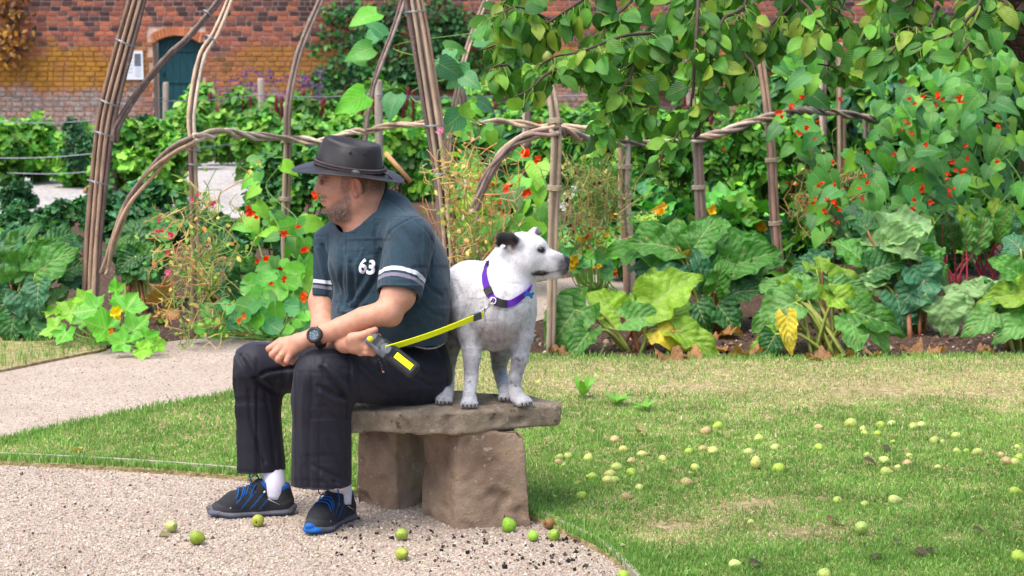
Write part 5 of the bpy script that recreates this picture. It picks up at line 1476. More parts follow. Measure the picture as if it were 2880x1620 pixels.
def bundle(label, path, n, spread, rad, ties=(), Y=None, twine=False, name='pole_bundle', group=None, stagger=0.0, taper=0.75, cat='plant support'):
    """path: (px, py[, Y]) from the base upward; spread and rad in metres"""
    P = np.array([A(q[0], q[1], q[2] if len(q) > 2 else Y) for q in path])
    C = spline(P, max(10, 5 * len(P))); m = len(C)
    T = np.gradient(C, axis=0); T /= np.linalg.norm(T, axis=1)[:, None]
    Xa = np.cross(T, [0, 1.0, 0]); Xa /= np.linalg.norm(Xa, axis=1)[:, None]; Ya = np.cross(T, Xa)
    root = thing(name, C[0], label, cat, group)
    s = np.linspace(0, 1, m)
    for k in range(n):
        a = 2.4 * k + rngp.random() * 0.5; rr = spread * math.sqrt((k + 0.4) / n)
        wob = 0.18 * spread * np.sin(s * (3 + 2 * rngp.random()) + rngp.random() * 6)
        ox, oy = rr * math.cos(a) + wob, rr * math.sin(a) + 0.18 * spread * np.sin(s * (3 + 2 * rngp.random()) + rngp.random() * 6)
        Q = C + Xa * np.broadcast_to(ox, m)[:, None] + Ya * np.broadcast_to(oy, m)[:, None]
        e = m if not stagger else max(4, int(m * (1 - stagger * rngp.random())))
        r0 = rad * (0.8 + 0.5 * rngp.random())
        V, Qd, Tt, U = tube_geo(Q[:e], np.linspace(r0, r0 * taper, m)[:e] * (1 + 0.06 * rngp.normal(size=e)), 7)
        o = obj('pole', mesh_np('pole', V, [Qd, np.array(Tt)]), m_pole, root)
        set_col(o, POLE_C[rngp.integers(len(POLE_C))] * (1.05 + 0.5 * rngp.random()))
    for t in ties:
        i = int(np.clip(t, 0, 1) * (m - 1)); mb = MB(); R = spread * (0.92 if twine else 1.08) + rad
        nw, rt = (4, 0.0036) if twine else (2, 0.0024)
        for w in range(nw):
            c = C[i] + T[i] * (w - nw / 2) * rt * 2.0
            a = np.linspace(0, 2 * math.pi, 22); q = c + np.cos(a)[:, None] * Xa[i] * R + np.sin(a)[:, None] * Ya[i] * R + 0.15 * R * np.sin(a + 1)[:, None] * T[i] * (0 if twine else 1)
            mb.tube(q, rt, 5, cap=False)
        mb.obj('tie', m_twine if twine else m_tie, root)
    return root
def rail(label, path, n, amp, rad, turns, Y=None, group=None):
    P = np.array([A(q[0], q[1], q[2] if len(q) > 2 else Y) for q in path])
    m = max(40, 8 * len(P)); C = spline(P, m); T = np.gradient(C, axis=0); T /= np.linalg.norm(T, axis=1)[:, None]
    Xa = np.cross(T, [0, 1.0, 0]); Xa /= np.linalg.norm(Xa, axis=1)[:, None]; Ya = np.cross(T, Xa); s = np.linspace(0, 1, m)
    root = thing('woven_rail', C[0], label, 'plant support', group)
    for k in range(n):
        ph = s * turns * 2 * math.pi * (0.7 + 0.5 * rngp.random()) + k * 2 * math.pi / n + 0.8 * np.sin(s * 9 + k); aa = amp * (0.7 + 0.5 * rngp.random())
        Q = C + Xa * (aa * np.cos(ph))[:, None] + Ya * (aa * np.sin(ph))[:, None]
        r0 = rad * (0.8 + 0.4 * rngp.random())
        V, Qd, Tt, U = tube_geo(Q, np.full(m, r0) * (1 + 0.05 * rngp.normal(size=m)), 6)
        o = obj('rod', mesh_np('rod', V, [Qd, np.array(Tt)]), m_pole, root); set_col(o, POLE_C[rngp.integers(len(POLE_C))] * (1.2 + 0.5 * rngp.random()))
    return root
YA = 10.5
bundle('thick bundle of bare hazel poles curving up from the grass verge beside the squash plant', [(246, 975, YA), (252, 850, YA), (262, 670, YA), (283, 450, YA), (300, 330, YA), (335, 190, YA), (385, 10, YA), (420, -110, YA)], 11, 0.045, 0.0118, (0.14, 0.40, 0.52, 0.64, 0.77), stagger=0.0)
bundle('slanting pair of bent rods leaving the thick hazel bundle towards the brick arch', [(322, 400, YA), (332, 350, YA), (391, 257, YA + .1), (470, 160, YA + .2), (525, 110, YA + .3), (600, 20, YA + .4), (650, -50, YA + .5)], 4, 0.018, 0.0135, (0.8,))
bundle('upright hazel bundle splitting into three thin rods, wrapped in dried sweet peas', [(548, 952, 10.3), (548, 750, 10.3), (546, 540, 10.3), (543, 400, 10.3)], 4, 0.024, 0.015, (0.98, 0.85), twine=False)
bundle('three slim rods rising from the sweet-pea bundle and bending right', [(545, 420, 10.32), (537, 335, 10.32), (551, 224, 10.4), (570, 149, 10.45), (604, 93, 10.5), (645, -5, 10.6), (670, -80, 10.6)], 3, 0.026, 0.0095, (0.62,))
bundle('grey hazel bundle with a rail end lashed on, behind the man’s hat brim', [(806, 760, 13.4), (804, 600, 13.4), (808, 450, 13.4), (810, 385, 13.4)], 4, 0.030, 0.018, (0.45, 0.97), twine=True)
bundle('slender bent rods rising from the lashed bundle beside the purple flowers', [(810, 400, 13.4), (812, 298, 13.4), (831, 186, 13.5), (853, 112, 13.6), (902, 0, 13.8), (930, -60, 13.8)], 4, 0.024, 0.013)
bundle('leaning twin rods carrying bean tendrils above the hat', [(1020, 560, 13.5), (1028, 370, 13.5), (1045, 261, 13.5), (1060, 205, 13.5), (1109, 75, 13.7), (1127, 19, 13.8), (1150, -50, 13.9)], 3, 0.020, 0.0115)
bundle('tallest thick hazel bundle standing between the man and the dog', [(1272, 950, YA), (1264, 760, YA), (1247, 540, YA), (1235, 447, YA), (1209, 280, YA), (1178, 90, YA), (1161, 0, YA), (1145, -90, YA)], 12, 0.047, 0.0118, (0.36, 0.52, 0.80))
bundle('pair of pale rods crossing just right of the tallest bundle', [(1258, 480, 11.0), (1267, 373, 11.0), (1280, 280, 11.0), (1310, 149, 11.2), (1343, 56, 11.4), (1370, -10, 11.5)], 3, 0.014, 0.011, (0.2,))
bundle('slim hazel bundle with a twine lashing directly behind the dog’s head', [(1548, 1000, 10.0), (1552, 800, 10.0), (1556, 620, 10.0), (1563, 450, 10.0), (1563, 373, 10.0), (1550, 265, 10.05), (1528, 195, 10.1), (1500, 60, 10.2)], 4, 0.026, 0.0145, (0.37, 0.62), twine=True)
bundle('hazel bundle tied with twine above the pale rhubarb flower spike', [(1768, 850, 12.0), (1766, 720, 12.0), (1755, 560, 12.0), (1757, 410, 12.0), (1746, 330, 12.0), (1730, 200, 12.1)], 4, 0.034, 0.020, (0.42, 0.55), twine=True)
bundle('hazel bundle rising out of the dark rhubarb clump, lashed near its foot', [(1976, 800, 12.6), (1972, 640, 12.6), (1966, 540, 12.6), (1959, 398, 12.6), (1947, 314, 12.6), (1930, 210, 12.7), (1890, 40, 12.8)], 5, 0.030, 0.018, (0.36, 0.60), twine=True)
bundle('pale-sided hazel bundle with a neat twine collar among the bean vines', [(2192, 760, 12.8), (2186, 680, 12.8), (2179, 600, 12.8), (2169, 419, 12.8), (2158, 314, 12.8), (2136, 163, 12.9), (2110, 30, 13.0)], 4, 0.030, 0.018, (0.30, 0.48), twine=True)
grp = 'far hazel uprights in the bean rows'
for pts, n, sp_, ra_ in (([(2366, 560), (2366, 400), (2366, 239), (2360, 120)], 4, 0.032, 0.020), ([(2318, 520), (2316, 400), (2314, 247), (2318, 150)], 3, 0.026, 0.016), ([(2440, 600), (2440, 450), (2441, 310)], 3, 0.034, 0.020),
                        ([(2520, 620), (2517, 480), (2513, 300)], 3, 0.030, 0.018), ([(2735, 520), (2737, 398), (2740, 189), (2760, 60)], 4, 0.034, 0.020), ([(2678, 620), (2676, 480), (2670, 300), (2640, 120)], 3, 0.030, 0.018),
                        ([(1296, 480), (1300, 330), (1296, 250)], 2, 0.024, 0.018), ([(1480, 420), (1478, 300), (1470, 240)], 2, 0.026, 0.018), ([(1820, 600), (1816, 470), (1822, 350)], 3, 0.028, 0.018), ([(1660, 620), (1656, 500), (1668, 400)], 3, 0.030, 0.020), ([(2836, 500), (2842, 300), (2860, 120)], 3, 0.03, 0.018)):
    bundle('far upright hazel stick bundle half hidden among the bean leaves', pts, n, sp_, ra_, Y=15.0, group=grp)
rail('bent hazel rods arching from the thick left bundle over to the sweet-pea bundle', [(292, 770, 10.45), (300, 735, 10.45), (324, 665, 10.4), (369, 560, 10.35), (436, 470, 10.3), (490, 420, 10.25), (545, 392, 10.22)], 4, 0.020, 0.0100, 0.4)
rail('twisted hazel rail from the sweet-pea bundle to the lashed bundle behind the hat', [(545, 390, 10.25), (626, 374, 11.0), (700, 382, 11.8), (800, 388, 13.3), (900, 396, 13.4), (980, 376, 13.4), (1030, 368, 13.4)], 4, 0.020, 0.0115, 3)
rail('woven rail running from the bean rods to the tallest bundle', [(1035, 370, 13.4), (1120, 350, 13.2), (1200, 344, 12.6), (1260, 340, 12.2), (1370, 345, 12.6), (1450, 345, 12.8), (1560, 358, 12.6), (1660, 360, 12.5), (1790, 345, 12.5)], 3, 0.016, 0.011, 4)
rail('low bent arch of hazel rods springing up beside the dog', [(1335, 590, 10.1), (1351, 540, 10.1), (1396, 458, 10.1), (1437, 414, 10.1), (1496, 380, 10.05), (1563, 367, 9.97)], 5, 0.020, 0.0105, 0.6)
rail('twisted hazel rail sagging under the pear leaves right of the dog', [(1560, 367, 9.97), (1608, 380, 10.6), (1664, 393, 11.3), (1757, 403, 11.95), (1860, 404, 12.3), (1968, 390, 12.55), (2060, 362, 12.6), (2160, 330, 12.75), (2230, 316, 12.9), (2282, 311, 13.2), (2345, 317, 13.6), (2429, 331, 14.2), (2500, 346, 14.8)], 5, 0.022, 0.0115, 7)
rail('far woven rail on the right between the scarlet bean flowers', [(2560, 330, 14.8), (2610, 315, 14.8), (2672, 298, 14.8), (2740, 296, 14.8), (2823, 304, 14.9), (2900, 312, 14.9)], 5, 0.026, 0.014, 4)

# --- wooden posts and straining wires of the fruit rows
m_post, nt, b = newmat('grey_weathered_post', 0.9, 0.15)
g = pos(nt); c = ramp(nt, noise(nt, 6, 5, g, 0.6, (3, 3, 0.5)), [(0.3, L(118, 108, 96)), (0.7, L(172, 160, 144))]); nt.links.new(c, b.inputs['Base Color']); bump(nt, b, noise(nt, 30, 4, g), 0.4, 0.01)
def post(top, base, w, Y, label):
    a, b_ = A(*base, Y), A(*top, Y); hw = w / 2 * mpp(Y); mb = MB()
    mb.tube([a - [0, 0, 0.3], a, a * 0.5 + b_ * 0.5, b_ - [0, 0, 0.02], b_], [hw, hw, hw * 0.98, hw * 0.96, hw * 0.7], 10)
    tag(mb.obj('wooden_post', m_post), label, 'post')
post((466, 231), (466, 400), 18, 30, 'square grey wooden post in front of the green door')
post((733, 220), (739, 420), 20, 27, 'round grey wooden post among the purple flowers')
post((322, 330), (320, 560), 21, 20.5, 'grey wooden post directly behind the thick left hazel bundle')
post((1064, 224), (1068, 560), 24, 20, 'tall grey wooden post behind the hat crown')
post((1480, 230), (1482, 470), 20, 24, 'grey wooden post half hidden by hanging pear leaves')
def slat(a, b_, Y, w, label):
    p, q = A(*a, Y), A(*b_, Y); mb = MB(); mb.tube([p, q], [w * mpp(Y) / 2] * 2, 8)
    o = mb.obj('wooden_stake', plain('cut_timber', L(196, 150, 100), 0.8, 0.2, 0.15, 20, 0.2)); tag(o, label, 'stake')
slat((1083, 429), (1156, 512), 19, 13, 'orange-brown timber brace slanting down right of the hat')
slat((300, 490), (236, 540), 19, 14, 'pale cut timber brace leaning behind the thick left hazel bundle')
def wire(a, b_, Ya, Yb, label):
    p, q = A(*a, Ya), A(*b_, Yb); P = np.array([p + (q - p) * t - [0, 0, 0.03 * math.sin(math.pi * t)] for t in np.linspace(0, 1, 14)])
    mb = MB(); mb.tube(P, 0.0052, 5); o = mb.obj('fence_wire', m_tie); tag(o, label, 'wire', 'straining wires of the fruit rows')
wl = 'thin galvanised straining wire stretched between the fruit row posts'
for a, b_, ya, yb in (((-40, 304), (470, 284), 22, 29.8), ((470, 284), (735, 265), 29.8, 26.9), ((735, 265), (1064, 266), 26.9, 19.9), ((-40, 340), (320, 335), 22, 20.4), ((-40, 444), (322, 425), 21, 20.4), ((20, 486), (322, 475), 21, 20.4), ((322, 425), (760, 392), 20.4, 24),
                      ((-40, 277), (466, 275), 26, 30), ((1064, 266), (1480, 268), 19.9, 24), ((1064, 275), (1480, 262), 19.9, 24), ((1064, 434), (1330, 432), 19.9, 22), ((1480, 270), (1900, 250), 24, 24), ((1960, 246), (2330, 240), 24, 24)):
    wire(a, b_, ya, yb, wl)
# ================================================================== plants
def grid_leaf(w, nl=7, nw=3, fold=0.15, curl=-0.12, ruf=0.0, back=0.0, seed=0, tipdrop=0.0, freq=7.0):
    """leaf along +x (length 1), normal +z; w(v) = half width; nw steps each side"""
    r = np.random.default_rng(seed); v = np.linspace(0, 1, nl); u = np.linspace(-1, 1, 2 * nw + 1)
    Vv, Uu = np.meshgrid(v, u, indexing='ij'); W = w(Vv)
    x = Vv - back * np.abs(Uu) ** 1.6 * (1 - Vv) ** 2; y = Uu * W
    z = fold * np.abs(y) + curl * Vv ** 2 - tipdrop * Vv ** 4
    if ruf:
        ph = r.random(2) * 6.28
        z = z + ruf * np.abs(Uu) ** 1.8 * np.sin(freq * Vv + ph[0] + np.where(Uu > 0, 1.3, 0)) + 0.45 * ruf * np.abs(Uu) * np.sin(freq * 2.1 * Vv + ph[1])
        x = x + 0.3 * ruf * np.abs(Uu) ** 2 * np.cos(freq * 0.9 * Vv + ph[1])
        y = y * (1 + 0.05 * np.abs(Uu) ** 3 * np.sin(freq * 1.5 * Vv + ph[0]))
    V = np.stack([x, y, z], -1).reshape(-1, 3); U = np.stack([0.5 + Uu * 0.5, Vv], -1).reshape(-1, 2); n = 2 * nw + 1
    i, j = np.meshgrid(np.arange(nl - 1), np.arange(n - 1), indexing='ij')
    F = np.stack([i * n + j, (i + 1) * n + j, (i + 1) * n + j + 1, i * n + j + 1], -1).reshape(-1, 4)
    return V, F, U
def lobed_leaf(lobes=5, depth=0.35, nper=4, cup=0.1, seed=0, notch=0.8, size=(1, 1), ruf=0.05, serr=0.0):
    """round or lobed leaf, stalk at the origin, blade mostly towards +x; triangles"""
    r = np.random.default_rng(seed); n = lobes * nper + 1; a = np.linspace(-math.pi * notch, math.pi * notch, n)
    ph = (a / (math.pi * notch) * 0.5 + 0.5) * lobes
    rad = 1 - depth * np.abs(np.cos(ph * math.pi)) ** 1.2
    rad = rad * (0.62 + 0.38 * np.cos(a * 0.5) ** 2) * (1 + serr * (np.arange(n) % 2 - 0.5))
    ring = []
    for s in (0.5, 1.0):
        x, y = rad * s * np.cos(a) * 0.62 * size[0] + 0.0, rad * s * np.sin(a) * 0.62 * size[1]
        z = cup * s * s + ruf * s * np.sin(a * lobes + r.random() * 6)
        ring.append(np.stack([x, y, z - 0.10 * np.maximum(x, 0) ** 2], 1))
    V = np.vstack([[[0, 0, 0]], ring[0], ring[1]]); F = []
    for k in range(n - 1):
        F += [[0, 1 + k, 2 + k], [1 + k, 1 + n + k, 2 + n + k], [1 + k, 2 + n + k, 2 + k]]
    U = np.stack([0.5 + V[:, 1] * 0.7, np.clip(V[:, 0] * 1.4, 0, 1)], 1)
    return V, np.array(F), U
def tmpl(V, F, U): return (V, F, U)
BEAN = [grid_leaf(lambda v: 0.44 * np.sin(math.pi * np.clip(v * 0.96 + 0.04, 0, 1) ** 0.55) ** 0.85 * (1 - 0.15 * v), 8, 2, 0.16, -0.2 - 0.15 * s, 0.03, 0.10, s) for s in range(3)]
OVAL = [grid_leaf(lambda v: 0.30 * np.sin(math.pi * v ** 0.8), 5, 1, 0.2, -0.15, seed=s) for s in range(2)]
CURR = [lobed_leaf(3, 0.45, 4, 0.05, s, 0.82, serr=0.15) for s in range(3)]
ROUND = [lobed_leaf(6, 0.05, 3, 0.12, s, 0.97, ruf=0.03) for s in range(2)]
SQUASH = [lobed_leaf(5, 0.30, 6, 0.10, s, 0.90, (1.1, 1.1), 0.06, 0.10) for s in range(3)]
PETAL = lobed_leaf(4, 0.5, 3, 0.35, 3, 0.99, ruf=0.0)
def two(V, F): return F
GREEN = L(66, 118, 46); LIME = L(112, 154, 52); DEEP = L(42, 86, 48); BLUEG = L(66, 114, 84); YGRN = L(150, 172, 52); PALEG = L(150, 184, 132)
STRAW = L(206, 176, 108); RUST = L(190, 132, 82); SCARLET = L(226, 62, 22); PINK = L(206, 52, 104); PURPLE = L(134, 78, 172); WINE = L(116, 24, 52); LILAC = L(222, 150, 196)
m_fol = leaf_mat('garden_foliage', 'attr', 0.5, 0.22, 0.0, 0.18, 14)
m_leaf_o = leaf_mat('single_leaf', 'obj', 0.45, 0.22, 0.5, 0.12, 30, 7)
m_petal = leaf_mat('petal', 'attr', 0.6, 0.3, 0.0, 0.1, 60)
m_stem = plain('green_stem', (1, 1, 1), 0.6, 0.3, 0.15, 40, source='attr')
def scatter(P, Nrm, tm, size, cols, rng, droop=0.3, spin=True):
    """arrays of leaf frames at P facing roughly Nrm"""
    m = len(P); z = Nrm + 0.45 * rng.normal(size=(m, 3)); z /= np.linalg.norm(z, axis=1)[:, None]
    h = rng.normal(size=(m, 3)); h[:, 2] -= droop * 2; x = h - z * (h * z).sum(1)[:, None]; x /= np.linalg.norm(x, axis=1)[:, None] + 1e-9
    y = np.cross(z, x); s = size * (0.65 + 0.6 * rng.random(m)); M = np.stack([x, y, z], 2) * s[:, None, None]
    out = []
    tid = rng.integers(len(tm), size=m)
    for k, t in enumerate(tm):
        q = tid == k
        if q.any(): out.append(bake(t[0], t[1], t[2], M[q], P[q], cols[q]))
    return out
def join(name, chunks, mat, parent=None):
    V, C, U, F3, F4, n = [], [], [], [], [], 0
    for v, f, c, u in chunks:
        V.append(v); C.append(c); U.append(u); (F3 if f.shape[1] == 3 else F4).append(f + n); n += len(v)
    F = ([np.concatenate(F3)] if F3 else []) + ([np.concatenate(F4)] if F4 else [])
    return obj(name, mesh_np(name, np.concatenate(V), F, np.concatenate(C), np.concatenate(U), True), mat, parent)
def palette(m, pal, rng, var=0.2):
    pal = np.array(pal); c = pal[rng.integers(len(pal), size=m)]
    return np.clip(c * (1 + var * rng.normal(size=(m, 1))) * (1 + 0.06 * rng.normal(size=(m, 3))), 0.004, 0.95)
def bush(label, cat, px, base_py, w, h, Y, pal, tm, size, n, seed, name='bush', group=None, extra=None, depth=None, lean=0.0, round_=1.0):
    """leafy plant standing at photo pixel (px, base_py), w x h pixels big, at depth Y"""
    rng = np.random.default_rng(seed); k = mpp(Y); b0 = A(px, base_py, Y); W, Hh = w * k / 2, h * k; D = depth or W * 0.8
    root = thing(name, b0, label, cat, group)
    # clumps, each a little cloud of leaves
    nc = max(5, int(n / 45)); cz = rng.random(nc) ** 0.8; ang = rng.random(nc) * 2 * math.pi
    prof = np.sqrt(np.clip(1 - np.abs(2 * (cz - 0.42)) ** 2.2 * round_, 0.08, 1)); rr = np.sqrt(rng.random(nc)) * prof
    C = np.stack([W * rr * np.cos(ang) + lean * cz * W, D * rr * np.sin(ang), Hh * (0.10 + 0.86 * cz)], 1)
    cr = min(W, Hh / 2) * (0.30 + 0.25 * rng.random(nc))
    ci = rng.integers(nc, size=n); d = rng.normal(size=(n, 3)); d /= np.linalg.norm(d, axis=1)[:, None]
    P = C[ci] + d * (cr[ci] * (0.55 + 0.55 * rng.random(n)))[:, None]; P[:, 2] = np.maximum(P[:, 2], 0.02)
    Nm = d * 0.7 + np.array([0, -0.25, 0.75]); Nm /= np.linalg.norm(Nm, axis=1)[:, None]
    shade = (1 + 0.22 * rng.normal(size=nc))[ci]
    cols = np.clip(palette(n, pal, rng) * shade[:, None], 0.004, 0.95)
    join('foliage', scatter(P + b0, Nm, tm, size, cols, rng), m_fol, root)['kind'] = 'stuff'
    mb = MB()
    for q in range(min(9, nc)):
        a = b0 + [W * 0.25 * rng.normal() * 0.5, D * 0.1 * rng.normal(), 0]; e = b0 + C[q]
        mb.tube(spline([a, a * 0.5 + e * 0.5 + [0.02 * rng.normal(), 0, 0.05], e], 6), [0.008, 0.007, 0.006, 0.005, 0.004, 0.003], 5, L(96, 92, 52))
    mb.obj('stems', m_stem, root)['kind'] = 'stuff'
    if extra: extra(root, b0, C, cr, rng, W, D, Hh)
    return root
def flowers(col, n, size, tm=None, top=True, name='flower', front=True):
    def fn(root, b0, C, cr, rng, W, D, Hh):
        for q in range(n):
            a = rng.random() * 6.28; zf = rng.random() ** (0.6 if top else 1.0)
            p = b0 + [W * 0.95 * math.cos(a) * rng.random() ** 0.4, -D * 0.85 * abs(math.sin(a)) if front else D * math.sin(a), Hh * (0.15 + 0.85 * zf)]
            k = 3; P = p + 0.22 * size * rng.normal(size=(k, 3)); Nm = np.tile([0, -0.8, 0.4], (k, 1)) + 0.4 * rng.normal(size=(k, 3))
            ch = scatter(P, Nm, [tm or PETAL], size, palette(k, [col], rng, 0.12), rng); join(name, ch, m_petal, root)
    return fn
def tassels(col, n, length):
    def fn(root, b0, C, cr, rng, W, D, Hh):
        for q in range(n):
            p = b0 + [W * (2 * rng.random() - 1), -D * (0.3 + 0.6 * rng.random()), Hh * (0.55 + 0.5 * rng.random())]; ln = length * (0.6 + 0.8 * rng.random())
            mb = MB(); mb.tube(spline([p, p + [0.02, -0.02, -0.1 * ln], p + [0.03 * rng.normal(), -0.03, -ln]], 8), [0.012, 0.026, 0.030, 0.030, 0.028, 0.024, 0.018, 0.006], 6, np.clip(col * (0.8 + 0.5 * rng.random()), 0, 1))
            mb.obj('tassel', m_petal, root)
    return fn
def stalks(col, fcol, n, lo, hi, fsize):
    def fn(root, b0, C, cr, rng, W, D, Hh):
        for q in range(n):
            p = b0 + [W * (2 * rng.random() - 1), D * (rng.random() - 0.5), Hh * 0.4]; e = p + [0.12 * rng.normal(), 0, lo + (hi - lo) * rng.random()]
            mb = MB(); mb.tube([p, p * 0.5 + e * 0.5 + [0.03 * rng.normal(), 0, 0], e], [0.004, 0.003, 0.0025], 4, col)
            k = 5; P = e + fsize * rng.normal(size=(k, 3)) * [1, 1, 0.6]
            for v, f, c, u in scatter(P, np.tile([0, -0.6, 0.6], (k, 1)), [PETAL], fsize * 1.6, palette(k, [fcol], rng, 0.2), rng): mb.add(v, f, None, c, u)
            mb.obj('flower_stalk', m_petal, root)
    return fn

# --- far rows, along the wall
rr = np.random.default_rng(21); sd0 = 100
def nxt():
    global sd0
    sd0 += 1; return sd0
g1 = 'love-lies-bleeding plants along the far wall'
for px in (560, 650, 745, 850, 950, 1040, 1130, 1240, 1350, 1470, 1700, 1950, 2120, 2240, 2350, 2460, 2580, 2700, 2820):
    bush('pale green amaranth plant with drooping dark red tassels below the brick wall', 'plant', px + 10 * rr.normal(), 415, 130, 150 + 10 * rr.normal(), 31 + rr.random(), [LIME * 0.9, GREEN * 1.2, L(128, 160, 80), GREEN], OVAL, 0.17, 620, nxt(), 'amaranth_plant', g1, tassels(WINE, 5, 0.42))
for px in (640, 720, 800, 890):
    bush('airy clump of small purple flowers on thin stems against the wall', 'flower', px, 392, 110, 80, 33.5, [GREEN, DEEP], OVAL, 0.09, 140, nxt(), 'verbena_plant', 'purple flowers against the wall', stalks(L(90, 110, 60), PURPLE, 24, 0.3, 1.0, 0.036))
g2 = 'currant bushes in the fruit rows'
lab2 = 'leafy green currant bush with lobed leaves in the fruit rows'
for cu_i, (px, base, w, h, Y) in enumerate(((-10, 515, 190, 165, 23), (110, 505, 190, 165, 23.4), (225, 520, 130, 150, 22.6), (350, 560, 150, 215, 20.6), (450, 575, 170, 230, 20.2), (520, 470, 130, 150, 26), (640, 452, 160, 130, 27), (740, 500, 170, 170, 23.5),
                          (860, 560, 190, 200, 20.4), (960, 520, 180, 190, 22), (1130, 560, 200, 210, 20.5), (1230, 520, 170, 200, 22.5), (1340, 520, 180, 210, 22.6), (1450, 500, 160, 180, 24), (1560, 500, 170, 190, 24), (1680, 480, 170, 180, 25), (1800, 470, 170, 170, 26))):
    bush('leafy green currant bush ' + ['beneath the left straining wires', 'left of the narrow dark evergreen', 'beside the narrow dark evergreen', 'behind the bent rods next to the pale timber brace', 'under the start of the twisted rail', 'between the green door post and the stone chips', 'in front of the round grey post', 'below the purple flowers', 'behind the lashed bundle and hat brim', 'just above the man’s hat', 'left of the tallest hazel bundle', 'behind the tallest hazel bundle', 'behind the low bent arch', 'behind the half hidden grey post', 'under the hanging pear sprays', 'behind the twine-tied bundle by the flower spike', 'far behind the squash leaves'][cu_i], 'bush', px, base, w, h, Y, [GREEN, LIME, LIME * 0.9, GREEN * 1.2], CURR, 0.145, 900, nxt(), 'currant_bush', g2)
for px, base, w, h, Y, lab in ((215, 480, 90, 130, 22.2, 'narrow dark evergreen shrub poking up from the left currant row'), (405, 500, 90, 170, 20.8, 'narrow dark evergreen shrub behind the bent rods on the left'), (630, 700, 150, 80, 15.6, 'low dark leafy shrub at the edge of the pale stone chips'),
                          (50, 590, 110, 75, 19.4, 'small round dark shrub standing on the pale stone chips'), (1010, 430, 90, 90, 27, 'small dark shrub behind the hat'), (1420, 420, 120, 100, 27, 'dark bluish shrub under the hanging pear leaves')):
    bush(lab, 'shrub', px, base, w, h, Y, [DEEP, DEEP * 0.8, BLUEG * 0.8], CURR, 0.11, 620, nxt(), 'dark_shrub')
g3 = 'dark leafy crop behind the rhubarb'
for lc_i, (px, base, w, h, Y) in enumerate(((40, 665, 200, 85, 16.6), (170, 675, 200, 95, 16.2), (290, 675, 180, 130, 16.2), (420, 670, 190, 150, 16.4), (510, 690, 160, 105, 15.8))):
    bush('low dark leafy crop plant ' + ['behind the left-edge rhubarb', 'in front of the small round dark shrub', 'left of the thick hazel bundle', 'right of the thick hazel bundle', 'behind the dried sweet peas'][lc_i], 'plant', px, base, w, h, Y, [DEEP, DEEP * 1.2, GREEN * 0.9, BLUEG], CURR, 0.10, 760, nxt(), 'leafy_crop', g3)
for cm_i, (px, base, w, h, Y) in enumerate(((650, 765, 130, 130, 13.8), (775, 725, 140, 290, 14.5), (870, 740, 200, 330, 14.2), (985, 760, 180, 300, 13.9))):
    bush('dark-leaved currant bush ' + ['beside the long glossy rhubarb', 'around the lashed hazel bundle', 'behind the man’s face', 'behind the man’s shoulders'][cm_i], 'bush', px, base, w, h, Y, [DEEP * 1.2, GREEN, GREEN * 0.8, BLUEG, LIME * 0.8], CURR, 0.105, 1100, nxt(), 'currant_bush', 'currant bushes behind the man')
# --- right: squash, beans and mixed crops behind the rails
g4 = 'squash plants behind the hazel rails'
for sq_i, (px, base, w, h, Y) in enumerate(((1850, 640, 260, 240, 17), (2000, 690, 280, 260, 15.6), (2090, 640, 220, 250, 17), (1760, 740, 220, 200, 14.2), (1900, 800, 240, 220, 13.2), (2090, 800, 220, 230, 13.4), (2260, 690, 240, 200, 15.4))):
    bush('squash plant with big dark leaves ' + ['under the hanging pear twig', 'behind the bundle rising from the dark rhubarb', 'beside the pale-sided bundle', 'around the pale flower spike', 'directly behind the dark rhubarb clump', 'between the dark rhubarb and the pale-sided bundle', 'in front of the wispy sweet pea'][sq_i], 'plant', px, base, w, h, Y, [GREEN * 1.2, DEEP * 1.5, BLUEG * 1.2, GREEN * 1.3, LIME * 0.8], SQUASH, 0.26, 330, nxt(), 'squash_plant', g4, flowers(L(236, 160, 40), 2, 0.09))
g5 = 'runner bean plants on the far sticks'
beans = [(1290, 640, 150, 330, 13.6, 3), (1390, 640, 170, 300, 14.5, 7), (1480, 600, 150, 260, 16, 4), (2250, 640, 170, 430, 16, 5), (2350, 640, 180, 440, 15.5, 7), (2440, 680, 190, 500, 14.8, 8), (2530, 690, 200, 520, 14.4, 9), (2640, 690, 200, 560, 14.6, 10), (2700, 690, 190, 540, 14.2, 9),
         (2780, 700, 200, 680, 13.8, 4), (2860, 700, 200, 760, 13.4, 3), (1640, 560, 150, 230, 18, 3), (2150, 560, 160, 330, 18, 4)]
for rb_i, (px, base, w, h, Y, nf) in enumerate(beans):
    bush('climbing runner bean with scarlet flowers ' + ['behind the straw-coloured sweet pea', 'behind the low bent arch', 'left of the dog’s twine-lashed bundle', 'below the gap in the pear leaves', 'around the sticks behind the pale-sided bundle', 'left of the broken rail end', 'right of the broken rail end', 'under the far woven rail', 'at the right end of the far woven rail', 'below the pear limb', 'at the right edge under the pear limb', 'left of the pale flower spike', 'behind the pale-sided bundle'][rb_i], 'bean plant', px, base, w, h, Y, [GREEN, GREEN * 1.15, LIME * 0.85, DEEP * 1.2, BLUEG], BEAN, 0.115, int(560 * h / 400), nxt(), 'runner_bean', g5, flowers(SCARLET, nf, 0.036), round_=0.35)
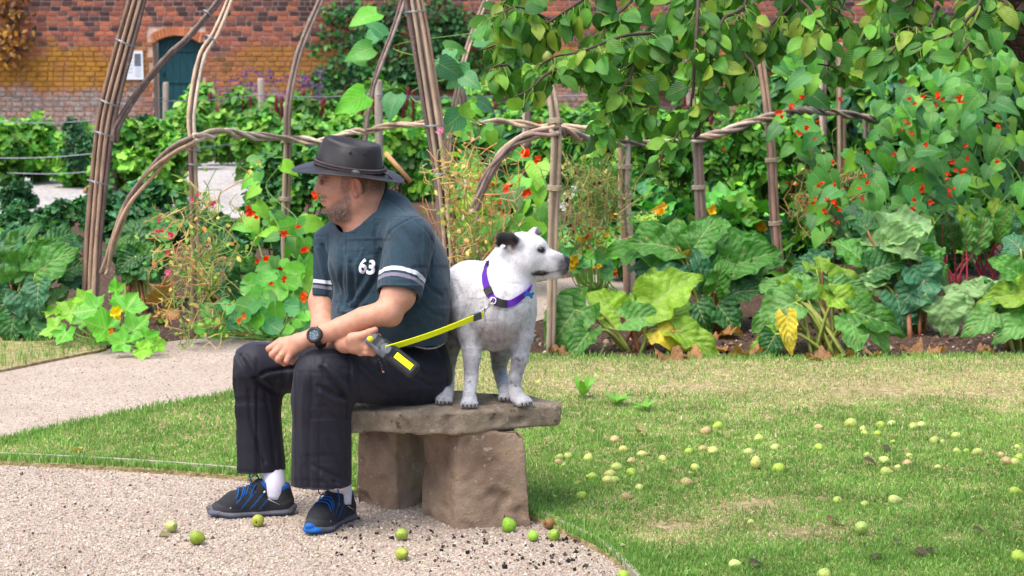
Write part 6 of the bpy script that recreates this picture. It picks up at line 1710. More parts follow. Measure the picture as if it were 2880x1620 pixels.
for lw_i, (px, base, w, h, Y) in enumerate(((2300, 700, 260, 130, 14.6), (2480, 720, 260, 140, 14.0), (2620, 720, 260, 140, 14.0), (2780, 730, 260, 150, 13.6), (2180, 730, 200, 110, 13.6))):
    bush('low mound of crop leaves ' + ['below the left-hand beans', 'under the broken rail end', 'beside the red-ribbed chard', 'behind the chard at the bed end', 'behind the pale crinkled rhubarb'][lw_i], 'plant', px, base, w, h, Y, [GREEN, BLUEG, DEEP * 1.2, LIME * 0.8], SQUASH, 0.20, 230, nxt(), 'leafy_crop', 'low crops below the beans')
for fk, (px, base, w, h, Y) in enumerate(((1690, 620, 150, 260, 15), (1835, 560, 170, 240, 14.6), (1910, 600, 150, 280, 14.8), (2055, 580, 180, 280, 14.6), (2120, 620, 150, 300, 14.9), (2240, 600, 160, 280, 14.7), (1560, 560, 130, 200, 15.5))):
    bush('fine-leaved bright green climber ' + ['behind the maroon sweet pea', 'under the hanging pear twig', 'beside the bundle above the dark rhubarb', 'between the two lashed bundles', 'at the pale-sided bundle', 'right of the pale-sided bundle', 'behind the dog’s ears'][fk], 'plant', px, base, w, h, Y, [LIME, GREEN * 1.2, LIME * 0.85, GREEN], BEAN, 0.075, 900, nxt(), 'climbing_plant', 'fine climbers behind the rails', flowers(SCARLET, 4, 0.03), round_=0.3)
# wall climbers
g6 = 'trained fruit trees on the wall'
def wall_tree(px, py0, py1, w, Y, n, label, pal, seed, tmx=None, size=0.13, hang=False):
    rng = np.random.default_rng(seed); k = mpp(Y); root = thing('wall_trained_tree', A(px, 385, Y), label, 'tree', g6)
    P, cc = [], []
    mb = MB(); b0 = A(px, 392, Y); mb.tube([A(px, py1 - 20, Y) if hang else b0, A(px + 5, (py0 + py1) / 2 if hang else 250, Y), A(px, py0 + 20, Y)], [0.01 if hang else 0.05, 0.02 if hang else 0.04, 0.02], 6, L(84, 70, 60))
    for q in range(9):
        y = py0 + (py1 - py0) * (q + 0.5) / 9; s = -1 if q % 2 else 1; e = A(px + s * w * (0.3 + 0.2 * rng.random()), y - 25 * rng.random(), Y - 0.05)
        mb.tube(spline([A(px, y + 20, Y), (A(px, y, Y) + e) / 2, e], 6), [0.02, 0.018, 0.015, 0.012, 0.01, 0.006], 5, L(84, 70, 60))
    mb.obj('trunk', m_stem, root)
    nc = 44; cx = px + w / 2 * (2 * rng.random(nc) - 1); cy = py0 + (py1 - py0) * rng.random(nc)
    ci = rng.integers(nc, size=n); x = cx[ci] + 20 * rng.normal(size=n); y = cy[ci] + 16 * rng.normal(size=n)
    P = np.array([A(a, b_, Y - 0.25 * rng.random()) for a, b_ in zip(x, y)]); sh = (1 + 0.25 * rng.normal(size=nc))[ci][:, None]
    cols = np.clip(palette(n, pal, rng) * sh, 0.004, 0.9)
    join('crown', scatter(P, np.tile([0, -0.8, 0.4], (n, 1)), tmx or OVAL, size, cols, rng), m_fol, root)['kind'] = 'stuff'
wall_tree(985, 30, 260, 190, YW - 0.15, 1000, 'fruit tree trained flat on the brick wall above the man', [DEEP, DEEP * 1.3, GREEN * 0.8], 61)
wall_tree(1190, -10, 260, 240, YW - 0.15, 1500, 'dense dark fruit tree trained on the wall behind the tallest bundle', [DEEP, DEEP * 0.8, GREEN * 0.7], 62)
wall_tree(1400, 60, 250, 160, YW - 0.15, 500, 'sparse fruit tree on the wall behind the hanging pear leaves', [DEEP, GREEN * 0.8], 63)
wall_tree(2230, 90, 250, 260, YW - 0.15, 900, 'fruit tree on the wall seen through the gap in the pear leaves', [DEEP, GREEN * 0.7], 64)
wall_tree(2600, 40, 250, 260, YW - 0.15, 1000, 'fruit tree on the wall behind the right-hand beans', [DEEP, GREEN * 0.7], 65)
wall_tree(1800, 60, 250, 260, YW - 0.15, 900, 'fruit tree on the wall hidden mostly by the pear crown', [DEEP, GREEN * 0.7], 66)
wall_tree(20, -30, 170, 90, YW - 0.15, 420, 'dead brown creeper hanging down the left end of the wall', [L(150, 92, 40), L(110, 70, 36), L(176, 116, 56)], 67, hang=True)

# --- rhubarb: single large leaves on fleshy stalks
def wr(v): return 0.50 * np.sin(math.pi * np.clip(v * 0.97 + 0.03, 0, 1) ** 0.60) ** 0.75
RHUB = []
for s in range(7):
    t = grid_leaf(wr, 19, 6, 0.14 if s % 2 else 0.38, -0.22 - 0.12 * (s % 3), 0.065 + 0.015 * (s % 3), 0.22, s, 0.12, 17.0)
    V = t[0] + np.stack([0 * t[0][:, 0], 0 * t[0][:, 0], 0.030 * fbm(t[0] + s * 3, 8, 2, s)], 1)
    me = mesh_np('leaf', V, t[1], None, t[2]); RHUB.append(me)
m_rhub = leaf_mat('rhubarb_leaf', 'obj', 0.42, 0.28, 0.5, 0.25, 14, 6, (0.36, 0.44, 0.15), blot=L(176, 146, 64), crinkle=38)
for me in RHUB: me.materials.append(m_rhub)
m_stalk = plain('rhubarb_stalk', (1, 1, 1), 0.5, 0.35, 0.2, 30, source='obj')
YEL, BRN = L(206, 176, 46), L(176, 120, 74)
CK = dict(g=L(68, 118, 46), y=L(124, 152, 46), d=L(42, 90, 44), b=L(60, 108, 82), p=L(134, 162, 114), c=L(92, 136, 70), o=L(186, 158, 48), r=BRN)
def rhubarb(label, base, Yb, leaves, seed, name='rhubarb_plant', stalk_c=None, group='rhubarb plants in the beds', meshes=None, sw=1.0):
    """leaves: (bx, by, tx, ty, dY, colour, width, nx, nz) - from leaf base to leaf tip in photo pixels"""
    rng = np.random.default_rng(seed); b0 = gp(*base); Yb = b0[1] if Yb is None else Yb
    root = thing(name, b0, label, 'rhubarb' if name == 'rhubarb_plant' else 'chard')
    fill = [(l[0] + 22 * rng.normal(), l[1] + 14 * rng.normal(), l[2] + 26 * rng.normal(), l[3] + 22 * rng.normal(), l[4] + 0.12 + 0.1 * rng.random(), l[5] if l[5] not in 'or' else 'g', 0.85) for l in leaves if name == 'rhubarb_plant' and seed != 301 and l[3] < base[1] - 90]
    for q, lf in enumerate(list(leaves) + fill):
        bx, by, tx, ty, dY, ck = lf[:6]; wd = lf[6] if len(lf) > 6 else 1.0; nx = lf[7] if len(lf) > 7 else 0.2 * rng.normal(); nz = lf[8] if len(lf) > 8 else 0.6
        a = A(bx, by, Yb + dY * 0.5); t = A(tx, ty, Yb + dY)
        d = t - a; ln = np.linalg.norm(d); R = frame(d, (nx, -0.8, nz))
        o = bpy.data.objects.new('leaf', (meshes or RHUB)[rng.integers(len(meshes or RHUB))]); COL.objects.link(o); o.parent = root; o.matrix_parent_inverse = base_inv(root)
        flip = 1 if rng.random() > 0.5 else -1
        M = R * np.array([ln, ln * wd * 0.88 * flip, ln])
        o.matrix_world = Matrix([[*M[0], a[0]], [*M[1], a[1]], [*M[2], a[2]], [0, 0, 0, 1]])
        set_basis(o, M, a, root)
        set_col(o, CK[ck] * (1 + 0.10 * rng.normal()))
        s0 = b0 + [0.05 * rng.normal(), 0.05 * rng.normal(), -0.01]
        mid = s0 * 0.45 + a * 0.55 + [0, 0, 0.05]
        P = spline([s0, mid, a], 9); V, Qd, Tt, U = tube_geo(P, np.linspace(0.016, 0.009, 9) * sw, 7, True, 0.7)
        so = obj('stalk', mesh_np('stalk', V, [Qd, np.array(Tt)]), m_stalk, root); set_col(so, (stalk_c if stalk_c is not None else (L(140, 150, 70) if rng.random() > 0.45 else L(150, 96, 66))) * (0.8 + 0.4 * rng.random()))
    return root
def set_basis(o, M, a, root):
    """matrix_basis so that parent-inverse * basis places the leaf (roots are only translated)"""
    o.matrix_basis = Matrix([[float(M[0][0]), float(M[0][1]), float(M[0][2]), float(a[0])], [float(M[1][0]), float(M[1][1]), float(M[1][2]), float(a[1])], [float(M[2][0]), float(M[2][1]), float(M[2][2]), float(a[2])], [0, 0, 0, 1]])
rhubarb('yellow-green rhubarb clump right of the dog, one leaf turning orange', (1785, 988), None, [
    (1618, 872, 1530, 985, -0.1, 'c', 1.15, -0.2, 0.4), (1650, 860, 1520, 960, 0.0, 'g', 0.9), (1745, 890, 1655, 812, 0.05, 'y', 1.0, 0, 0.3), (1750, 885, 1745, 806, 0.1, 'y', 1.1, 0.1, 0.2), (1830, 862, 1950, 745, 0.0, 'y', 1.0, -0.3, 0.4), (1820, 850, 1850, 740, 0.15, 'y', 0.9),
    (1800, 890, 1800, 800, 0.2, 'c', 1.2), (1850, 925, 1990, 960, -0.15, 'o', 0.9, 0.1, 0.6), (1880, 915, 1930, 830, 0.1, 'y', 1.0), (1900, 935, 2040, 995, -0.2, 'y', 0.7, 0.2, 0.7), (1660, 930, 1600, 1000, -0.25, 'g', 0.9, -0.2, 0.7),
    (1760, 900, 1870, 880, -0.1, 'c', 0.9, 0.1, 0.5)], 301)
rhubarb('tall dark rhubarb clump with upright leaves behind the yellow one', (2010, 930), None, [
    (1900, 700, 1755, 660, 0.1, 'g', 0.8), (1925, 720, 1870, 655, 0.15, 'o', 0.9), (1950, 700, 2010, 600, 0.0, 'g', 1.1), (1985, 720, 2040, 630, 0.2, 'd', 1.1), (2030, 735, 2150, 640, 0.1, 'g', 0.9), (2060, 750, 2200, 690, 0.0, 'g', 0.8), (1930, 790, 1840, 750, -0.1, 'b', 1.0), (1980, 800, 1960, 700, -0.1, 'b', 0.8),
    (2010, 820, 2040, 730, -0.2, 'g', 0.7), (2050, 830, 2140, 800, -0.1, 'd', 1.1), (1900, 800, 1790, 745, 0.1, 'b', 1.0), (1960, 850, 1990, 930, -0.2, 'd', 1.1), (2020, 860, 2080, 930, -0.2, 'd', 1.2), (1870, 850, 1830, 910, 0.0, 'd', 1.0), (2080, 790, 2170, 760, 0.2, 'g', 1.0), (1950, 760, 1900, 690, 0.3, 'd', 1.0), (2000, 680, 2010, 620, 0.3, 'g', 1.2)], 302)
rhubarb('pale crinkled rhubarb clump at the edge of the lawn with a browning leaf', (2330, 992), None, [
    (2235, 850, 2110, 905, -0.05, 'c', 1.1), (2240, 830, 2150, 830, 0.1, 'y', 0.9), (2255, 850, 2160, 790, 0.1, 'c', 1.2), (2270, 840, 2230, 760, 0.15, 'c', 1.1), (2210, 890, 2225, 985, -0.3, 'o', 0.6), (2350, 840, 2470, 860, -0.1, 'y', 0.8),
    (2340, 800, 2460, 800, 0.0, 'c', 0.6), (2400, 880, 2545, 905, -0.2, 'g', 0.8), (2390, 900, 2420, 965, -0.3, 'c', 1.3), (2440, 900, 2510, 985, -0.2, 'c', 0.7), (2200, 930, 2110, 975, -0.1, 'y', 0.8), (2180, 940, 2150, 1000, -0.2, 'd', 1.1), (2310, 760, 2300, 700, 0.2, 'y', 0.6)], 303)
rhubarb('big blue-green rhubarb clump with a pale upturned leaf near the chard', (2560, 935), None, [
    (2320, 745, 2215, 740, 0.1, 'b', 0.9), (2420, 730, 2350, 660, 0.15, 'g', 1.0), (2480, 740, 2400, 690, 0.1, 'b', 0.9), (2490, 680, 2620, 620, 0.1, 'p', 0.55), (2500, 680, 2620, 720, 0.0, 'p', 0.8), (2480, 790, 2380, 800, -0.1, 'p', 0.6), (2500, 780, 2570, 760, 0.0, 'd', 1.0), (2580, 760, 2640, 850, -0.15, 'b', 1.3),
    (2600, 790, 2520, 860, -0.2, 'b', 1.1), (2520, 830, 2560, 950, -0.2, 'b', 1.0), (2560, 870, 2480, 930, -0.1, 'b', 1.0), (2650, 835, 2680, 935, -0.25, 'p', 1.3), (2660, 840, 2760, 890, -0.1, 'p', 1.0), (2620, 730, 2690, 790, 0.0, 'g', 1.0), (2440, 650, 2390, 600, 0.3, 'd', 1.0), (2560, 700, 2650, 690, 0.2, 'c', 1.0), (2450, 760, 2550, 720, -0.05, 'd', 1.1)], 304)
rhubarb('broad-leaved rhubarb clump at the right edge of the bed', (2850, 985), None, [
    (2870, 775, 2790, 720, 0.0, 'g', 1.0), (2880, 760, 2800, 770, 0.1, 'c', 0.9), (2900, 830, 2770, 820, -0.1, 'y', 0.8), (2900, 850, 2780, 900, -0.1, 'g', 1.0), (2790, 840, 2700, 780, 0.1, 'p', 0.7), (2800, 880, 2710, 930, -0.15, 'c', 0.9), (2890, 900, 2800, 945, -0.2, 'c', 0.8), (2870, 700, 2820, 650, 0.2, 'b', 1.0), (2830, 830, 2740, 870, 0.0, 'd', 1.0)], 305)
rhubarb('large rhubarb clump at the left edge with one brown-rimmed leaf', (40, 958), None, [
    (60, 790, 160, 670, 0.0, 'g', 1.0, 0.2, 0.3), (100, 770, 200, 690, -0.05, 'g', 1.0, 0.0, 0.4), (40, 760, 75, 610, 0.1, 'g', 0.8), (10, 760, 40, 620, 0.1, 'b', 0.8), (30, 800, -10, 720, 0.0, 'b', 1.0), (60, 820, 100, 900, -0.15, 'b', 1.3), (110, 800, 90, 880, -0.2, 'b', 1.2), (140, 840, 190, 800, 0.0, 'p', 0.9),
    (170, 770, 240, 730, 0.1, 'd', 1.1), (180, 800, 245, 770, 0.1, 'b', 1.0), (40, 890, 20, 960, -0.2, 'd', 1.2), (80, 900, 120, 960, -0.2, 'd', 1.1), (10, 700, -40, 640, 0.2, 'c', 1.0), (150, 680, 220, 640, 0.2, 'd', 1.0), (20, 840, -20, 900, -0.1, 'd', 1.2), (130, 720, 100, 650, 0.1, 'g', 1.0)], 306)
rhubarb('rhubarb clump with smooth dark leaves between the left bundle and the sweet peas', (400, 875), None, [
    (395, 690, 370, 605, 0.1, 'd', 1.3), (410, 700, 470, 620, 0.15, 'g', 1.2), (370, 700, 330, 660, 0.0, 'g', 1.2), (380, 720, 320, 760, -0.1, 'd', 1.2), (400, 730, 470, 690, 0.0, 'g', 1.2), (395, 745, 440, 780, -0.15, 'd', 1.3), (350, 690, 300, 640, 0.2, 'd', 1.1), (430, 720, 500, 740, 0.1, 'g', 0.9), (370, 760, 345, 800, -0.1, 'g', 1.0), (420, 660, 400, 590, 0.3, 'd', 1.2), (450, 850, 475, 800, -0.2, 'r', 1.2, 0.3, 0.3)], 307)
rhubarb('rhubarb clump with long glossy leaves right of the sweet peas', (600, 860), None, [
    (590, 740, 700, 805, -0.1, 'd', 0.9), (580, 730, 690, 720, 0.0, 'g', 0.6), (600, 720, 740, 740, 0.05, 'g', 0.55), (590, 760, 620, 830, -0.2, 'b', 1.1), (600, 770, 690, 850, -0.2, 'd', 0.9), (570, 740, 560, 800, -0.1, 'd', 1.1), (610, 700, 650, 640, 0.2, 'd', 0.9), (585, 700, 560, 640, 0.2, 'd', 1.0)], 308)
# chard with red ribs
CH = []
for s in range(4):
    t = grid_leaf(lambda v: 0.30 * np.sin(math.pi * np.clip(v * 0.95 + 0.03, 0, 1) ** 0.85) ** 0.8, 13, 4, 0.2, -0.15, 0.075, 0.0, s, 0.1, 24.0); CH.append(mesh_np('leaf', t[0], t[1], None, t[2]))
m_chard = leaf_mat('chard_leaf', 'obj', 0.38, 0.28, 0.8, 0.12, 20, 5, (0.30, 0.03, 0.05), crinkle=60)
for me in CH: me.materials.append(m_chard)
rc = np.random.default_rng(77); chs = L(150, 40, 60)
for q, (bx, by, n) in enumerate(((2460, 790, 8), (2680, 800, 11), (2780, 790, 10), (2870, 780, 9))):
    lv = []
    for k in range(n):
        t = (k + 0.5) / n * 2 - 1; x = bx + 85 * t + 12 * rc.normal(); y = by - 85 - 40 * rc.random() * (1 - abs(t)); lv.append((x, y, x + 45 * t + 15 * rc.normal(), y - 75 - 55 * rc.random(), 0.3 * rc.normal() * 0.5, 'gdbgy'[rc.integers(5)], 1.0, 0.4 * rc.normal(), 0.4 + 0.5 * rc.random()))
    rhubarb(['chard plant with dark crinkled leaves between two rhubarb clumps', 'chard plant with a yellow-green leaf and bright red ribs', 'chard plant with blistered blue-green leaves and red stalks', 'chard plant at the right-hand edge of the bed behind the broad rhubarb'][q], (bx, by + 60), None, lv, 320 + q, 'chard_plant', chs, None, CH, 0.6)
# rhubarb flower spike
sp_b = A(1840, 760, 11.6); fs = thing('rhubarb_flower_spike', sp_b, 'pale cream rhubarb flower spike above the dark clump', 'flower')
mb = MB(); mb.tube(spline([sp_b, A(1835, 690, 11.6), A(1822, 630, 11.6)], 6), [0.010] * 6, 6, L(190, 200, 130)); mb.obj('stalk', m_stem, fs)
rng = np.random.default_rng(9); k = 160; P = np.array([A(1820 + 20 * rng.normal() * (0.5 + 0.5 * t), 632 - 26 * t + 4 * rng.normal(), 11.6 + 0.03 * rng.normal()) for t in rng.random(k)])
join('blossom', scatter(P, np.tile([0, -0.7, 0.6], (k, 1)), [PETAL], 0.022, palette(k, [L(214, 216, 150), L(196, 208, 128)], rng, 0.1), rng), m_petal, fs)['kind'] = 'stuff'

# --- squash vine in front of the left bundle: single lobed leaves
SQM = []
for t in SQUASH: me = mesh_np('leaf', t[0], t[1], None, t[2]); me.materials.append(m_leaf_o); SQM.append(me)
def lap_line(P, it=6):
    P = P.copy()
    for _ in range(it): P[1:-1] = 0.5 * P[1:-1] + 0.25 * (P[2:] + P[:-2])
    return P
def vine(label, base, leaves, meshes, seed, name, cat, blooms=(), sizek=1.0, stemc=L(120, 160, 70)):
    """leaves: (px, py, size px, Y, colour, rot)"""
    rng = np.random.default_rng(seed); b0 = gp(*base); root = thing(name, b0, label, cat); ends = []
    for lf in leaves:
        px, py, s, Y, ck = lf[:5]; a = A(px, py, Y); s = s * mpp(Y)
        ang = lf[5] if len(lf) > 5 else rng.random() * 6.28
        z = unit(np.array([0.35 * rng.normal(), -0.75, 0.65 + 0.25 * rng.normal()])); x = np.array([math.cos(ang), 0.15, math.sin(ang)]); R = frame(x, z)
        R = np.stack([unit(x - z * x.dot(z)), np.cross(z, unit(x - z * x.dot(z))), z], 1)
        o = bpy.data.objects.new('leaf', meshes[rng.integers(len(meshes))]); COL.objects.link(o); o.parent = root; o.matrix_parent_inverse = base_inv(root)
        set_basis(o, R * s, a, root); set_col(o, ck * (1 + 0.12 * rng.normal()))
        j = b0 * 0.35 + a * 0.65; j[2] = max(0.03, a[2] * 0.35)
        if a[2] < 0.45:
            mb = MB(); mb.tube(spline([b0 + [0.05 * rng.normal(), 0.05 * rng.normal(), 0.01], j, a], 8), np.linspace(0.006, 0.003, 8), 5, stemc); mb.obj('stem', m_stem, root)
        else: ends.append(a)
    if ends:
        ends = sorted(ends, key=lambda e: e[2]); n2 = max(1, len(ends) // 14)
        for w in range(n2):
            P = spline([b0] + ends[w::n2][::3] if len(ends[w::n2][::3]) > 1 else [b0, ends[-1]], 40); P[1:-1] += 0.02 * rng.normal(size=(38, 3)); P = lap_line(P)
            mb = MB(); mb.tube(P, np.linspace(0.005, 0.0025, 40), 5, stemc * 0.8); mb.obj('twining_stem', m_stem, root)
    for px, py, s, Y, c in blooms:
        P = A(px, py, Y) + 0.2 * s * mpp(Y) * rng.normal(size=(3, 3)); join('flower', scatter(P, np.tile([0, -0.9, 0.3], (3, 1)), [PETAL], s * mpp(Y), palette(3, [c], rng, 0.1), rng), m_petal, root)
    return root
bg_ = L(92, 160, 44); lg_ = L(128, 178, 50)
vine('bright green squash vine with lobed leaves at the foot of the thick left bundle', (330, 975), [
    (270, 870, 105, 10.1, bg_, 3.4), (330, 862, 70, 10.2, bg_, 0.4), (200, 880, 80, 10.3, lg_, 2.5), (160, 920, 80, 10.2, lg_, 3.8), (300, 925, 110, 10.0, bg_, 3.3), (355, 870, 100, 10.1, bg_, 1.2), (375, 930, 95, 10.0, bg_, 0.8), (410, 955, 80, 9.9, bg_, 5.6), (350, 965, 80, 9.85, bg_, 3.0), (395, 985, 60, 9.8, lg_, 5.9), (440, 970, 50, 9.8, lg_, 0.3),
    (230, 905, 70, 10.2, bg_, 1.0), (150, 880, 60, 10.3, lg_, 1.8), (185, 935, 70, 10.1, bg_, 4.5), (240, 845, 60, 10.3, lg_, 2.2), (325, 820, 70, 10.3, bg_, 0.3)], SQM, 401, 'squash_vine', 'squash plant', [(330, 882, 34, 10.0, L(240, 190, 20)), (320, 935, 26, 9.95, L(230, 130, 30))])
# bean shoots and nasturtiums: single leaves
BNM = []
for t in BEAN: me = mesh_np('leaf', t[0], t[1], None, t[2]); me.materials.append(m_leaf_o); BNM.append(me)
RDM = []
for t in ROUND: me = mesh_np('leaf', t[0], t[1], None, t[2]); me.materials.append(m_leaf_o); RDM.append(me)
rv = np.random.default_rng(88)
def spray(n, x0_, x1_, y0_, y1_, s0, s1, Y0, Y1, cols):
    return [(x0_ + (x1_ - x0_) * rv.random(), y0_ + (y1_ - y0_) * rv.random(), s0 + (s1 - s0) * rv.random(), Y0 + (Y1 - Y0) * rv.random(), cols[rv.integers(len(cols))], -1.57 + 0.9 * rv.normal()) for _ in range(n)]
def blooms(n, x0_, x1_, y0_, y1_, s, Y, c): return [(x0_ + (x1_ - x0_) * rv.random(), y0_ + (y1_ - y0_) * rv.random(), s * (0.7 + 0.6 * rv.random()), Y, c) for _ in range(n)]
gg = [bg_, lg_, GREEN * 1.2, L(86, 150, 60)]
vine('runner bean twining the lashed bundle just left of the man, with scarlet flowers', (820, 830), spray(26, 760, 905, 590, 830, 45, 75, 11.6, 12.6, gg) + spray(10, 690, 800, 440, 640, 45, 70, 12.8, 13.3, gg) + [(700, 610, 60, 11.9, lg_, -1.2), (730, 640, 60, 11.9, bg_, -1.8)], BNM, 402, 'runner_bean', 'bean plant',
     [(712, 608, 26, 11.8, SCARLET), (796, 655, 26, 11.7, SCARLET), (748, 733, 22, 11.7, SCARLET), (855, 700, 20, 11.7, SCARLET), (890, 553, 22, 11.9, SCARLET), (790, 760, 16, 11.7, SCARLET), (840, 640, 14, 11.8, SCARLET), (700, 590, 18, 11.8, SCARLET)])
vine('nasturtium mat with round leaves and orange flowers along the path left of the man', (760, 955), spray(60, 560, 870, 860, 965, 38, 62, 10.2, 11.0, [L(84, 150, 84), L(72, 138, 70), bg_, L(60, 124, 80)]) + spray(24, 700, 880, 770, 870, 50, 80, 10.8, 11.3, gg), RDM, 403, 'nasturtium', 'flower',
     [(853, 835, 30, 10.2, L(236, 86, 20)), (680, 905, 26, 10.2, L(232, 110, 26)), (690, 882, 18, 10.3, SCARLET), (800, 790, 18, 10.6, SCARLET), (725, 735, 14, 10.6, SCARLET), (760, 800, 16, 10.6, SCARLET), (620, 880, 12, 10.4, L(236, 130, 30)), (590, 915, 12, 10.3, PINK)])
vine('nasturtium patch with round leaves and yellow flowers behind the dog’s muzzle', (1680, 830), spray(60, 1580, 1740, 640, 775, 32, 54, 12.0, 12.8, [L(84, 150, 84), L(72, 138, 70), bg_, L(56, 118, 76)]), RDM, 404, 'nasturtium', 'flower', blooms(9, 1590, 1740, 640, 770, 22, 11.5, L(226, 176, 40)) + blooms(4, 1580, 1730, 640, 780, 18, 11.5, L(220, 90, 30)))
vine('runner bean with heart-shaped leaves climbing behind the low arch by the dog', (1440, 800), spray(46, 1310, 1560, 420, 660, 55, 92, 12.2, 13.0, gg + [GREEN]), BNM, 405, 'runner_bean', 'bean plant', [(1430, 535, 34, 12.1, SCARLET), (1490, 548, 30, 12.1, SCARLET), (1480, 430, 32, 12.1, SCARLET), (1508, 448, 24, 12.1, SCARLET), (1352, 505, 22, 12.1, SCARLET), (1380, 512, 20, 12.1, SCARLET), (1418, 600, 16, 12.1, SCARLET), (1384, 460, 16, 12.1, SCARLET), (1405, 570, 14, 12.1, SCARLET)])
vine('bean shoots with large leaves climbing the tallest hazel bundle', (1262, 900), spray(12, 1225, 1345, 60, 330, 60, 95, 10.5, 11.2, [L(70, 130, 84), GREEN, BLUEG]) + spray(7, 1020, 1130, 30, 300, 60, 100, 12.8, 13.3, [L(70, 130, 84), GREEN * 1.2, bg_]) + spray(8, 1180, 1420, 280, 420, 45, 70, 10.8, 11.6, gg), BNM, 406, 'runner_bean', 'bean plant')
def at_r(n, x0_, x1_, y0_, y1_, label, seed, nf, Y=12.6, base=None):
    vine(label, base or ((x0_ + x1_) / 2, 780), spray(int(n * 1.3), x0_, x1_, y0_, y1_, 44, 80, Y - 0.5, Y + 0.5, [bg_ * 0.8, GREEN * 1.2, GREEN, GREEN, L(60, 120, 60), L(56, 108, 56), lg_ * 0.8]), BNM, seed, 'runner_bean', 'bean plant', blooms(int(nf * 1.4), x0_, x1_, y0_ + 40, y1_, 15, Y - 0.55, SCARLET))
at_r(34, 2420, 2580, 220, 600, 'runner bean with big pointed leaves at the broken end of the long rail', 411, 6)
at_r(30, 2560, 2720, 330, 640, 'runner bean thick with scarlet flowers under the far woven rail', 412, 14)
at_r(60, 2700, 2890, 90, 640, 'dense leafy runner bean filling the right edge below the pear limb', 413, 4)
at_r(24, 2280, 2430, 420, 640, 'runner bean with scarlet flowers left of the broken rail end', 414, 8)
at_r(20, 2160, 2300, 60, 420, 'runner bean reaching up into the gap between pear leaves', 415, 6)
at_r(22, 2560, 2740, 150, 340, 'runner bean shoots above the far woven rail', 416, 4)

# --- sweet peas drying on their sticks: wiry tangles
def tangle(label, x0_, x1_, y0_, y1_, Y, n, seed, fl=(), cols=None, leafn=120):
    rng = np.random.default_rng(seed); b0 = A((x0_ + x1_) / 2, y1_, Y); b0[2] = 0; root = thing('sweet_pea', b0, label, 'flower'); cols = cols or [STRAW, RUST * 1.1, L(176, 172, 92), L(140, 158, 76), L(130, 156, 76), L(150, 160, 84)]
    mb = MB(); ends = []
    for q in range(n):
        cx = (x0_ + x1_) / 2 + (x1_ - x0_) * 0.30 * rng.normal(); y = y1_ - (y1_ - y0_) * rng.random() * 0.9
        pts = [A(cx, y, Y + 0.12 * rng.normal())]
        for s in range(4): pts.append(pts[-1] + mpp(Y) * np.array([22 * rng.normal(), 16 * rng.normal(), 26 * abs(rng.normal()) * (1 if rng.random() > 0.25 else -1)]))
        P = spline(pts, 9); P[:, 2] = np.maximum(P[:, 2], 0.01); mb.tube(P, 0.0026, 4, cols[rng.integers(len(cols))] * (0.8 + 0.4 * rng.random()), False); ends.append(P[rng.integers(9)])
    mb.obj('dry_stems', m_stem, root)['kind'] = 'stuff'
    ends = np.array(ends); P = ends[rng.integers(len(ends), size=leafn)] + 0.03 * rng.normal(size=(leafn, 3)); P[:, 2] = np.maximum(P[:, 2], 0.02)
    join('foliage', scatter(P, np.tile([0, -0.6, 0.5], (leafn, 1)), OVAL, 0.034, palette(leafn, cols + [LIME * 0.8, GREEN, LIME, GREEN * 1.2], rng, 0.2), rng, 0.5), m_fol, root)['kind'] = 'stuff'
    for px, py, s, c in fl:
        P = A(px, py, Y - 0.2) + 0.25 * s * mpp(Y) * rng.normal(size=(3, 3)); join('flower', scatter(P, np.tile([0, -0.9, 0.2], (3, 1)), [PETAL], s * mpp(Y), palette(3, [c], rng, 0.1), rng), m_petal, root)
PK = L(222, 70, 130)
tangle('drying yellow sweet pea with a few pink flowers on the slim left bundle', 470, 640, 520, 960, 10.2, 150, 501, [(552, 553, 16, PK), (598, 573, 15, PK), (481, 655, 20, PK), (456, 648, 14, PK), (444, 653, 12, PK), (475, 770, 22, L(230, 120, 170)), (450, 620, 12, PK), (470, 710, 12, PK), (578, 695, 10, PURPLE)], None, 260)
tangle('straw-coloured dead sweet pea tangled round the tallest bundle beside the dog', 1240, 1430, 430, 730, 10.3, 170, 502, [(1232, 367, 20, L(226, 130, 200)), (1310, 520, 14, L(236, 200, 214)), (1322, 590, 16, L(238, 206, 220)), (1336, 596, 12, L(240, 230, 230)), (1306, 612, 12, L(240, 226, 230)), (1345, 615, 12, L(226, 180, 206))], [STRAW, RUST * 1.1, L(140, 150, 80), L(176, 156, 80)], 240)
tangle('sweet pea with dark maroon flowers behind the dog’s ears', 1580, 1760, 470, 700, 11.6, 190, 503, [(1676, 515, 14, WINE), (1598, 560, 12, WINE), (1600, 632, 13, WINE), (1612, 650, 11, WINE), (1594, 612, 11, WINE), (1640, 622, 12, L(200, 90, 40)), (1700, 545, 10, WINE)], [L(120, 140, 70), STRAW * 0.8, L(96, 120, 60), L(150, 130, 70)], 420)
tangle('wispy sweet pea with pale pink flowers in front of the far beans', 2230, 2430, 480, 680, 13.2, 170, 504, [(2290, 620, 16, L(240, 200, 220)), (2270, 600, 12, L(236, 180, 210)), (2345, 560, 16, SCARLET), (2360, 565, 12, LILAC), (2310, 640, 10, LILAC)], [STRAW, L(130, 140, 76), RUST, STRAW * 0.9], 260)
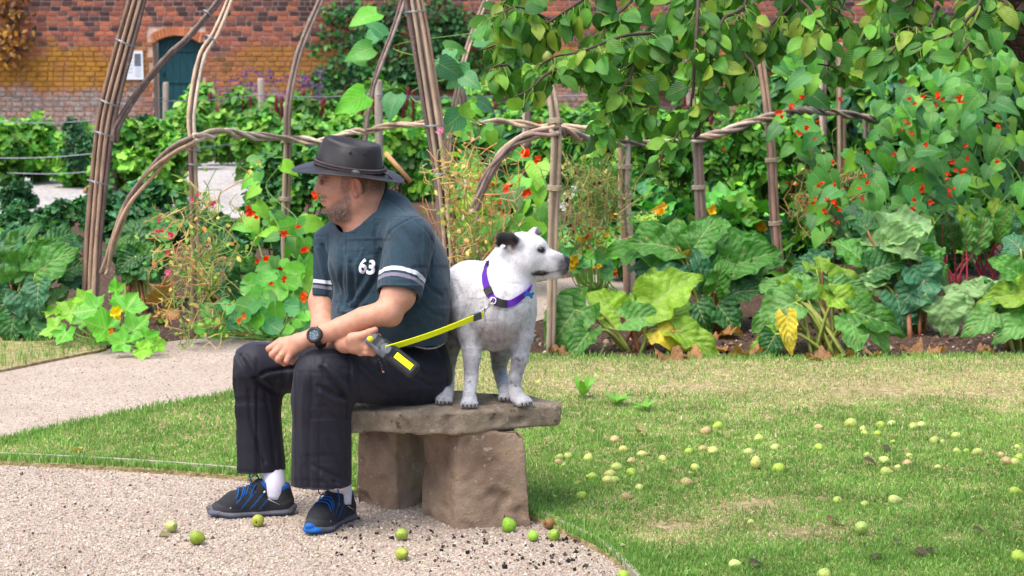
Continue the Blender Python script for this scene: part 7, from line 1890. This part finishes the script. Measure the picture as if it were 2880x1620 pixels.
# shrivelled leaves on the soil
rng = np.random.default_rng(41)
for px, py, s in ((1880, 1003, 40), (1930, 1000, 34), (2070, 935, 46), (2110, 1000, 44), (2290, 1005, 34), (2390, 1000, 40), (1560, 990, 26), (2560, 980, 34), (2640, 990, 26), (2020, 980, 28), (470, 880, 30), (440, 900, 24), (2450, 1000, 24), (2760, 990, 26)):
    o = obj('fallen_leaf', RHUB[rng.integers(7)]); p = gp(px, py, 0.03); s = s * 2 * mpp(p[1]); a = rng.random() * 6.28
    R = np.stack([[math.cos(a), math.sin(a), 0.15], [-math.sin(a), math.cos(a), 0.2], [0, 0, 1.6]], 1) * s; set_basis(o, R, p, None); set_col(o, L(150, 98, 66) * (0.7 + 0.6 * rng.random()))
    tag(o, 'shrivelled brown leaf lying on the dark soil of the rhubarb bed', 'leaf', 'shrivelled leaves on the soil')
# dandelion-like weeds in the lawn
WEED = grid_leaf(lambda v: 0.16 * np.sin(math.pi * v ** 0.9) * (1 + 0.35 * np.sin(v * 26)), 9, 1, 0.2, -0.3)
wm = mesh_np('leaf', WEED[0], WEED[1], None, WEED[2]); wm.materials.append(m_leaf_o)
for px, py, h, n, lab in ((1640, 1115, 70, 5, 'tall upright dock seedling with a long leaf in the lawn'), (1735, 1135, 50, 9, 'flat dandelion rosette in the lawn beside the dock seedling'), (1812, 1150, 46, 8, 'dandelion rosette with bright toothed leaves right of its neighbour')):
    b0 = gp(px, py, 0.03); root = thing('weed_rosette', b0, lab, 'weed')
    for k in range(n):
        a = k / n * 6.28 + rng.random(); el = 0.45 + 0.5 * rng.random() if n > 5 else 0.9 + 0.5 * rng.random()
        d = np.array([math.cos(a) * math.cos(el), math.sin(a) * math.cos(el), math.sin(el)]); R = frame(d, (0, -0.3, 1)) * h * 1.0 * mpp(b0[1])
        o = obj('leaf', wm, None, root); set_basis(o, R, b0, root); set_col(o, L(104, 152, 56) * (0.9 + 0.3 * rng.random()))
# ================================================================== pear tree overhead
m_bark, nt, b = newmat('dark_pear_bark', 0.95, 0.1)
g = pos(nt); v = N(nt, 'ShaderNodeTexVoronoi', feature='DISTANCE_TO_EDGE'); v.inputs['Scale'].default_value = 28; nt.links.new(g, v.inputs['Vector'])
c = ramp(nt, noise(nt, 30, 5, g, 0.7), [(0.3, L(38, 32, 30)), (0.7, L(92, 78, 68))]); c = mixrgb(nt, ramp(nt, v.outputs['Distance'], [(0.0, 0.8), (0.12, 0.0)]), c, L(22, 18, 18))
nt.links.new(c, b.inputs['Base Color']); bump(nt, b, v.outputs['Distance'], 0.9, 0.03)
m_twig = plain('pear_twig', L(74, 62, 54), 0.85, 0.2, 0.25, 40, 0.3)
YT = 5.6
tr_base = gp(3290, 1560)
tree = thing('pear_tree', tr_base, 'pear tree with a dark limb and glossy hanging leaves over the lawn', 'tree')
rt = np.random.default_rng(55)
mb = MB()
lim = spline([A(3300, 1560, 5.75) * [1, 1, 0] + [0, 0, -0.05], A(3260, 1000, 5.75), A(3190, 560, 5.75), A(3080, 190, 5.72), A(2880, -20, 5.68), A(2760, -90, 5.66), A(2500, -200, 5.6), A(2200, -260, 5.6), A(1900, -250, 5.6)], 60)
mb.tube(lim, np.interp(np.linspace(0, 1, 60), [0, 0.3, 0.55, 0.75, 1], [0.24, 0.19, 0.12, 0.085, 0.045]) * (1 + 0.05 * rt.normal(size=60)), 18)
mb.obj('trunk', m_bark, tree)
PEAR = [grid_leaf(lambda v: 0.325 * np.sin(math.pi * np.clip(v, 0, 1) ** 0.86) ** 0.62, 9, 2, 0.10 + 0.10 * s, -0.05 - 0.10 * s, 0.014, 0, s, 0.05) for s in range(4)]
PM = []
m_pear_leaf = leaf_mat('glossy_pear_leaf', 'obj', 0.42, 0.3, 0.32, 0.22, 30, 8, (0.26, 0.36, 0.12), blot=L(104, 96, 46))
m_pear_mass = leaf_mat('glossy_pear_leaf_mass', 'attr', 0.42, 0.3, 0.32, 0.22, 30, 8, (0.26, 0.36, 0.12), blot=L(104, 96, 46))
for t in PEAR: me = mesh_np('leaf', t[0], t[1], None, t[2]); me.materials.append(m_pear_leaf); PM.append(me)
# twigs in photo pixels: (points, depth, leaf density)
TW = [([(1960, -160), (1900, 0), (1870, 90), (1800, 170), (1700, 215)], 5.5), ([(1870, 90), (1720, 110), (1600, 150), (1500, 200)], 5.35), ([(1600, 150), (1540, 215), (1440, 280)], 5.3), ([(1750, -120), (1640, 0), (1560, 60), (1440, 110), (1350, 140)], 5.7), ([(1560, 60), (1470, 20), (1390, 40)], 5.6),
      ([(1800, 170), (1745, 250), (1700, 330), (1676, 420)], 5.35), ([(1960, -40), (1962, 100), (1955, 250), (1935, 340), (1880, 420), (1852, 480)], 5.25), ([(1935, 300), (1985, 330), (2020, 290)], 5.3), ([(1700, 215), (1650, 170), (1620, 110)], 5.4),
      ([(2120, -130), (2090, 20), (2060, 120), (2050, 220), (2040, 260)], 5.5), ([(2090, 20), (2000, 90), (1990, 180)], 5.3), ([(2060, 120), (2110, 180), (2130, 240)], 5.4), ([(2320, -140), (2240, 0), (2160, 80), (2130, 120)], 5.6), ([(2240, -20), (2300, 60), (2290, 110)], 5.45),
      ([(2480, -160), (2490, 0), (2480, 60), (2420, 150), (2370, 200), (2300, 180)], 5.5), ([(2480, 60), (2520, 110), (2470, 170)], 5.4), ([(2780, -60), (2740, 30), (2700, 80), (2640, 110), (2560, 140)], 5.3), ([(2700, 80), (2720, 130), (2680, 170)], 5.2), ([(2640, 20), (2600, 80), (2550, 70)], 5.45),
      ([(1600, -100), (1450, -20), (1380, 60)], 5.8), ([(1850, -100), (1760, 20), (1700, 80), (1680, 150)], 5.7), ([(2010, -80), (1900, 60), (1850, 150), (1820, 240)], 5.75), ([(2200, -120), (2010, -10), (1940, 60)], 5.8), ([(2380, -120), (2330, -10), (2380, 50)], 5.8), ([(2600, -120), (2560, 0), (2520, 40)], 5.7),
      ([(1460, 230), (1420, 180), (1370, 200)], 5.4), ([(1750, 250), (1790, 300), (1850, 300)], 5.4), ([(2700, -40), (2840, 20), (2780, 60)], 5.35), ([(1990, 330), (1960, 380), (1990, 300)], 5.3)]
leafs = []
for pts, Y in TW:
    P = np.array([A(x, y, Y + (0.15 * (i == 0))) for i, (x, y) in enumerate(pts)]); ln = np.linalg.norm(np.diff(P, axis=0), axis=1).sum(); C = spline(P, 26)
    C[1:-1] += 0.012 * rt.normal(size=(24, 3)); C = lap_line(C, 5)
    mb = MB(); mb.tube(C, np.linspace(0.0058, 0.0022, 26), 6); mb.obj('twig', m_twig, tree)
    ns = max(3, int(ln / 0.032))
    for k in range(ns):
        t = (k + rt.random()) / ns; p = C[int(np.clip(t, 0, 1) * 25)]
        if project_px(p[None])[1][0] < -90: continue
        for q in range(rt.integers(4, 8)):
            d = np.array([0.8 * rt.normal(), 0.7 * rt.normal(), -0.75 - 0.5 * abs(rt.normal())]); d = unit(d); a = p + d * (0.015 + 0.04 * rt.random()) + 0.008 * rt.normal(size=3)
            s = 0.038 + 0.040 * rt.random(); z = unit(np.array([0.6 * rt.normal(), -0.75 + 0.5 * rt.normal(), 0.45])); d2 = unit(d + 0.35 * rt.normal(size=3))
            leafs.append((a, frame(d2, z) * s, rt.integers(4), p))
# a leaf whose tip would reach the man or hang below the outline is dropped
def low(px): return np.interp(px, [1300, 1340, 1400, 1480, 1530, 1600, 1640, 1680, 1720, 1800, 1850, 1900, 1960, 2040, 2090, 2130, 2250, 2360, 2440, 2520, 2640, 2760, 2880], [150, 200, 290, 335, 260, 230, 420, 490, 420, 440, 560, 430, 340, 310, 310, 215, 190, 270, 240, 215, 205, 200, 90])
keep = []
for l in leafs:
    x, y = project_px((l[0] + l[1][:, 0])[None])
    if y[0] < low(x[0]) + 12 * rt.normal() and x[0] > 1300: keep.append(l)
rt.shuffle(keep)
keep.sort(key=lambda l: l[0][1] + (9 if project_px(l[0][None])[1][0] < 0 else 0))
PC = [L(62, 110, 40), L(76, 126, 46), L(52, 98, 40), L(98, 146, 52), L(68, 120, 46), L(120, 160, 58), L(70, 112, 40), L(134, 150, 56)]
chunks = []; pet = MB()
for k, (a, M, ti, p) in enumerate(keep):
    col = PC[rt.integers(len(PC))] * (1 + 0.15 * rt.normal())
    if k < 300:
        o = bpy.data.objects.new('leaf', PM[ti]); COL.objects.link(o); o.parent = tree; o.matrix_parent_inverse = base_inv(tree); set_basis(o, M, a, tree); set_col(o, col)
    else:
        t = PEAR[ti]; chunks.append(bake(t[0], t[1], t[2], M[None], a[None], np.clip(col, .004, .9)[None]))
    pet.tube([p, (p + a) / 2 + [0, 0, 0.004], a], [0.0011, 0.001, 0.001], 3, L(128, 150, 64), False)
join('foliage', chunks, m_pear_mass, tree)['kind'] = 'stuff'
pet.obj('petioles', m_stem, tree)['kind'] = 'stuff'
# pears still hanging
m_fruit = None
# ================================================================== windfall pears, grass, gravel grit
m_fruit, nt, b = newmat('pear_skin', 0.5, 0.35)
g = objco(nt)
c = mixrgb(nt, ramp(nt, noise(nt, 3.0, 4, g, 0.6), [(0.52, 0.0), (0.68, 0.75)]), objcol(nt), L(128, 96, 44))
c = mixrgb(nt, ramp(nt, noise(nt, 38, 3, g, 0.7), [(0.60, 0.0), (0.72, 0.45)]), c, L(100, 92, 44))
nt.links.new(c, b.inputs['Base Color']); bump(nt, b, noise(nt, 14, 3, g), 0.15, 0.05)
def pear_mesh(seed):
    """unit pear, length about 2 along z (calyx at -z), widest radius 1"""
    r = np.random.default_rng(seed); prof = np.array([(-0.96, 0.02), (-0.93, 0.16), (-0.98, 0.34), (-0.90, 0.62), (-0.68, 0.86), (-0.35, 0.99), (0.0, 0.98), (0.32, 0.85), (0.60, 0.64), (0.82, 0.44), (0.98, 0.26), (1.03, 0.10), (1.00, 0.02)])
    n = 16; a = np.linspace(0, 2 * math.pi, n, endpoint=False); V = []
    for z, rad in prof: V.append(np.stack([rad * np.cos(a), rad * np.sin(a), np.full(n, z)], 1))
    V = np.concatenate(V); V = V * (1 + 0.05 * fbm(V + seed * 7, 1.1, 2, seed))[:, None]; m = len(prof)
    i, j = np.meshgrid(np.arange(m - 1), np.arange(n), indexing='ij'); j2 = (j + 1) % n
    Q = np.stack([i * n + j, i * n + j2, (i + 1) * n + j2, (i + 1) * n + j], -1).reshape(-1, 4)
    return mesh_np('pear', V, Q)
def stem_mesh(seed):
    r = np.random.default_rng(seed); V, Q, T, U = tube_geo(spline([(0, 0, 0.96), (0.04, 0.0, 1.2), (0.16 * r.normal(), 0.12, 1.55)], 7), np.linspace(0.07, 0.05, 7), 6); me = mesh_np('stem', V, [Q, np.array(T)]); me.materials.append(m_twig2); return me
m_twig2 = plain('pear_stalk', L(84, 62, 40), 0.8, 0.2, 0.2, 40)
cm = MB(); cm.tube([(0, 0, -0.90), (0, 0, -1.0)], [0.17, 0.12], 8); cmesh = cm.mesh('calyx'); cmesh.materials.append(plain('dark_calyx', L(60, 44, 32), 0.9, 0.1, 0.2, 40))
PMS = [pear_mesh(s) for s in range(5)]; SMS = [stem_mesh(s) for s in range(3)]
for me in PMS: me.materials.append(m_fruit)
rf = np.random.default_rng(66)
def pear(px, py, size, z0, label, group, axis=None, col=None, stem=True):
    """py: bottom of the fruit in the photo; size: its diameter in photo pixels"""
    p = gp(px, py, z0); r = size / 2 * mpp(p[1]); p = p + [0, 0, r * 0.93]
    ax = unit(axis if axis is not None else np.array([rf.normal(), rf.normal(), 0.35 * rf.normal()])); R = frame(ax, (0.1, 0.2, 1.0)); R = np.stack([R[:, 1], R[:, 2], R[:, 0]], 1)
    o = bpy.data.objects.new('pear', PMS[rf.integers(5)]); COL.objects.link(o); set_basis(o, R * r * [1, 1, 0.95 + 0.25 * rf.random()], p, None)
    set_col(o, (col if col is not None else L(150, 170, 72)) * (1 + 0.10 * rf.normal())); tag(o, label, 'pear', group)
    for nm, me in (('stem', SMS[rf.integers(3)]), ('calyx', cmesh)):
        if nm == 'stem' and not stem: continue
        c_ = bpy.data.objects.new(nm, me); COL.objects.link(c_); c_.parent = o
    return o
PG, PY_, PB = L(150, 178, 62), L(178, 182, 100), L(150, 140, 66)
# on the gravel, one by one
pear(483, 1496, 36, 0.008, 'pale green pear lying apart on the gravel left of the shoes', None, (0.4, -0.8, 0.3), L(172, 186, 108))
pear(556, 1531, 42, 0.008, 'green pear on the gravel with its stalk pointing right, beside the pale one', None, (0.95, -0.15, -0.1), L(136, 160, 50))
pear(727, 1479, 36, 0.008, 'pear on the gravel just in front of the far shoe, calyx showing', None, (0.2, 0.9, 0.1), L(146, 156, 54))
pear(1130, 1519, 36, 0.008, 'pear on the gravel in front of the bench block, stalk towards the viewer', None, (-0.2, -0.9, 0.25), L(150, 174, 70))
pear(1132, 1574, 38, 0.008, 'pear lying on the gravel farthest in front of the bench', None, (0.5, -0.7, 0.2), L(156, 172, 66))
pear(1430, 1494, 44, 0.008, 'upright green pear leaning against the foot of the right bench block', None, (-0.45, 0.0, 0.9), L(124, 176, 44))
pear(1499, 1520, 32, 0.008, 'small green pear on the gravel between the block and the edging', None, (-0.3, 0.2, 0.9), L(128, 172, 50))
pear(1560, 1520, 36, 0.008, 'green pear beside the end of the pale edging, stalk facing out', None, (0.3, -0.8, 0.5), L(134, 170, 56))
pear(1548, 1486, 34, 0.008, 'brown rotting pear next to the lawn edge by the bench', None, (0.6, 0.5, 0.0), L(140, 104, 62))
pear(1567, 1480, 32, 0.012, 'brownish green pear touching the rotting one at the lawn edge', None, (-0.4, 0.6, 0.3), L(132, 136, 66))
pear(992, 1393, 26, 0.012, 'pear half hidden behind the near trouser leg and left bench block', None, None, L(170, 190, 80))
# on the lawn (photo positions)
lawn_p = [(1516, 1085, 18, 'a'), (1728, 1252, 30, 'b'), (1753, 1278, 28, 'a'), (1807, 1292, 28, 'a'), (1573, 1300, 26, 'a'), (1597, 1296, 26, 'a'), (1572, 1315, 26, 'b'), (1585, 1318, 18, 'a'), (1655, 1303, 30, 'a'), (1775, 1310, 26, 'b'), (1864, 1303, 24, 'a'), (1733, 1332, 34, 'a'), (1714, 1350, 32, 'a'), (1776, 1344, 30, 'a'), (1664, 1356, 30, 'a'), (1708, 1368, 34, 'a'), (1730, 1366, 30, 'a'), (1623, 1376, 26, 'a'), (1797, 1386, 26, 'a'), (1636, 1412, 34, 'a'), (1761, 1414, 32, 'b'), (1560, 1410, 20, 'a'),
          (2018, 1213, 30, 'a'), (1985, 1228, 32, 'b'), (2133, 1249, 30, 'a'), (1938, 1283, 26, 'a'), (1975, 1278, 28, 'b'), (2005, 1285, 32, 'a'), (2104, 1287, 30, 'a'), (2178, 1274, 28, 'a'), (2237, 1246, 14, 'a'), (2126, 1314, 32, 's'), (1956, 1331, 30, 'a'), (2192, 1336, 38, 'a'), (1932, 1376, 36, 'b'), (2303, 1273, 28, 'a'), (2155, 1295, 14, 'a'),
          (2302, 1216, 26, 'b'), (2394, 1209, 38, 'a'), (2426, 1222, 26, 'a'), (2432, 1234, 26, 'a'), (2478, 1210, 28, 'a'), (2506, 1206, 26, 'a'), (2468, 1232, 24, 'a'), (2568, 1214, 28, 'a'), (2590, 1209, 26, 'a'), (2510, 1254, 20, 'a'), (2627, 1254, 30, 'a'), (2648, 1254, 20, 'a'), (2688, 1242, 30, 'a'), (2558, 1296, 24, 'a'), (2550, 1318, 28, 'b'), (2524, 1326, 22, 'a'), (2493, 1344, 34, 'a'), (2486, 1308, 28, 'a'), (2636, 1328, 24, 'a'), (2438, 1290, 20, 'a'), (2692, 1280, 22, 'a'), (2717, 1282, 22, 'a'), (2748, 1288, 32, 'a'), (2815, 1296, 26, 'b'), (2830, 1314, 34, 'b'), (2856, 1316, 30, 'a'), (2866, 1300, 28, 'a'),
          (2354, 1422, 28, 'a'), (2430, 1432, 26, 'a'), (2517, 1424, 36, 'a'), (2423, 1502, 40, 'p'), (2856, 1398, 32, 'g'), (2068, 1606, 38, 'a'), (2318, 1636, 44, 'a'), (2866, 1588, 44, 'g'), (1756, 1640, 40, 'a'), (2113, 1480, 22, 'y'), (2862, 1268, 20, 'a')]
for px, py, s, t in lawn_p:
    big = s >= 36
    if t == 's': pear(px, py, s, 0.03, 'pear standing in the grass with its brown stalk straight up', None, (0.05, 0, 1), PY_)
    elif t == 'p': pear(px, py, s, 0.03, 'large pear in the thin grass with its stalk towards the viewer', None, (-0.1, -0.95, 0.2), L(158, 184, 92))
    elif t == 'b': pear(px, py, s, 0.010, 'bruised brownish pear lying in the lawn among the green windfalls', 'bruised windfall pears', None, L(168, 148, 100))
    else: pear(px, py, s, 0.010, 'pale green windfall pear lying in the lawn', 'windfall pears on the lawn', None, [PY_, PG, L(176, 190, 110), L(164, 180, 90)][rf.integers(4)], rf.random() < 0.3)
for px, py, s, Y, lab in ((1540, 160, 30, 5.5, 'unripe pear hanging in the leaves above the dog'), (2052, 130, 32, 5.6, 'brownish pear hanging in the middle of the pear crown'), (2286, 105, 32, 5.6, 'green pear hanging beside the gap in the pear leaves')):
    o = pear(2000, 1400, 36, 0.0, lab, None, (0.1, 0, 1), L(112, 124, 52)); r = s / 2 * mpp(Y); set_basis(o, np.eye(3) * r * [1, 1, 1.1], A(px, py, Y), None)

# fallen leaf litter on the lawn
LL = grid_leaf(lambda v: 0.33 * np.sin(math.pi * v ** 0.8), 6, 2, 0.5, -0.4); lm = mesh_np('leaf', LL[0], LL[1], None, LL[2]); lm.materials.append(m_leaf_o)
for px, py, s, c in ((2425, 1292, 40, L(70, 52, 44)), (2326, 1462, 44, L(130, 84, 66)), (2520, 1525, 46, L(84, 62, 54)), (2735, 1490, 40, L(90, 72, 64)), (2105, 1585, 50, L(70, 60, 52)), (2570, 1545, 46, L(76, 58, 50)), (2610, 1540, 30, L(64, 50, 46)), (1745, 1535, 26, L(180, 170, 140)), (230, 1263, 34, L(200, 150, 50)), (2480, 1255, 30, L(60, 50, 46)), (1810, 1215, 40, L(150, 110, 84)), (2480, 1560, 36, L(70, 60, 50)), (445, 1506, 46, L(140, 120, 100))):
    p = gp(px, py, 0.045 if px > 700 or py < 1300 else 0.01); a = rf.random() * 6.28; s = s * mpp(p[1]); o = obj('fallen_leaf', lm)
    R = np.stack([[math.cos(a), math.sin(a), 0.2], [-math.sin(a), math.cos(a), 0.3], [0, -0.2, 1.0]], 1) * s; set_basis(o, R, p, None); set_col(o, c)
    tag(o, 'curled dry leaf lying on the lawn or gravel', 'leaf', 'dry leaves on the ground')

# --- grass blades
def inside(poly, X, Y):
    P = np.array(poly); c = np.zeros(len(X), bool); j = len(P) - 1
    for i in range(len(P)):
        xi, yi, xj, yj = P[i, 0], P[i, 1], P[j, 0], P[j, 1]
        c ^= ((yi > Y) != (yj > Y)) & (X < (xj - xi) * (Y - yi) / (yj - yi + 1e-12) + xi); j = i
    return c
def edge_dist(poly, X, Y):
    P = np.array([list(p) + [0] for p in poly]); P = np.vstack([P, P[:1]]); return seg_dist(np.stack([X, Y, 0 * X], 1), P)
m_grass, nt, b = newmat('grass_blade', 0.55, 0.3)
nt.links.new(attr(nt), b.inputs['Base Color']); t = N(nt, 'ShaderNodeBsdfTranslucent'); nt.links.new(attr(nt), t.inputs[0])
mx = N(nt, 'ShaderNodeMixShader'); mx.inputs[0].default_value = 0.35; nt.links.new(b.outputs[0], mx.inputs[1]); nt.links.new(t.outputs[0], mx.inputs[2]); nt.links.new(mx.outputs[0], nt.nodes['Material Output'].inputs[0])
def grass(name, poly_px, z, n, seed, label, hgt=(0.012, 0.028), edge_long=0.024):
    rng = np.random.default_rng(seed); poly = [tuple(gp(x, y, z)[:2]) for x, y in poly_px]; P = np.array(poly)
    Ylo, Yhi = 5.2, min(P[:, 1].max(), 40)
    # sample evenly over the part of the plane the camera can see, denser nearby
    Y = 1 / (1 / Yhi + rng.random(n * 3) * (1 / Ylo - 1 / Yhi)); X = (rng.random(n * 3) * 2 - 1) * 0.30 * Y
    q = inside(poly, X, Y); X, Y = X[q][:n], Y[q][:n]; m = len(X)
    ed = edge_dist(poly, X, Y); px, py = project_px(np.stack([X, Y, np.full(m, z)], 1))
    G = np.stack([X, Y, 0 * X], 1); n1, n2, n3 = fbm(G, 1.6, 3, seed), fbm(G, 6, 2, seed + 3), fbm(G, 22, 2, seed + 5)
    dry = 0.18 + 0.45 * smooth01(n1 + 0.4 * n2, 0.0, 0.6) + 0.42 * np.exp(-((py - 1085) / 55) ** 2) * (px > 1150) + 0.30 * np.exp(-((py - 1035) / 60) ** 2) * (px > 1150) + 0.3 * np.exp(-(((px - 2050) / 420) ** 2 + ((py - 1470) / 80) ** 2))
    for cx, cy, rx, ry in ((2120, 1418, 130, 28), (2480, 1100, 170, 26), (1900, 1490, 200, 50), (2330, 1500, 160, 40)): dry += 0.45 * np.exp(-(((px - cx) / rx) ** 2 + ((py - cy) / ry) ** 2))
    bare = sum(np.exp(-(((px - cx) / rx) ** 2 + ((py - cy) / ry) ** 2)) for cx, cy, rx, ry in ((2120, 1420, 110, 17), (2480, 1098, 130, 18), (1640, 1088, 90, 14), (1950, 1092, 160, 10), (2250, 1500, 120, 14), (1900, 1478, 90, 10), (2740, 1110, 110, 10)))
    green_edge = np.exp(-(ed / 0.10) ** 2); dry = np.clip(dry - 0.5 * green_edge, 0.03, 0.92)
    kp = rng.random(m) > np.clip(bare * 1.0, 0, 0.93); X, Y, ed, dry, n2, n3, green_edge = X[kp], Y[kp], ed[kp], dry[kp], n2[kp], n3[kp], green_edge[kp]; m = len(X)
    isdry = rng.random(m) < dry
    h = (hgt[0] + (hgt[1] - hgt[0]) * rng.random(m)) * (0.8 + 0.55 * n3) * (1 - 0.35 * isdry) + edge_long * green_edge * rng.random(m)
    tall = rng.random(m) < 0.006; h[tall] *= 2.2
    w = 0.0016 + 0.0014 * rng.random(m); a = rng.random(m) * 2 * math.pi; lean = np.abs(rng.normal(size=m)) * (0.45 + 0.5 * isdry); la = rng.random(m) * 2 * math.pi
    B = np.stack([X, Y, np.full(m, z - 0.003)], 1); S = np.stack([np.cos(a), np.sin(a), 0 * a], 1) * w[:, None]; Ld = np.stack([np.cos(la), np.sin(la), 0 * la], 1)
    mid = B + Ld * (h * lean * 0.35)[:, None] + [0, 0, 1] * (h * 0.6)[:, None]; tip = B + Ld * (h * lean)[:, None] + [0, 0, 1] * (h * (1 - 0.25 * np.minimum(lean, 1.5)))[:, None]
    V = np.stack([B - S, B + S, mid + S * 0.75, mid - S * 0.75, tip], 1).reshape(-1, 3); o = np.arange(m) * 5
    Q = np.stack([o, o + 1, o + 2, o + 3], 1); T = np.stack([o + 3, o + 2, o + 4], 1)
    gc = np.array([L(118, 162, 70), L(134, 176, 82), L(104, 150, 64), L(154, 188, 98)]); dc = np.array([L(202, 194, 140), L(184, 178, 114), L(216, 208, 164), L(164, 170, 96)])
    C = np.where(isdry[:, None], dc[rng.integers(4, size=m)], gc[rng.integers(4, size=m)]) * (1 + 0.15 * rng.normal(size=(m, 1))) * (1 + 0.30 * n2[:, None]); C = np.clip(C, 0.01, 0.9)
    C = np.repeat(C, 5, axis=0)
    ob = obj(name, mesh_np(name, V, [T, Q], C), m_grass); tag(ob, label, 'grass', kind='stuff')
grass('grass', LAWN, 0.022, 330000, 71, 'short patchy lawn grass, green at the edges and straw-coloured in worn patches')
grass('verge_grass', LEFT_GRASS, 0.02, 26000, 72, 'long dark green grass of the verge at the left edge', (0.03, 0.07), 0.04)

# --- loose stones
m_peb = plain('loose_stone', (1, 1, 1), 0.9, 0.15, 0.15, 60, source='attr')
def pebbles(name, poly_px, z, n, seed, size, pal, label, ylim=None):
    rng = np.random.default_rng(seed); poly = [tuple(gp(x, y, z)[:2]) for x, y in poly_px]; P = np.array(poly); Yhi = P[:, 1].max()
    Y = 1 / (1 / Yhi + rng.random(n * 4) * (1 / 5.2 - 1 / Yhi)); X = (rng.random(n * 4) * 2 - 1) * 0.30 * Y; q = inside(poly, X, Y); X, Y = X[q][:n], Y[q][:n]; m = len(X)
    V0 = np.array([[1, 0, 0], [-1, 0, 0], [0, 1, 0], [0, -1, 0], [0, 0, 1], [0, 0, -1]], float); F0 = np.array([[0, 2, 4], [2, 1, 4], [1, 3, 4], [3, 0, 4], [2, 0, 5], [1, 2, 5], [3, 1, 5], [0, 3, 5]])
    s = size[0] + (size[1] - size[0]) * rng.random(m) ** 3; M = rand_rot(m, rng) * (s[:, None] * (0.6 + 0.7 * rng.random((m, 3))))[:, None, :]
    v, f, c, u = bake(V0, F0, np.zeros((6, 2)), M, np.stack([X, Y, np.full(m, z) + s * 0.25], 1), palette(m, pal, rng, 0.12))
    ob = obj(name, mesh_np(name, v, f, c, None, False), m_peb); tag(ob, label, 'gravel', kind='stuff')
GP = [L(164, 149, 133), L(182, 170, 155), L(144, 129, 113), L(196, 186, 173), L(170, 155, 140)]
pebbles('gravel', FRONT_EDGE + [(1850, 2300), (-400, 2300), (-400, 1288)], 0.006, 60000, 81, (0.0016, 0.0062), GP, 'loose pinkish gravel grit on the path around the shoes and bench')
pebbles('path_grit', BACK_LOW + BACK_UP[::-1], 0.006, 20000, 82, (0.0016, 0.0055), GP, 'fine loose grit on the curving garden path')
def patch(name, quad_, n, seed, size, pal, label, z=0.008):
    pebbles(name, quad_, z, n, seed, size, pal, label)
patch('path_debris', [(930, 1440), (1300, 1500), (1560, 1500), (1750, 1610), (1300, 1600), (940, 1560)], 420, 83, (0.004, 0.011), [L(52, 46, 44), L(80, 68, 60), L(40, 36, 36)], 'dark rotten fruit scraps and bits scattered on gravel around the bench')
patch('path_debris', [(1500, 1430), (1600, 1480), (1700, 1530), (1660, 1560), (1500, 1500)], 200, 85, (0.005, 0.013), [L(48, 42, 40), L(70, 58, 52)], 'dark crumbs along the lawn edge by the right bench block')
patch('path_debris', FRONT_EDGE + [(1700, 1750), (-400, 1750), (-400, 1288)], 260, 84, (0.003, 0.008), [L(60, 52, 48), L(96, 82, 70)], 'dark specks sprinkled over the front gravel')
patch('soil_chips', [(1340, 975), (1500, 1000), (2880, 1000), (2880, 900), (2300, 880), (1700, 880)], 5000, 86, (0.004, 0.022), [L(64, 50, 44), L(120, 98, 82), L(186, 166, 144), L(90, 72, 62), L(150, 128, 110)], 'bark and stone chips mulching the soil under the rhubarb', 0.004)
patch('soil_chips', [(290, 985), (560, 948), (860, 903), (900, 780), (560, 780), (280, 860)], 4000, 87, (0.004, 0.018), [L(64, 50, 44), L(110, 90, 76), L(170, 150, 130), L(80, 62, 54)], 'bark and stone chips mulching the left bed along the path', 0.004)
